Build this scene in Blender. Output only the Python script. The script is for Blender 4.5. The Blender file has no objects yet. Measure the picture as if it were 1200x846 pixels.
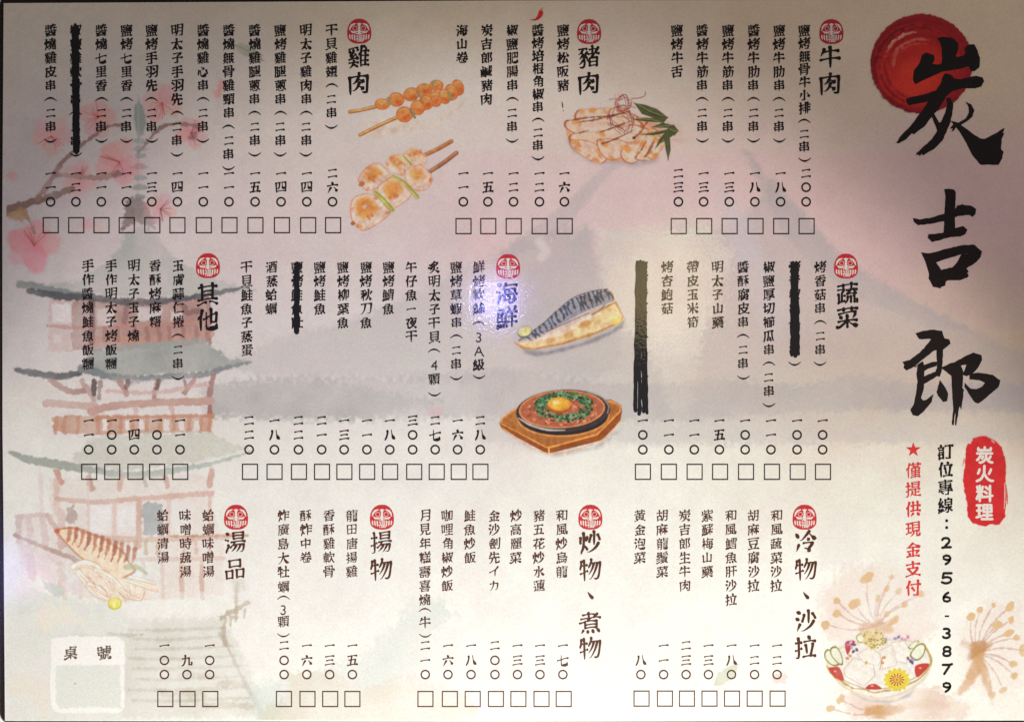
import bpy, math, random
import numpy as np

# ---------------------------------------------------------------- scale: 1 photo pixel = 0.35 mm, the menu is an A3 sheet
S = 0.00035
def wx(x): return (x - 600.0) * S
def wy(y): return (423.0 - y) * S
sc = bpy.context.scene
col = sc.collection

# ---------------------------------------------------------------- camera
CAM_H = 0.55
cam = bpy.data.cameras.new('camera'); cam.sensor_width = 36.0
cam.lens = 18.0 * CAM_H / (600 * S)
cam.clip_start = 0.01; cam.clip_end = 20.0
cam_o = bpy.data.objects.new('camera', cam); col.objects.link(cam_o)
cam_o.location = (0, 0, CAM_H)
sc.camera = cam_o

# ---------------------------------------------------------------- dim room light, one ceiling spot, coloured shop lamps, added speckle lights
world = bpy.data.worlds.new('World'); sc.world = world; world.use_nodes = True
bg = world.node_tree.nodes['Background']
# background shaped dark overhead to cut the reflections, brighter at the sides for fill
wn = world.node_tree.nodes; wl = world.node_tree.links
tc = wn.new('ShaderNodeTexCoord'); sx = wn.new('ShaderNodeSeparateXYZ'); wl.new(tc.outputs['Generated'], sx.inputs[0])
wr = wn.new('ShaderNodeValToRGB'); wl.new(sx.outputs['Z'], wr.inputs[0])
wr.color_ramp.elements[0].position = 0.70; wr.color_ramp.elements[0].color = (1.0, 0.93, 0.88, 1)
wr.color_ramp.elements[1].position = 0.86; wr.color_ramp.elements[1].color = (0.05, 0.045, 0.042, 1)
wl.new(wr.outputs[0], bg.inputs[0]); bg.inputs[1].default_value = 0.47

def lamp(name, kind, loc, target, power, color, **kw):
    d = bpy.data.lights.new(name, kind); d.energy = power; d.color = color
    for k, v in kw.items(): setattr(d, k, v)
    o = bpy.data.objects.new(name, d); col.objects.link(o); o.location = loc
    from mathutils import Vector
    o.rotation_euler = (Vector(target) - Vector(loc)).to_track_quat('-Z', 'Y').to_euler()
    return o
lamp('ceiling_spot', 'SPOT', (wx(708), wy(1502), 0.361), (wx(628), wy(1068), 0), 9.9, (1.0, 0.955, 0.89),
     spot_size=math.radians(66.52), spot_blend=0.2036, shadow_soft_size=0.012)
def mirror_lamp(name, x, y, h, power, color, size):
    # a small lamp above the table, seen mirrored in the laminate at the photo point x, y
    k = (CAM_H + h) / CAM_H
    p = (wx(x) * k, wy(y) * k, h)
    lamp(name, 'AREA', p, (wx(x), wy(y), 0), power, color, size=size, shape='DISK')
mirror_lamp('blue_shop_lamp', 582, 352, 0.9, 0.15, (0.22, 0.21, 1.0), 0.035)
mirror_lamp('blue_glare_core_lamp', 576, 353, 0.9, 0.06, (0.62, 0.68, 1.0), 0.010)  # second lamp added for the white core of the blue glare
mirror_lamp('warm_shop_lamp', 782, 335, 0.9, 0.16, (1.0, 0.76, 0.34), 0.12)
mirror_lamp('blue_led_strip', -9, 670, 0.5, 0.06, (0.2, 0.22, 1.0), 0.05)  # blue LED strip reflected along the left edge
mirror_lamp('red_speckle_light', 577, 287, 0.9, 0.010, (1.0, 0.12, 0.12), 0.006)  # red to pink: lights added to imitate rainbow speckle in the laminate
mirror_lamp('yellow_speckle_light', 567, 330, 0.9, 0.010, (1.0, 0.62, 0.12), 0.008)
mirror_lamp('cyan_speckle_light', 160, 672, 0.5, 0.010, (0.1, 0.9, 1.0), 0.006)
mirror_lamp('cyan_speckle_light', 73, 675, 0.5, 0.006, (0.1, 1.0, 0.8), 0.004)
mirror_lamp('pink_speckle_light', 48, 678, 0.5, 0.006, (1.0, 0.25, 0.6), 0.004)
sc.view_settings.view_transform = 'Standard'; sc.view_settings.look = 'None'
sc.view_settings.exposure = 0.0; sc.view_settings.gamma = 1.0
sc.view_settings.use_curve_mapping = False

# ---------------------------------------------------------------- materials
def new_mat(name):
    m = bpy.data.materials.new(name); m.use_nodes = True
    return m, m.node_tree, m.node_tree.nodes['Principled BSDF']
def finish(nt, p, rough=0.5, spec=0.28, bump=0.07):
    # the laminate: soft gloss, a faint embossed grain that breaks the highlights up
    p.inputs['Roughness'].default_value = rough
    p.inputs['Specular IOR Level'].default_value = spec
    p.inputs['Coat Weight'].default_value = 0.8
    p.inputs['Coat Roughness'].default_value = 0.07
    geo = nt.nodes.new('ShaderNodeNewGeometry')
    n1 = nt.nodes.new('ShaderNodeTexNoise'); n1.inputs['Scale'].default_value = 700.0; n1.inputs['Detail'].default_value = 5.0
    nt.links.new(geo.outputs['Position'], n1.inputs['Vector'])
    b = nt.nodes.new('ShaderNodeBump'); b.inputs['Strength'].default_value = bump; b.inputs['Distance'].default_value = 0.0004
    nt.links.new(n1.outputs['Fac'], b.inputs['Height'])
    nt.links.new(b.outputs['Normal'], p.inputs['Coat Normal'])
    return geo
def print_material(name):
    # printed picture: the ink colour is stored with the mesh, a fine coloured dot grain of the print on top
    m, nt, p = new_mat(name)
    geo = finish(nt, p)
    at = nt.nodes.new('ShaderNodeAttribute'); at.attribute_name = 'ink'
    g1 = nt.nodes.new('ShaderNodeTexNoise'); g1.inputs['Scale'].default_value = 1150.0; g1.inputs['Detail'].default_value = 2.0
    g2 = nt.nodes.new('ShaderNodeTexNoise'); g2.inputs['Scale'].default_value = 2300.0; g2.inputs['Detail'].default_value = 1.0
    nt.links.new(geo.outputs['Position'], g1.inputs['Vector']); nt.links.new(geo.outputs['Position'], g2.inputs['Vector'])
    def remap(src, lo, hi):
        r = nt.nodes.new('ShaderNodeMapRange'); r.inputs[1].default_value = 0.3; r.inputs[2].default_value = 0.7
        r.inputs[3].default_value = lo; r.inputs[4].default_value = hi; nt.links.new(src, r.inputs[0]); return r.outputs[0]
    sep = nt.nodes.new('ShaderNodeSeparateColor'); nt.links.new(g1.outputs['Color'], sep.inputs[0])
    comb = nt.nodes.new('ShaderNodeCombineColor')
    for k in range(3): nt.links.new(remap(sep.outputs[k], 0.93, 1.07), comb.inputs[k])
    m1 = nt.nodes.new('ShaderNodeMix'); m1.data_type = 'RGBA'; m1.blend_type = 'MULTIPLY'; m1.inputs[0].default_value = 1.0
    nt.links.new(at.outputs['Color'], m1.inputs[6]); nt.links.new(comb.outputs[0], m1.inputs[7])
    m2 = nt.nodes.new('ShaderNodeMix'); m2.data_type = 'RGBA'; m2.blend_type = 'MULTIPLY'; m2.inputs[0].default_value = 1.0
    gg = nt.nodes.new('ShaderNodeCombineColor'); v = remap(g2.outputs['Fac'], 0.95, 1.05)
    for k in range(3): nt.links.new(v, gg.inputs[k])
    nt.links.new(m1.outputs[2], m2.inputs[6]); nt.links.new(gg.outputs[0], m2.inputs[7])
    nt.links.new(m2.outputs[2], p.inputs['Base Color'])
    return m
def ink_material(name, rgb, rough=0.5, spec=0.28, var=0.5):
    m, nt, p = new_mat(name)
    geo = finish(nt, p, rough, spec)
    n = nt.nodes.new('ShaderNodeTexNoise'); n.inputs['Scale'].default_value = 900.0; n.inputs['Detail'].default_value = 3.0
    nt.links.new(geo.outputs['Position'], n.inputs['Vector'])
    r = nt.nodes.new('ShaderNodeMix'); r.data_type = 'RGBA'
    r.inputs[6].default_value = tuple(c * (1 - var * 0.5) for c in rgb) + (1,)
    r.inputs[7].default_value = tuple(c * (1 + var * 0.5) for c in rgb) + (1,)
    nt.links.new(n.outputs['Fac'], r.inputs[0]); nt.links.new(r.outputs[2], p.inputs['Base Color'])
    return m
PRINT = print_material('printed_ink')
BLACK = ink_material('black_ink', (0.012, 0.007, 0.0065))
BLACK_GLARE = ink_material('black_ink_glare', (0.085, 0.024, 0.008))  # black ink with the warm lamp glare put into its colour
PEN = ink_material('marker_pen', (0.010, 0.010, 0.012), 0.38, 0.4)
RED = ink_material('red_ink', (0.56, 0.028, 0.035))
SCARLET = ink_material('scarlet_ink', (0.68, 0.045, 0.04))
WHITE = ink_material('white_ink', (0.80, 0.76, 0.70), var=0.1)
GREY = ink_material('grey_ink', (0.16, 0.12, 0.085))

def lin(c):
    c = np.asarray(c, float) / 255.0
    return np.where(c < 0.04045, c / 12.92, ((c + 0.055) / 1.055) ** 2.4)
# ---------------------------------------------------------------- the table under the menu
m, nt, p = new_mat('dark_table')
p.inputs['Roughness'].default_value = 0.22
geo = nt.nodes.new('ShaderNodeNewGeometry')
mp = nt.nodes.new('ShaderNodeMapping'); mp.inputs['Scale'].default_value = (3, 60, 1)
nt.links.new(geo.outputs['Position'], mp.inputs[0])
n = nt.nodes.new('ShaderNodeTexNoise'); n.inputs['Scale'].default_value = 9.0; n.inputs['Detail'].default_value = 6
nt.links.new(mp.outputs[0], n.inputs['Vector'])
r = nt.nodes.new('ShaderNodeValToRGB'); r.color_ramp.elements[0].color = (0.004, 0.003, 0.0025, 1); r.color_ramp.elements[1].color = (0.03, 0.015, 0.008, 1)
nt.links.new(n.outputs['Fac'], r.inputs[0]); nt.links.new(r.outputs[0], p.inputs['Base Color'])
TABLE = m
def mesh_obj(name, verts, faces, mat, parent=None, smooth=False):
    me = bpy.data.meshes.new(name); me.from_pydata(verts, [], faces); me.update()
    if mat: me.materials.append(mat)
    o = bpy.data.objects.new(name, me); col.objects.link(o)
    if parent is not None: o.parent = parent
    return o
def slab(name, x0, y0, x1, y1, z0, z1, mat, parent=None):
    v = [(x0, y0, z0), (x1, y0, z0), (x1, y1, z0), (x0, y1, z0), (x0, y0, z1), (x1, y0, z1), (x1, y1, z1), (x0, y1, z1)]
    f = [(3, 2, 1, 0), (4, 5, 6, 7), (0, 1, 5, 4), (1, 2, 6, 5), (2, 3, 7, 6), (3, 0, 4, 7)]
    return mesh_obj(name, v, f, mat, parent)
tb = slab('table_top', -0.6, -0.4, 0.6, 0.4, -0.03, -0.0016, TABLE); tb['kind'] = 'structure'
tb['label'] = 'dark wooden table top showing as a thin border around the menu'

menu = bpy.data.objects.new('menu', None); col.objects.link(menu)
menu.location = (0, 0, 0); menu.empty_display_size = 0.05
menu['label'] = 'laminated restaurant menu sheet covered in black vertical writing, food pictures and a pale pagoda landscape'
menu['category'] = 'menu'

# ---------------------------------------------------------------- canvas: the colours of the print, twice the photo's resolution
K = 2
W2, H2 = 1212 * K, 860 * K
OX, OY = 6, 8                         # the canvas starts 6 px left of and 8 px above the picture
rng = np.random.default_rng(7)
def value_noise(h, w, cell, seed):
    r = np.random.default_rng(seed)
    gh, gw = int(h / cell) + 3, int(w / cell) + 3
    g = r.random((gh, gw)).astype(np.float32)
    y = np.arange(h) / cell; x = np.arange(w) / cell
    y0 = y.astype(int); x0 = x.astype(int); fy = (y - y0)[:, None]; fx = (x - x0)[None, :]
    fy = fy * fy * (3 - 2 * fy); fx = fx * fx * (3 - 2 * fx)
    a = g[y0][:, x0]; b = g[y0][:, x0 + 1]; c = g[y0 + 1][:, x0]; d = g[y0 + 1][:, x0 + 1]
    return ((a * (1 - fx) + b * fx) * (1 - fy) + (c * (1 - fx) + d * fx) * fy).astype(np.float32)
def fractal(cell, seed, octs=4):
    s = 0; t = 0
    for i in range(octs):
        s = s + value_noise(H2, W2, cell * K / 2 ** i, seed + i) * 0.55 ** i; t += 0.55 ** i
    s = s / t
    return np.clip((s - 0.5) * 1.9 + 0.5, 0, 1)
NB = fractal(150, 11)                  # large soft washes
NM = fractal(38, 31)                   # blotches
NS = fractal(9, 51, 3)                 # paper mottling
NF = fractal(4, 71, 2)                 # brush edges
YY, XX = np.mgrid[0:H2, 0:W2].astype(np.float32)
XX = XX / K - OX; YY = YY / K - OY     # photo coordinates

def illum(x, y):
    # light that reaches the sheet, used only to turn colours read off the photo into ink colours
    vx, vy, h = (x - 708) * S, (y - 1502) * S, 0.361
    d = np.sqrt(vx ** 2 + vy ** 2 + h * h)
    ux, uy = (628 - 708) * S, (1068 - 1502) * S; nn = math.sqrt(ux * ux + uy * uy + h * h)
    c = (vx * ux + vy * uy + h * h) / (d * nn); ca = math.cos(math.radians(33.26))
    t = np.clip((c - ca) / ((1 - ca) * 0.2036), 0, 1); s = t * t * (3 - 2 * t)
    return 0.2465 * s * h / d ** 3 + 0.296
def ink(rgb, x, y):
    v = lin(rgb) / np.maximum(illum(x, y) * np.array([1.0, 0.965, 0.94]), 0.25)
    return np.clip(v * min(1.0, 0.91 / max(v)), 0.004, 0.92)

def sstep(a, b, x):
    t = np.clip((x - a) / (b - a), 0, 1); return t * t * (3 - 2 * t)
C = np.empty((H2, W2, 3), np.float32)
# ---------------------------------------------------------------- painting tools: each Print is one printed shape with its own mesh
ZL = [0.0]
SHEET_AREA = ((XX > 7.5) & (YY < 842.5) & (YY > 5.5)).astype(np.float32)
class Print:
    def __init__(self, name, parent, label=None):
        self.name, self.parent, self.label = name, parent, label
        self.A = {}
        self.box = None
        self.mask = None
    clip = True
    mute = 0.0
    def _blend(self, x0, y0, a, rgb):
        h, w = a.shape
        if self.mask is None: self.mask = np.zeros((H2, W2), np.float32)
        sl = (slice(y0, y0 + h), slice(x0, x0 + w))
        a3 = a[..., None]
        C[sl] = C[sl] * (1 - a3) + np.asarray(rgb, np.float32) * a3
        self.mask[sl] = np.maximum(self.mask[sl], a)
        b = (x0, y0, x0 + w, y0 + h)
        self.box = b if self.box is None else (min(self.box[0], b[0]), min(self.box[1], b[1]), max(self.box[2], b[2]), max(self.box[3], b[3]))
    def _dull(self, rgb):
        m = sum(rgb) / 3.0; return tuple(v * (1 - self.mute) + m * self.mute for v in rgb)
    def _win(self, x0, y0, x1, y1):
        a = max(0, int((x0 + OX) * K)); b = max(0, int((y0 + OY) * K)); c = min(W2, int((x1 + OX) * K) + 2); d = min(H2, int((y1 + OY) * K) + 2)
        return a, b, c, d
    def _tex(self, a, w, tex):
        # watercolour: pigment pools in blotches
        if tex: a = a * np.clip(1 - tex + 2 * tex * w, 0, 1.6)
        return np.clip(a, 0, 1)
    def stroke(self, pts, w, rgb, a=1.0, soft=0.8, wob=0.0, tex=0.0, raw=False, smooth=True):
        P = np.array(pts, float)
        Wd = np.full(len(P), w, float) if np.isscalar(w) else np.array(w, float)
        if smooth and len(P) > 2:
            Q = np.vstack([2 * P[0] - P[1], P, 2 * P[-1] - P[-2]]); out = []; wo = []
            n = 6
            for i in range(len(P) - 1):
                p0, p1, p2, p3 = Q[i:i + 4]
                for t in np.linspace(0, 1, n, endpoint=False):
                    out.append(0.5 * ((2 * p1) + (-p0 + p2) * t + (2 * p0 - 5 * p1 + 4 * p2 - p3) * t * t + (-p0 + 3 * p1 - 3 * p2 + p3) * t ** 3))
                    wo.append(Wd[i] * (1 - t) + Wd[i + 1] * t)
            out.append(P[-1]); wo.append(Wd[-1]); P = np.array(out); Wd = np.array(wo)
        m = max(Wd) / 2 + soft + 2 + wob * 3
        x0, y0, x1, y1 = self._win(P[:, 0].min() - m, P[:, 1].min() - m, P[:, 0].max() + m, P[:, 1].max() + m)
        if x1 <= x0 or y1 <= y0: return self
        D = np.full((y1 - y0, x1 - x0), 99.0, np.float32)
        for i in range(len(P) - 1):
            mm = max(Wd[i], Wd[i + 1]) / 2 + soft + 2 + wob * 3
            a0, b0, a1, b1 = self._win(min(P[i, 0], P[i + 1, 0]) - mm, min(P[i, 1], P[i + 1, 1]) - mm, max(P[i, 0], P[i + 1, 0]) + mm, max(P[i, 1], P[i + 1, 1]) + mm)
            a0 = max(a0, x0); b0 = max(b0, y0); a1 = min(a1, x1); b1 = min(b1, y1)
            if a1 <= a0 or b1 <= b0: continue
            X = XX[b0:b1, a0:a1]; Y = YY[b0:b1, a0:a1]
            d = P[i + 1] - P[i]; L = max(float(d @ d), 1e-6)
            t = np.clip(((X - P[i, 0]) * d[0] + (Y - P[i, 1]) * d[1]) / L, 0, 1)
            dist = np.hypot(X - P[i, 0] - t * d[0], Y - P[i, 1] - t * d[1]) - (Wd[i] * (1 - t) + Wd[i + 1] * t) / 2
            s = (slice(b0 - y0, b1 - y0), slice(a0 - x0, a1 - x0))
            D[s] = np.minimum(D[s], dist)
        if wob: D = D + (NF[y0:y1, x0:x1] - 0.5) * 2 * wob
        al = a * sstep(soft, -soft, D)
        al = self._tex(al, NM[y0:y1, x0:x1], tex)
        c = P.mean(0); self._blend(x0, y0, al, rgb if raw else ink(self._dull(rgb), c[0], c[1]))
        return self
    def poly(self, pts, rgb, a=1.0, soft=0.8, wob=0.0, tex=0.0, raw=False, smooth=False, edge=0.0):
        P = np.array(pts, float)
        if smooth:
            n = len(P); out = []
            for i in range(n):
                p0, p1, p2, p3 = P[i - 1], P[i], P[(i + 1) % n], P[(i + 2) % n]
                for t in np.linspace(0, 1, 5, endpoint=False):
                    out.append(0.5 * ((2 * p1) + (-p0 + p2) * t + (2 * p0 - 5 * p1 + 4 * p2 - p3) * t * t + (-p0 + 3 * p1 - 3 * p2 + p3) * t ** 3))
            P = np.array(out)
        m = soft + 2 + wob * 3
        x0, y0, x1, y1 = self._win(P[:, 0].min() - m, P[:, 1].min() - m, P[:, 0].max() + m, P[:, 1].max() + m)
        if x1 <= x0 or y1 <= y0: return self
        X = XX[y0:y1, x0:x1]; Y = YY[y0:y1, x0:x1]
        D = np.full(X.shape, 1e9, np.float32); ins = np.zeros(X.shape, bool)
        n = len(P)
        for i in range(n):
            p, q = P[i], P[(i + 1) % n]; d = q - p; L = max(float(d @ d), 1e-6)
            t = np.clip(((X - p[0]) * d[0] + (Y - p[1]) * d[1]) / L, 0, 1)
            D = np.minimum(D, (X - p[0] - t * d[0]) ** 2 + (Y - p[1] - t * d[1]) ** 2)
            if p[1] != q[1]:
                ins ^= ((p[1] > Y) != (q[1] > Y)) & (X < (q[0] - p[0]) * (Y - p[1]) / (q[1] - p[1]) + p[0])
        D = np.sqrt(D); D = np.where(ins, -D, D)
        if wob: D = D + (NF[y0:y1, x0:x1] - 0.5) * 2 * wob
        al = a * sstep(soft, -soft, D)
        if edge: al = al * (1 - edge + edge * np.exp(-np.maximum(-D - soft, 0) / 2.0)) 
        al = self._tex(al, NM[y0:y1, x0:x1], tex)
        c = P.mean(0); self._blend(x0, y0, al, rgb if raw else ink(self._dull(rgb), c[0], c[1]))
        return self
    def oval(self, cx, cy, rx, ry, rgb, a=1.0, soft=0.8, rot=0.0, n=20, **kw):
        t = np.linspace(0, 2 * math.pi, n, endpoint=False); c, s = math.cos(rot), math.sin(rot)
        return self.poly([(cx + rx * math.cos(u) * c - ry * math.sin(u) * s, cy + rx * math.cos(u) * s + ry * math.sin(u) * c) for u in t], rgb, a, soft, **kw)
    def build(self, step=1, thr=0.03, grain=0.0):
        # grid mesh over the printed shape, `step` canvas cells per face, carrying the ink colours
        x0, y0, x1, y1 = self.box; x0 -= x0 % step; y0 -= y0 % step
        x1 = min(W2 - 1, x1 + step); y1 = min(H2 - 1, y1 + step)
        ys = np.arange(y0, y1, step); xs = np.arange(x0, x1, step)
        if grain:
            # hand-painted look: pencil and brush mottling inside the shape
            sl = (slice(y0, y1), slice(x0, x1)); mk_ = np.minimum(self.mask[sl], 1)[..., None]
            n1 = (NF[sl] - 0.5)[..., None]; n2 = (NS[sl] - 0.5)[..., None]
            C[sl] = np.clip(C[sl] * (1 + mk_ * (grain * n1 * np.array([0.8, 1.1, 1.2]) + grain * 0.8 * n2 * np.array([0.7, 1.0, 1.5]))), 0.003, 0.88)
        if self.clip: self.mask = self.mask * SHEET_AREA
        M = self.mask[np.ix_(ys, xs)] > thr
        cell = M[:-1, :-1] | M[1:, :-1] | M[:-1, 1:] | M[1:, 1:]
        ZL[0] += 4e-7
        o = grid_mesh(self.name, xs, ys, cell, ZL[0], self.parent)
        if self.label: o['label'] = self.label
        self.mask = None; self.obj = o
        return o
def grid_mesh(name, xs, ys, cell, z, parent):
    use = np.zeros((len(ys), len(xs)), bool)
    use[:-1, :-1] |= cell; use[1:, :-1] |= cell; use[:-1, 1:] |= cell; use[1:, 1:] |= cell
    idx = np.full(use.shape, -1, np.int64); nv = int(use.sum()); idx[use] = np.arange(nv)
    jy, jx = np.nonzero(use)
    co = np.empty((nv, 3), np.float32)
    co[:, 0] = (xs[jx] / K - OX - 600.0) * S; co[:, 1] = (423.0 - (ys[jy] / K - OY)) * S; co[:, 2] = z
    cy, cx = np.nonzero(cell)
    F = np.stack([idx[cy + 1, cx], idx[cy + 1, cx + 1], idx[cy, cx + 1], idx[cy, cx]], 1).astype(np.int32)
    me = bpy.data.meshes.new(name)
    me.vertices.add(nv); me.vertices.foreach_set('co', co.ravel())
    nf = len(F); me.loops.add(nf * 4); me.loops.foreach_set('vertex_index', F.ravel())
    me.polygons.add(nf); me.polygons.foreach_set('loop_start', np.arange(0, nf * 4, 4, dtype=np.int32))
    me.update(calc_edges=True)
    at = me.color_attributes.new('ink', 'FLOAT_COLOR', 'POINT')
    cc = np.ones((nv, 4), np.float32); cc[:, :3] = C[ys[jy], xs[jx]]
    at.data.foreach_set('color', cc.ravel())
    me.materials.append(PRINT)
    o = bpy.data.objects.new(name, me); col.objects.link(o); o.parent = parent
    return o
# ---------------------------------------------------------------- the sheet: cream paper with a soft printed wash
ky = [0, 120, 175, 260, 350, 440, 500, 560, 700, 846]
WL = [(.74,.66,.54),(.77,.69,.63),(.76,.68,.66),(.77,.68,.69),(.74,.68,.69),(.76,.72,.70),(.81,.775,.73),(.84,.83,.79),(.865,.87,.825),(.84,.84,.79)]
WC = [(.81,.69,.51),(.88,.80,.745),(.81,.71,.67),(.785,.675,.66),(.77,.70,.70),(.76,.73,.72),(.81,.80,.77),(.83,.84,.80),(.83,.84,.80),(.83,.84,.79)]
WR = [(.88,.68,.48),(.88,.68,.50),(.86,.64,.55),(.84,.62,.58),(.80,.62,.52),(.75,.60,.40),(.79,.70,.585),(.815,.785,.68),(.88,.895,.835),(.87,.87,.80)]
def column_wash(t, cols):
    yy = np.clip(t, 0, 846); a = np.array(cols)
    return np.stack([np.interp(yy, ky, a[:, k]) for k in range(3)], -1).astype(np.float32)
Yw = YY + (NB - 0.5) * 70 + (NM - 0.5) * 16
fx = np.clip(XX / 1150.0, 0, 1)
L_, C_, R_ = column_wash(Yw, WL), column_wash(Yw, WC), column_wash(Yw, WR)
kL = np.clip(1 - fx / 0.435, 0, 1)[..., None]; kR = np.clip((fx - 0.435) / 0.565, 0, 1)[..., None]
C[:] = L_ * kL + C_ * (1 - kL - kR) + R_ * kR
del L_, C_, R_, Yw
C *= (1 + (NM[..., None] - 0.5) * np.array([0.05, 0.07, 0.06]) + (NS[..., None] - 0.5) * 0.035 + (NB[..., None] - 0.5) * np.array([0.03, 0.05, 0.04]))
# pink sky wash with a soft horizontal edge on the upper right
t = sstep(172, 186, YY + (NM - 0.5) * 8) * sstep(420, 280, YY) * sstep(380, 560, XX)
C *= 1 - t[..., None] * np.array([0.0, 0.055, 0.015])
C *= 1 - (sstep(0.62, 0.75, NM) * sstep(420, 260, XX) * 0.05)[..., None]

step = 3
xs = np.arange(int((4 + OX) * K), int((1204 + OX) * K) + 1, step); ys = np.arange(int((2 + OY) * K), int((845 + OY) * K) + 1, step)
sheet = grid_mesh('paper_sheet', xs, ys, np.ones((len(ys) - 1, len(xs) - 1), bool), 0.0, menu)
def edge_shift(px, py):
    ex = np.interp(py, [0, 250, 500, 600, 844], [4.3, 2.7, 2.9, 4.0, 5.8]) - 4
    et = np.interp(px, [0, 600, 1030, 1200], [4.2, 0.9, 0.1, -1.0]) - 2
    eb = np.interp(px, [0, 15, 580, 1140, 1204], [844.2, 844.4, 845.4, 843.9, 843.8]) - 845
    return px + ex * np.exp(-(px - 4) / 25), py + et * np.exp(-(py - 2) / 15) + eb * np.exp(-(845 - py) / 15)
me = sheet.data; co = np.empty(len(me.vertices) * 3, np.float32); me.vertices.foreach_get('co', co); co = co.reshape(-1, 3)
px, py = co[:, 0] / S + 600, 423 - co[:, 1] / S
px, py = edge_shift(px, py); co[:, 0] = (px - 600) * S; co[:, 1] = (423 - py) * S
me.vertices.foreach_set('co', co.ravel()); me.update()
ex = [(x, 2.0) for x in np.linspace(4, 1204, 60)] + [(1204.0, y) for y in np.linspace(2, 845, 40)][1:] + [(x, 845.0) for x in np.linspace(1204, 4, 60)][1:] + [(4.0, y) for y in np.linspace(845, 2, 40)][1:-1]
ex = [edge_shift(np.float64(a), np.float64(b)) for a, b in ex]; n = len(ex)
EDGE = ink_material('cut_paper_edge', (0.72, 0.68, 0.62), var=0.1)
mesh_obj('paper_edge', [(wx(a), wy(b), 0.0) for a, b in ex] + [(wx(a), wy(b), -0.0010) for a, b in ex], [(i, n + i, n + (i + 1) % n, (i + 1) % n) for i in range(n)], EDGE, sheet)
# clear laminate margin around the paper, rounded corners, with a bright cut rim
fm, fnt, fp = new_mat('clear_laminate')
fp.inputs['Base Color'].default_value = (0.75, 0.78, 0.8, 1); fp.inputs['Roughness'].default_value = 0.12
fp.inputs['Alpha'].default_value = 0.012; fp.inputs['Specular IOR Level'].default_value = 0.5
def rounded(x0, y0, x1, y1, r, m=8):
    P = []
    for cx, cy, a in ((x1 - r, y0 + r, -90), (x1 - r, y1 - r, 0), (x0 + r, y1 - r, 90), (x0 + r, y0 + r, 180)):
        for k in range(m + 1):
            t = math.radians(a + 90.0 * k / m); P.append((cx + r * math.cos(t), cy + r * math.sin(t)))
    return P
oo = rounded(-2.2, -9, 1214, 849, 16); ii = rounded(6, 5, 1202, 842, 2)
n = len(oo); film = mesh_obj('laminate_margin', [(wx(a), wy(b), -0.0009) for a, b in oo] + [(wx(a), wy(b), -0.0009) for a, b in ii], [((i + 1) % n, i, n + i, n + (i + 1) % n) for i in range(n)], fm, menu)
rm, rnt, rp = new_mat('cut_laminate_rim'); rp.inputs['Base Color'].default_value = (0.9, 0.92, 0.9, 1); rp.inputs['Roughness'].default_value = 0.25
o1 = rounded(-2.2, -9, 1214, 849, 16); o2 = rounded(-5.5, -12, 1217, 852.5, 19); zt = -0.0007
mesh_obj('laminate_rim', [(wx(a), wy(b), -0.0014) for a, b in o1] + [(wx(a), wy(b), zt) for a, b in o1] + [(wx(a), wy(b), zt) for a, b in o2] + [(wx(a), wy(b), -0.0014) for a, b in o2],
         [(k * n + i, k * n + (i + 1) % n, (k + 1) * n + (i + 1) % n, (k + 1) * n + i) for k in range(3) for i in range(n)], rm, film)
# ---------------------------------------------------------------- landscape print
pm = Print('mountain_print', menu, 'pale grey snow-capped volcano with a lake shore')
MG = (.53, .50, .50)
pm.poly([(905,205),(948,258),(985,300),(1040,335),(1100,366),(1165,398),(1212,418),(1212,520),(560,520),(560,450),(300,440),(250,428),(330,396),(420,372),(500,338),(560,303),(600,288),(615,280),(640,292),(645,270),(663,268),(672,280),(690,262),(697,272),(700,300),(716,268),(760,275),(800,262),(850,270),(885,240)], MG, 0.46, 6, wob=3, tex=0.25, raw=True)
pm.poly([(720,186),(728,192),(700,222),(668,262),(640,286),(600,300),(575,308),(600,284),(640,258),(680,222)], (.53,.49,.50), 0.45, 3, wob=2, tex=0.3, raw=True)
pm.poly([(872,176),(884,184),(900,210),(940,250),(975,288),(1030,330),(1090,362),(1140,388),(1090,384),(1010,350),(950,310),(915,268),(893,225)], (.50,.47,.48), 0.42, 4, wob=2, tex=0.3, raw=True)
pm.poly([(640,280),(664,264),(690,262),(698,300),(708,340),(730,420),(700,445),(640,440),(600,400),(610,330)], (.46,.44,.46), 0.28, 7, wob=4, tex=0.3, raw=True)
pm.poly([(700,268),(760,270),(830,262),(862,300),(838,340),(822,400),(812,470),(790,500),(776,440),(750,400),(724,380),(706,330)], (.84,.79,.71), 0.5, 8, wob=6, tex=0.45, raw=True)
pm.poly([(840,210),(880,262),(905,330),(960,390),(905,400),(868,340),(846,270)], (.72,.65,.68), 0.5, 10, wob=4, tex=0.4, raw=True)
pm.stroke([(632,284),(640,294),(634,302)], 10, (.80,.72,.70), 0.7, 3, raw=True)
pm.stroke([(930,392),(1010,418),(1100,432),(1205,446)], [50,72,70,56], (.58,.46,.42), 0.42, 26, tex=0.3, raw=True)
pm.build(2)
pl = Print('lake_shore_print', menu, 'hazy grey bands of distant shore')
pl.poly([(232,450),(280,444),(360,440),(440,444),(520,438),(600,432),(680,446),(760,452),(840,444),(930,452),(1010,440),(1100,452),(1212,446),(1212,482),(1100,484),(1000,480),(900,486),(800,492),(700,494),(560,490),(430,492),(330,490),(240,488)], (.46,.43,.45), 0.45, 5, wob=4, tex=0.3, raw=True)
pl.poly([(235,456),(300,446),(400,448),(470,462),(520,470),(430,492),(320,492),(240,486)], (.42,.43,.41), 0.42, 5, wob=4, tex=0.4, raw=True)
pl.poly([(1000,452),(1090,446),(1212,456),(1212,482),(1000,480)], (.46,.40,.41), 0.28, 3, wob=2, tex=0.3, raw=True)
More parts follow.
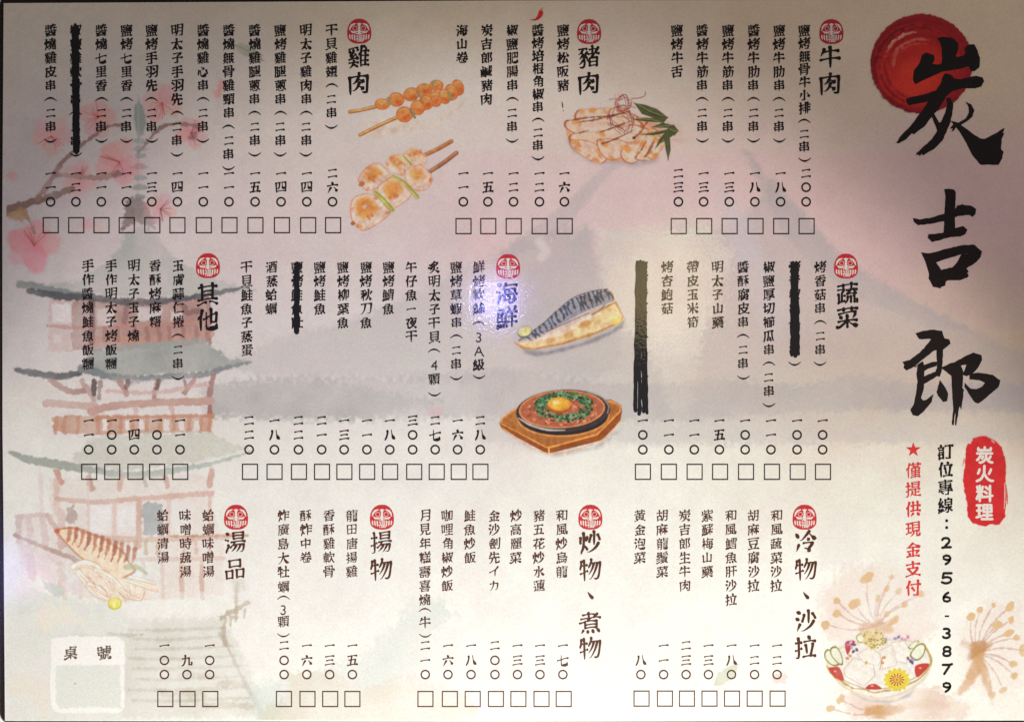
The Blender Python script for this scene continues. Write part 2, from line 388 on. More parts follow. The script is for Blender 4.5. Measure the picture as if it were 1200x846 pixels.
pl.build(2)

# ---------------------------------------------------------------- pagoda print
pg = Print('pagoda_print', menu, 'pale watercolour pagoda with grey roofs and pink walls')
G1, G2, GD = (150,152,146), (176,178,168), (104,104,108)
pg.poly([(158,126),(163,116),(168,126),(171,142),(168,158),(162,162),(157,148)], (104,108,100), 0.85, 1.5, wob=1, tex=0.4)
pg.stroke([(162,112),(162,160),(161,240)], 2.5, (126,130,124), 0.55, 1.2)
for y, w in ((166,15),(175,20),(183,12),(196,21),(209,17),(220,19),(231,13)):
    pg.poly([(163-w/2,y+1),(158,y-3),(163,y-4),(170,y-2),(163+w/2+2,y),(168,y+3),(160,y+3)], (112,118,116), 0.8, 1.2, wob=0.8, tex=0.3)
pg.poly([(147,236),(160,230),(172,238),(182,262),(180,268),(160,262),(142,270),(146,250)], (118,102,98), 0.85, 2, wob=2, tex=0.5)
pg.poly([(148,274),(163,264),(186,276),(192,288),(214,310),(262,330),(302,340),(260,346),(170,350),(100,344),(40,335),(92,330),(128,306),(140,290)], (160,162,154), 0.6, 2.5, wob=2, tex=0.45)
pg.build(1)
def roof(name, pts, rgb, edge, ew, ergb, fade):
    r = Print(name, pg.obj)
    if pts: r.poly(pts, rgb, 0.85, 2.0, wob=2, tex=0.2)
    r.stroke(edge, ew, ergb, 0.92, 1.4, wob=1.0, tex=0.2)
    if fade: r.stroke(fade[0], fade[1], fade[2], 0.9, 1.4, wob=1.0, tex=0.25)
    return r.build(1, grain=0.06)
def wall(name, fills):
    r = Print(name, pg.obj); r.mute = 0.24
    for kind, pts, w, rgb, a in fills:
        if kind == 'p': r.poly(pts, rgb, min(1, a * 1.2), 1.2, wob=1.3, tex=0.3)
        else: r.stroke(pts, w, rgb, min(1, a * 1.25), 1.0, wob=0.8, tex=0.25)
    return r.build(1, grain=0.08)
PK, PK2, ORG, BR = (176,128,118), (204,168,162), (200,140,108), (130,96,92)
wall('wall', [
    ('p', [(57,352),(84,352),(84,412),(56,412)], 0, (196,160,154), 0.55), ('p', [(84,352),(246,348),(248,402),(150,410),(84,411)], 0, PK, 0.7),
    ('p', [(60,356),(83,356),(83,378),(62,378)], 0, (206,196,192), 0.8), ('p', [(62,392),(72,392),(71,402),(62,402)], 0, (206,196,192), 0.6),
    ('s', [(108,352),(108,400)], 7, (120,84,84), 0.7), ('s', [(150,352),(146,376)], 6, (150,106,102), 0.6), ('s', [(215,358),(220,366),(232,364)], 7, (140,100,96), 0.6), ('s', [(244,350),(246,400)], 5, (160,116,110), 0.6),
    ('p', [(114,362),(134,362),(132,382),(114,384)], 0, (206,190,186), 0.75), ('p', [(160,360),(190,362),(188,374),(160,376)], 0, (204,192,188), 0.7), ('p', [(200,364),(214,366),(214,374),(200,376)], 0, (206,192,188), 0.6),
    ('s', [(56,382),(110,384),(250,377)], 4, (190,126,118), 0.6), ('s', [(112,398),(180,398),(248,392)], 8, (196,136,118), 0.6)]
    + [('s', [(x, 384), (x + 1, 399)], 5, (166,110,96), 0.55) for x in (122, 138, 158, 172, 186, 198, 214, 230, 242)])
roof('roof', None, None, [(22,333),(45,336),(68,342),(96,346)], 8, (118,120,118), ([(34,341),(70,347),(110,349),(150,354),(175,354),(215,350),(250,344),(292,336)], [7,9,8,8,8,6,6,3], (88,88,92)))
roof('roof', [(100,412),(150,404),(236,396),(252,408),(268,420),(292,424),(250,436),(140,442),(100,434)], (152,154,149), [(19,433),(40,437),(68,441),(93,437)], [5,8,9,6], (80,80,86), ([(94,432),(110,436),(150,445),(185,442),(230,440),(262,432),(294,424)], [8,9,9,7,7,5,3], (126,128,130)))
wall('wall', [
    ('p', [(54,446),(248,444),(246,512),(54,514)], 0, (216,204,200), 0.35),
    ('s', [(60,446),(80,458),(98,458)], 7, (176,126,120), 0.7), ('s', [(96,446),(110,468)], 6, (184,140,136), 0.55), ('s', [(118,448),(116,466)], 5, (150,110,106), 0.5), ('s', [(110,446),(110,462)], 6, (112,92,90), 0.75),
    ('s', [(140,446),(148,462)], 6, (180,124,114), 0.75), ('s', [(150,446),(148,458)], 5, (120,80,76), 0.7), ('s', [(184,446),(180,466)], 5, (170,118,110), 0.7), ('s', [(186,446),(184,456)], 5, (112,80,76), 0.7), ('s', [(228,444),(216,460)], 6, (176,120,110), 0.75), ('s', [(216,446),(218,454)], 4, (120,84,80), 0.7), ('s', [(250,440),(246,460),(246,486)], 6, (168,106,98), 0.7),
    ('s', [(126,458),(180,460),(240,450)], 5, (206,158,150), 0.6), ('s', [(54,472),(80,474),(110,476)], 9, (198,160,148), 0.7), ('s', [(108,482),(130,476),(180,472),(248,470)], [10,9,9,9], (196,148,134), 0.8), ('s', [(108,478),(112,492)], 6, (206,152,140), 0.6), ('s', [(158,478),(160,488)], 5, (206,160,150), 0.6), ('s', [(200,476),(204,488)], 6, (206,150,140), 0.6),
    ('p', [(60,488),(112,486),(250,486),(248,506),(180,508),(112,510),(64,506)], 0, ORG, 0.55), ('s', [(112,490),(180,488),(250,487)], 4, (200,130,96), 0.6)]
    + [('s', [(x, 490), (x - 1, 507)], 5, (200,130,94), 0.5) for x in (66, 76, 92, 116, 128, 142, 156, 172, 188, 204, 222, 236, 246)]
    + [('p', [(x, 492), (x + 6, 492), (x + 6, 504), (x, 505)], 0, (222,210,202), 0.85) for x in (120, 146, 162, 192, 210, 227)])
roof('roof', [(82,540),(104,516),(112,512),(180,508),(244,506),(262,514),(290,526),(240,540),(150,552),(92,546)], (202,199,188), [(11,529),(30,537),(60,543),(96,549),(130,554)], [3,9,11,9,7], (160,162,152), ([(128,556),(170,556),(210,550),(252,542),(296,528)], [8,9,7,5,2], (178,184,174)))
wall('wall', [
    ('p', [(58,560),(240,556),(262,640),(262,696),(130,706),(66,690),(20,640),(20,606),(60,606)], 0, (228,208,196), 0.45),
    ('s', [(48,556),(49,604)], 5, (222,198,194), 0.5), ('s', [(66,562),(66,600)], 7, (220,178,166), 0.6), ('s', [(66,552),(72,566)], 7, (206,150,132), 0.65), ('s', [(104,560),(108,572)], 7, (196,140,120), 0.7), ('s', [(142,558),(140,574)], 6, (214,160,140), 0.65), ('s', [(194,558),(196,570)], 6, (206,150,136), 0.65), ('s', [(248,552),(246,568)], 7, (214,160,142), 0.7), ('s', [(168,560),(172,570)], 4, (180,170,160), 0.5),
    ('s', [(66,584),(110,588),(160,584),(248,578)], 6, (214,166,148), 0.65), ('s', [(103,560),(104,640)], 4, (222,190,180), 0.6), ('s', [(134,588),(134,640)], 5, (226,190,178), 0.6), ('s', [(163,586),(163,640)], 7, (214,166,144), 0.6), ('s', [(198,584),(197,626)], 5, (226,190,180), 0.5), ('s', [(246,580),(246,628)], 5, (226,182,168), 0.6),
    ('p', [(106,592),(130,592),(130,624),(106,624)], 0, (232,226,222), 0.7), ('p', [(138,592),(158,592),(158,624),(138,624)], 0, (232,224,220), 0.7), ('p', [(201,588),(226,588),(226,622),(201,622)], 0, (232,226,222), 0.6),
    ('p', [(167,592),(174,588),(190,590),(191,626),(168,628)], 0, (176,180,178), 0.85), ('p', [(78,596),(86,592),(90,604),(88,614),(78,612)], 0, (178,148,138), 0.75), ('s', [(72,600),(72,640)], 9, (216,178,168), 0.6),
    ('s', [(94,630),(170,632),(270,628)], 7, (222,182,162), 0.6), ('s', [(200,628),(240,628),(290,627)], 3, (206,156,120), 0.65), ('s', [(100,654),(180,655),(262,654)], 5, (230,194,180), 0.6)]
    + [('s', [(x, 634), (x, 648)], 5, (212,176,140), 0.6) for x in (126, 144, 159, 171, 185)] + [('s', [(x, 634), (x, 648)], 4, (228,188,172), 0.6) for x in (215, 230, 246)]
    + [('s', [(x, 660), (x + 1, 700)], 5, (228,198,180), 0.5) for x in (75, 94, 114, 140, 168, 190, 213, 236)]
    + [('s', [(x, 664), (x, 690)], 5, (224,180,160), 0.6) for x in (75, 213, 236)])
wall('balcony', [
    ('s', [(20,606),(42,603),(60,604)], 5, (214,180,178), 0.6), ('s', [(22,608),(22,634)], 7, (210,180,178), 0.55), ('s', [(34,608),(36,634)], 8, (216,190,188), 0.55), ('s', [(50,608),(54,640)], 8, (214,182,178), 0.6), ('s', [(56,604),(72,630)], 6, (204,160,152), 0.6),
    ('p', [(22,634),(60,648),(92,658),(98,700),(70,690),(38,672),(24,660)], 0, (228,204,202), 0.6), ('s', [(17,627),(50,640),(100,660)], [4,5,6], (196,160,144), 0.75), ('s', [(36,650),(38,676)], 9, (222,192,192), 0.55), ('s', [(70,660),(72,696)], 6, (224,190,178), 0.6), ('p', [(50,680),(74,690),(70,702),(56,694)], 0, (206,204,196), 0.7)])
st = Print('stone_steps_print', menu, 'pale grey stone steps below the pagoda')
st.poly([(150,726),(262,722),(282,760),(318,840),(140,842),(142,780)], (222,218,206), 0.55, 5, wob=3, tex=0.4)
for i, y in enumerate((738, 748, 760, 771, 783, 795, 808, 820)):
    st.stroke([(152 + (i % 3) * 4, y), (200, y + (i % 2)), (262 + i * 5, y - 3)], [2.6, 4.2, 2.4], (200,193,178), 0.55, 1.8, wob=1.0, tex=0.5)
st.stroke([(128,742),(150,744),(168,743)], [2,5,2], (190,184,164), 0.7, 1.2, wob=1, tex=0.4)
st.stroke([(258,742),(268,760),(282,790),(296,816),(312,846)], [5,4,4,5,6], (204,194,184), 0.7, 1.2, wob=1.0, tex=0.4)
for x, y, w in ((214,790,34),(256,800,30),(190,812,50),(240,826,60)): st.stroke([(x,y),(x+w,y+1)], 7, (206,196,178), 0.5, 2, wob=2, tex=0.5)
st.stroke([(262,736),(264,756)], 5, (186,170,146), 0.7, 1.2, wob=1)
st.build(2)
sp = Print('signpost_print', menu, 'grey-brown signpost at the top of the steps')
sp.stroke([(278,684),(277,700),(276,728)], [4,5,3], (198,186,164), 0.75, 1.2, wob=1, tex=0.4)
sp.stroke([(260,724),(272,716),(292,706)], [5,7,5], (196,184,160), 0.8, 1.2, wob=1.5, tex=0.3)
for x, y in ((264,724),(271,722),(278,718),(287,714)): sp.stroke([(x,y),(x-1,y+10)], [4,2], (196,184,160), 0.7, 1, wob=1)
sp.poly([(268,680),(286,676),(288,690),(276,694)], (212,206,194), 0.6, 2, wob=2, tex=0.4)
sp.build(1)
bs = Print('shrub_print', menu, 'pale green and cream shrubs along the bottom edge')
bs.poly([(6,700),(40,690),(70,700),(140,706),(150,730),(140,846),(6,846)], (214,216,205), 0.42, 6, wob=4, tex=0.5)
bs.poly([(40,720),(60,706),(78,712),(100,730),(70,728),(52,742)], (240,228,210), 0.6, 3, wob=3, tex=0.4)
bs.poly([(10,790),(40,788),(60,800),(84,806),(66,818),(50,846),(38,818),(10,812)], (238,224,206), 0.6, 3, wob=3, tex=0.4)
bs.poly([(306,838),(312,824),(330,820),(344,832),(348,848),(306,848)], (222,210,170), 0.75, 2, wob=3, tex=0.4)
bs.poly([(290,800),(360,792),(420,770),(440,750),(470,730),(480,700),(520,700),(534,722),(506,740),(500,772),(470,800),(440,820),(400,846),(300,846)], (230,236,228), 0.5, 6, wob=6, tex=0.5)
bs.poly([(340,790),(380,786),(430,804),(480,790),(530,806),(560,830),(550,846),(330,846)], (248,238,222), 0.6, 4, wob=5, tex=0.5)
bs.build(2)

# ---------------------------------------------------------------- plum branch print
BL = [(60,160,18,(182,128,124)),(115,138,17,(174,112,108)),(190,121,18,(168,112,110)),(224,156,14,(178,116,110)),(140,190,21,(176,108,106)),(94,210,17,(186,132,134)),(188,245,14,(192,136,140)),(40,288,24,(192,116,122)),(9,206,9,(196,140,130)),(108,264,10,(192,146,142)),(258,105,9,(178,116,110))]
rr = random.Random(3); blossoms = []
for bi, (bx, by, rad, c) in enumerate(BL):
    rad = rad * 1.18
    b = Print('blossom', menu); blossoms.append(b)
    n = 5 if rad > 12 else 2
    a0 = rr.uniform(0, 6)
    for k in range(n):
        a = a0 + k * 2 * math.pi / n + rr.uniform(-0.3, 0.3); rr_ = rad * rr.uniform(0.45, 0.6)
        cc = tuple(v + rr.uniform(-8, 10) for v in c)
        b.oval(bx + math.cos(a) * rr_, by + math.sin(a) * rr_, rad * 0.62, rad * 0.5, cc, rr.uniform(0.40, 0.60), 3.0, rot=a, wob=1.4, tex=0.35)
    if rad > 13:
        for k in range(8):
            a = a0 + rr.uniform(-1.4, 1.4); l = rad * rr.uniform(0.5, 0.95)
            b.stroke([(bx, by), (bx + math.cos(a) * l, by + math.sin(a) * l)], [1.3, 0.8], (128,60,58), 0.6, 0.7)
    b.build(1)
br = Print('blossom_branch_print', menu, 'brown plum branch with pink blossoms')
BC = (94,72,66)
br.stroke([(2,250),(20,243),(45,235),(66,229),(84,221)], [9,10,8,9,6], BC, 0.95, 1.2, wob=1.2, tex=0.35)
br.stroke([(44,233),(58,214),(72,192),(84,180),(104,164),(124,150),(148,145)], [6,7,6,5,4,4,3], (104,80,74), 0.95, 1.2, wob=1, tex=0.35)
br.stroke([(164,178),(178,160),(190,149),(210,145),(234,149)], [3,4,5,4,5], (112,88,80), 0.9, 1.2, wob=1, tex=0.35)
br.stroke([(64,206),(78,206),(100,208),(122,208),(140,204)], [5,6,5,7,6], (124,98,92), 0.8, 1.2, wob=1, tex=0.4)
br.stroke([(28,248),(36,262),(40,272)], [7,3,5], (110,88,66), 0.8, 1, wob=1)
br.poly([(8,250),(24,244),(32,252),(26,260),(12,257)], (118,92,60), 0.7, 2, wob=1.5, tex=0.4)
br.build(1)
for b in blossoms: b.obj.parent = br.obj
for (lx, ly) in ((136,205),(226,160),(68,205)):
    t_ = Print('bud', br.obj); t_.oval(lx, ly, 6, 4, (112,82,80), 0.75, 1.2, rot=rr.uniform(-0.6, 0.6), wob=1, tex=0.3); t_.build(1)
lf = Print('leaf_print', menu, 'small green leaf floating behind the chicken dishes')
lf.poly([(274,54),(282,51),(296,56),(306,64),(311,73),(298,70),(284,64)], (112,112,94), 0.85, 1.2, wob=1, tex=0.3)
lf.stroke([(272,52),(290,60),(308,72)], 1, (84,86,68), 0.6, 0.6); lf.build(1)
lf = Print('leaf_print', menu, 'faint olive leaf near the bottom prices')
lf.poly([(836,803),(842,788),(856,780),(867,777),(860,792),(846,804)], (216,220,192), 0.75, 1.2, wob=1, tex=0.3); lf.build(1)
lf = Print('pink_spot_print', menu, 'faint pink petal by the bottom prices')
lf.oval(914, 794, 9, 7, (246,222,212), 0.7, 2, wob=1.5); lf.build(1)

lf = Print('pink_spot_print', menu, 'faint pink round reflection painted above the seafood prices')
lf.oval(511, 483, 8.5, 7.5, (214,176,178), 0.55, 2.4, wob=1); lf.build(1)  # lens reflection painted in as a faint pink spot
# ---------------------------------------------------------------- stamen flowers, lower right
fw = Print('flower_print', menu, 'pale orange watercolour flowers with long stamens')
fw.poly([(960,700),(990,664),(1040,660),(1090,690),(1096,740),(1060,772),(1000,770),(966,748)], (246,226,214), 0.6, 8, wob=5, tex=0.5)
fw.poly([(1000,846),(980,812),(1040,800),(1100,806),(1140,826),(1130,846)], (242,216,200), 0.6, 6, wob=5, tex=0.5)
fw.poly([(1120,740),(1160,700),(1200,706),(1200,800),(1170,830),(1130,800)], (248,232,220), 0.5, 8, wob=5, tex=0.5)
fw.poly([(958,630),(975,596),(1000,600),(1012,660),(960,668)], (240,232,224), 0.5, 5, wob=3, tex=0.5)
fw.build(2)
def flower(cx, cy, tips, core):
    f = Print('stamen_flower', fw.obj)
    for (x, y, r, e) in tips:
        mx, my = (cx * 0.5 + x * 0.5) + (y - cy) * 0.08, (cy * 0.5 + y * 0.5) - (x - cx) * 0.08
        f.stroke([(cx, cy), (mx, my), (x, y)], [2.6, 2.0, 1.6], (224,192,180), 0.8, 0.9, wob=0.6, tex=0.3)
    for pts, w, rgb, a in core: f.stroke(pts, [v * .8 for v in w] if not np.isscalar(w) else w * .8, rgb, a * .9, 2.6, wob=1.2, tex=0.35)
    for (x, y, r, e) in tips:
        f.oval(x, y, r * e * .84, r * .84, (230,194,146), 0.9, 1.0, rot=rr.uniform(-1.4, -0.2) if e > 1 else 0, wob=0.8, tex=0.25)
    f.build(1)
OC = (220,172,120)
flower(1027, 734, [(967.4,731.6,6,1.1),(980.7,718,5.5,1.1),(980.7,704,4.5,1),(1001.6,707,6.5,1.5),(1016,677,6,1.8),(1029,701,4,1.2),(1045,676,3.6,1),(1040,689,3.6,1.3),(1060,708,3.6,1.2),(1053,693,4,1.4),(1079,696,4,1.3),(1047.5,727,5,1.8),(1039.5,719,4,1.2)], [([(1012,738),(1027,734),(1040,736)], 16, OC, 0.6)])
flower(1145, 765, [(1137.8,722,5.5,1.1),(1148.5,714,4.5,1.1),(1164,709,3.4,1.1),(1183.7,710,5,1.7),(1169,732,5.5,1.4),(1185,726,3.5,1.8),(1182,741.5,5,1.8),(1191,747,4,1.2),(1199,762,6,1.5),(1187.7,777.6,4.5,1.4),(1189,791.5,4.5,1.2),(1175.7,808,4,1.6),(1162,813.6,5,1.1)],
       [([(1130,753),(1146,766)], 9, (226,190,160), 0.6), ([(1146,764),(1144,780),(1134,800),(1124,812)], [20,18,13,8], OC, 0.75), ([(1146,768),(1152,786),(1158,806)], [18,13,9], OC, 0.8), ([(1138,768),(1146,758),(1160,756)], [12,20,8], (200,144,90), 0.8), ([(1160,812),(1164,826)], 1.4, (226,196,184), 0.6)])
flower(1036, 834, [(985,819,5,1.3),(973,830,5,1.4)], [([(1018,832),(1036,832),(1056,830)], [14,18,10], OC, 0.8), ([(1030,838),(1036,848)], 14, OC, 0.6), ([(1060,826),(1090,824),(1110,826)], [8,16,6], (240,212,190), 0.6)])
# ---------------------------------------------------------------- food pictures
rr = random.Random(12)
def picture(name, label):
    return Print(name, menu, label)
# tsukune skewers
sk = picture('skewer_picture', 'two skewers of round orange meatballs')
sk.poly([(424,140),(470,138),(500,146),(545,118),(540,130),(505,150),(470,158),(430,162)], (206,180,158), 0.45, 5, tex=0.3)
sk.build(1, grain=0.30)
for pts in ([(410,131.5),(425,129),(440,125.5)], [(422,158.5),(442,148.5),(466,137.5)]):
    s_ = Print('stick', sk.obj); s_.stroke(pts, 4.6, (176,122,70), 1, 0.6); s_.stroke([(a, b - 0.6) for a, b in pts], 1.4, (214,168,110), 0.9, 0.5); s_.stroke([(a, b + 1.5) for a, b in pts], 0.8, (140,84,44), 0.8, 0.4); s_.build(1, grain=0.30)
def meatball(x, y, rx, ry, rot):
    b = Print('meatball', sk.obj)
    b.oval(x, y, rx, ry, (178,92,40), 1, 0.7, rot=rot)
    b.oval(x, y - 0.3, rx * 0.9, ry * 0.9, (206,122,62), 0.95, 1.4, rot=rot, tex=0.2)
    b.oval(x - 0.5, y - ry * 0.35, rx * 0.62, ry * 0.42, (222,150,84), 0.85, 1.5, rot=rot)
    b.oval(x + rx * 0.25, y + ry * 0.35, rx * 0.45, ry * 0.32, (186,88,44), 0.7, 1.5, rot=rot)
    for k in range(4):
        b.oval(x + rr.uniform(-.5, .5) * rx, y + rr.uniform(-.5, .5) * ry, 1.3, 1.0, rr.choice([(196,96,48), (232,176,110), (176,80,36)]), 0.6, 0.8)
    b.stroke([(x - rx * 0.5, y - ry * 0.55), (x, y - ry * 0.75), (x + rx * 0.45, y - ry * 0.5)], 1, (240,196,138), 0.7, 0.6)
    b.build(1, grain=0.30)
for b_ in ((448,122.5,9,6.8,0),(464.5,117,9.5,8.6,.2),(482,111,9.6,8.2,-.2),(497,105.5,9.6,7.4,-.1),(511.5,100.5,8.4,6.6,0),(536.5,103,7.2,9.8,-.35),(529,108.5,7.6,10,-.4),(520.5,113.5,7,9.4,-.4),(510,116.5,8,9.6,-.3),(499.5,120.5,8.4,9,-.3),(489.5,126.5,8.8,9,-.2),(474,134.5,10.2,9.4,0)): meatball(*b_)
for pts in ([(455,115.5),(457,122)], [(490.5,109),(493,114)], [(481.5,129),(486,138)], [(526,109.5),(529,117)], [(507,98.5),(510,96)]):
    s_ = Print('scallion', sk.obj); s_.stroke(pts, [3.4, 3], (118,116,82), 0.95, 0.6); s_.stroke([(a + .5, b) for a, b in pts], 1, (152,148,108), 0.8, 0.5); s_.build(1, grain=0.30)
# chicken and leek skewers
ck = picture('skewer_picture', 'two skewers of pale grilled chicken with green leek')
for pts, c in (([(494,184),(512,175.5),(529,166)], (164,104,62)), ([(503,202),(520,191),(535,179.5)], (148,94,72))):
    ck.stroke(pts, 5.2, c, 1, 0.7); ck.stroke([(a, b - 1) for a, b in pts], 1.4, (196,140,92), 0.7, 0.6)
ck.build(1, grain=0.30)
def chunk(pts, seed):
    q = random.Random(seed); b = Print('chicken_piece', ck.obj); P = np.array(pts, float); c = P.mean(0)
    b.poly(pts, (204,140,108), 1, 0.8, smooth=True)
    b.poly((P - c) * 0.93 + c, (226,196,178), 1, 1.0, smooth=True, tex=0.1)
    u = (P - c) * 0.62 + c + np.array([-1.5, -4.0])
    b.poly(u, (212,148,78), 0.9, 3, smooth=True, tex=0.3)
    u = (P - c) * 0.42 + c + np.array([-1.0, -4.5])
    b.poly(u, (202,128,62), 0.7, 3, smooth=True, tex=0.4)
    for k in range(5):
        x, y = c + np.array([q.uniform(-9, 9), q.uniform(-7, 8)])
        b.oval(x, y, q.uniform(1.5, 3.6), q.uniform(1.2, 2.4), q.choice([(186,104,50), (196,116,64), (222,168,98), (240,214,196)]), 0.75, 1.2, rot=q.uniform(0, 3))
    for k in range(3):
        i = q.randrange(len(P)); x, y = (P[i] - c) * 0.85 + c
        b.oval(x, y, 3, 1.8, q.choice([(204,130,84), (196,112,70)]), 0.7, 1.0, rot=q.uniform(0, 3))
    b.build(1, grain=0.30)
chunk([(472,184),(480,174.5),(489,177),(499,182),(500,190),(493,195),(482,192)], 1)
chunk([(452,192),(458,183.5),(468,181.5),(476,188),(478,199),(472,206),(460,203)], 2)
chunk([(420,208),(430,196),(442,191),(454,199),(458,210),(444,220),(430,224),(421,215)], 3)
chunk([(474,203),(482,195),(494,194.5),(504,203),(507,212),(500,222),(488,224),(477,215)], 4)
chunk([(442,220),(456,209),(468,208),(480,218),(482,230),(470,240),(456,246),(446,236)], 5)
chunk([(410,244),(414,232),(428,227),(442,230),(452,241),(458,250),(444,262),(426,271),(417,264),(412,258)], 6)
for pts, w in (([(472,183),(481,193)], 3.5), ([(459,206),(474,215),(489,231)], [3.5,4.6,6]), ([(439,225),(448,233),(460,246)], [4.5,6,6])):
    s_ = Print('leek', ck.obj); s_.stroke(pts, w, (172,164,84), 1, 0.7, tex=0.2); s_.stroke([(a + 1.2, b + 0.4) for a, b in pts], 1.5, (132,126,50), 0.75, 0.7); s_.stroke([(a - 1.2, b - 0.4) for a, b in pts], 1, (206,200,128), 0.7, 0.6); s_.build(1, grain=0.30)
ck2 = Print('burnt_bit', ck.obj); ck2.oval(424, 216, 4, 2.6, (172,100,64), 0.95, 0.8, rot=-0.4); ck2.oval(413.5, 262, 2.6, 2.4, (164,92,56), 0.95, 0.8); ck2.oval(421, 265.5, 4, 2.6, (206,136,80), 0.9, 1); ck2.build(1, grain=0.30)
# pork slices
pk = picture('pork_picture', 'grilled pork slices with bamboo leaf and red pepper threads')
pk.poly([(664,164),(672,178),(690,190),(706,194),(722,190),(742,196),(770,190),(772,184),(690,168)], (140,128,134), 0.55, 4)
pk.poly([(780,140),(796,146),(806,166),(794,172),(778,166)], (196,166,150), 0.5, 4)
pk.poly([(664,150),(690,134),(740,134),(776,150),(776,176),(744,188),(704,188),(672,172)], (202,150,118), 1, 1.2, smooth=True)
pk.build(1, grain=0.2)
for i, pts in enumerate(([(676,130),(690,128),(714,127),(738,132),(748,140),(716,146),(676,142)], [(662,142),(676,140),(712,136),(746,140),(752,150),(716,156),(690,162),(664,152)], [(668,158),(700,154),(740,146),(756,152),(748,164),(724,170),(700,176),(672,172)],
                         [(669,164),(692,166),(706,176),(712,186),(702,193),(688,186),(670,174)], [(700,164),(726,164),(740,172),(736,182),(716,188),(704,180)], [(728,176),(746,164),(756,150),(764,160),(756,180),(742,192),(730,188)], [(744,186),(752,168),(764,150),(774,160),(768,176),(760,188)], [(758,182),(768,160),(778,166),(768,186)])):
    b = Print('pork_slice', pk.obj); P = np.array(pts, float); c = P.mean(0)
    b.poly(pts, (166,100,62), 1, 0.7, smooth=True)
    b.poly((P - c) * 0.93 + c, (212,178,156), 1, 1.2, smooth=True, tex=0.1)
    q = random.Random(40 + i)
    for k in range(9):
        a = P[q.randrange(len(P))]; p_ = (a - c) * q.uniform(0.55, 0.85) + c
        b.oval(p_[0], p_[1], q.uniform(3, 6), q.uniform(1.8, 3), q.choice([(206,140,70), (214,150,88), (196,124,66), (226,196,170)]), 0.8, 1.4, rot=q.uniform(-.6, 1.4))
    b.build(1, grain=0.2)
ch_ = Print('char_mark', pk.obj)
for pts in ([(664,142),(690,138),(716,136),(738,131)], [(676,144),(700,140),(724,134)], [(697,157),(716,151),(742,141)], [(705,169),(724,162),(744,152)], [(680,156),(690,153)]): ch_.stroke(pts, [1.2, 2.4, 1.2] if len(pts) == 3 else 1.8, (120,66,46), 0.85, 0.7, wob=0.6)
for a, b in (((758,144),(744,162)), ((758,164),(744,186)), ((768,162),(756,184))): ch_.stroke([a, ((a[0]+b[0])/2+1, (a[1]+b[1])/2), b], [1.5, 3, 1.5], (150,84,50), 0.85, 0.8, wob=0.8)
ch_.oval(743, 162, 2.2, 2, (70,40,20), 0.9, 0.7); ch_.build(1, grain=0.2)
for pts in ([(743,121),(756,123),(770,128),(783,138),(778,144),(764,138),(752,134)], [(742,140),(756,138),(772,139),(778,144),(764,143),(750,142)], [(764,149),(776,144),(790,147),(795,153),(782,150)], [(752,158),(770,154),(786,151),(780,156),(766,159)], [(784,150),(795,153),(788,160),(774,168),(767,176),(772,164)], [(781,152),(785,160),(786,176),(783,188),(780,176),(778,162)], [(782,150),(795,154),(790,160)]):
    l_ = Print('bamboo_leaf', pk.obj); l_.poly(pts, (74,78,46), 1, 0.7); P = np.array(pts, float)
    l_.stroke([P[0], P.mean(0) - [0, 1], P[len(P) // 2]], 1.0, (128,120,76), 0.8, 0.5); l_.stroke([P[0], P.mean(0) + [0, 1.6], P[len(P) // 2]], 0.8, (46,50,26), 0.8, 0.5); l_.build(1, grain=0.2)
th = Print('pepper_threads', pk.obj)
q = random.Random(9)
for k in range(34):
    cx, cy, r = (730, 121, 11) if k < 20 else (728, 140, 18)
    a = q.uniform(0, 6.28); P = []
    for j in range(4):
        P.append((cx + math.cos(a + j * q.uniform(.4, 1.1)) * r * q.uniform(.5, 1), cy + math.sin(a + j * q.uniform(.4, 1.1)) * r * q.uniform(.45, 1)))
    th.stroke(P, 0.8, q.choice([(140,66,60), (166,92,76), (120,50,48), (186,130,100)]), 0.85, 0.5)
th.stroke([(722,116),(714,117)], 0.8, (130,60,56), .8, .5); th.stroke([(740,116),(750,115),(756,112),(756,108)], 1.0, (130,50,50), .9, .5)
th.build(1, grain=0.2)
# mackerel
mk = picture('mackerel_picture', 'grilled half mackerel with striped skin and a slice of lemon')
mk.poly([(612,408),(640,412),(680,402),(716,388),(732,374),(730,384),(700,400),(660,412),(630,418),(616,414)], (130,124,132), 0.75, 2.5)
mk.build(1, grain=0.30)
f_ = Print('fillet', mk.obj)
f_.poly([(602,401.5),(620,399),(652,386),(690,368),(722,353),(731,371),(728,378),(700,391),(660,404),(626,410),(612,409)], (196,140,84), 1, 0.8)
f_.poly([(606,402),(622,400),(654,388),(692,370),(721,356),(729,371),(726,376),(700,388),(660,401),(626,408),(614,406)], (230,200,150), 1, 1.5, tex=0.12)
f_.poly([(606,401),(622,399),(654,386),(692,368),(700,370),(660,392),(626,402)], (226,204,186), 0.8, 2)
for x, y, a, b in ((685,380,8,4),(667,393,6,3.5),(645,399,6,3.5),(689,394,5,2.2),(722,376,6,4)): f_.oval(x, y, a, b, (204,150,88) if x < 720 else (226,200,110), 0.8, 2, rot=-.3, tex=0.3)
f_.build(1, grain=0.30)
s_ = Print('skin', mk.obj)
SK = [(606,400),(618,394),(634,382),(652,366),(672,350),(696,342),(712,340),(719,347),(719,353),(706,357),(694,361),(676,370),(650,384),(626,396)]
s_.poly(SK, (150,146,154), 1, 0.8)
s_.poly([(606,401),(630,395),(660,380),(686,366),(706,357),(700,364),(670,380),(634,396)], (206,186,178), 0.8, 1)
s_.stroke([(640,389),(660,380),(690,367)], 1.2, (120,70,64), 0.8, 0.6); s_.stroke([(694,369),(704,363),(709,356)], 1.2, (110,96,100), 0.8, 0.6)
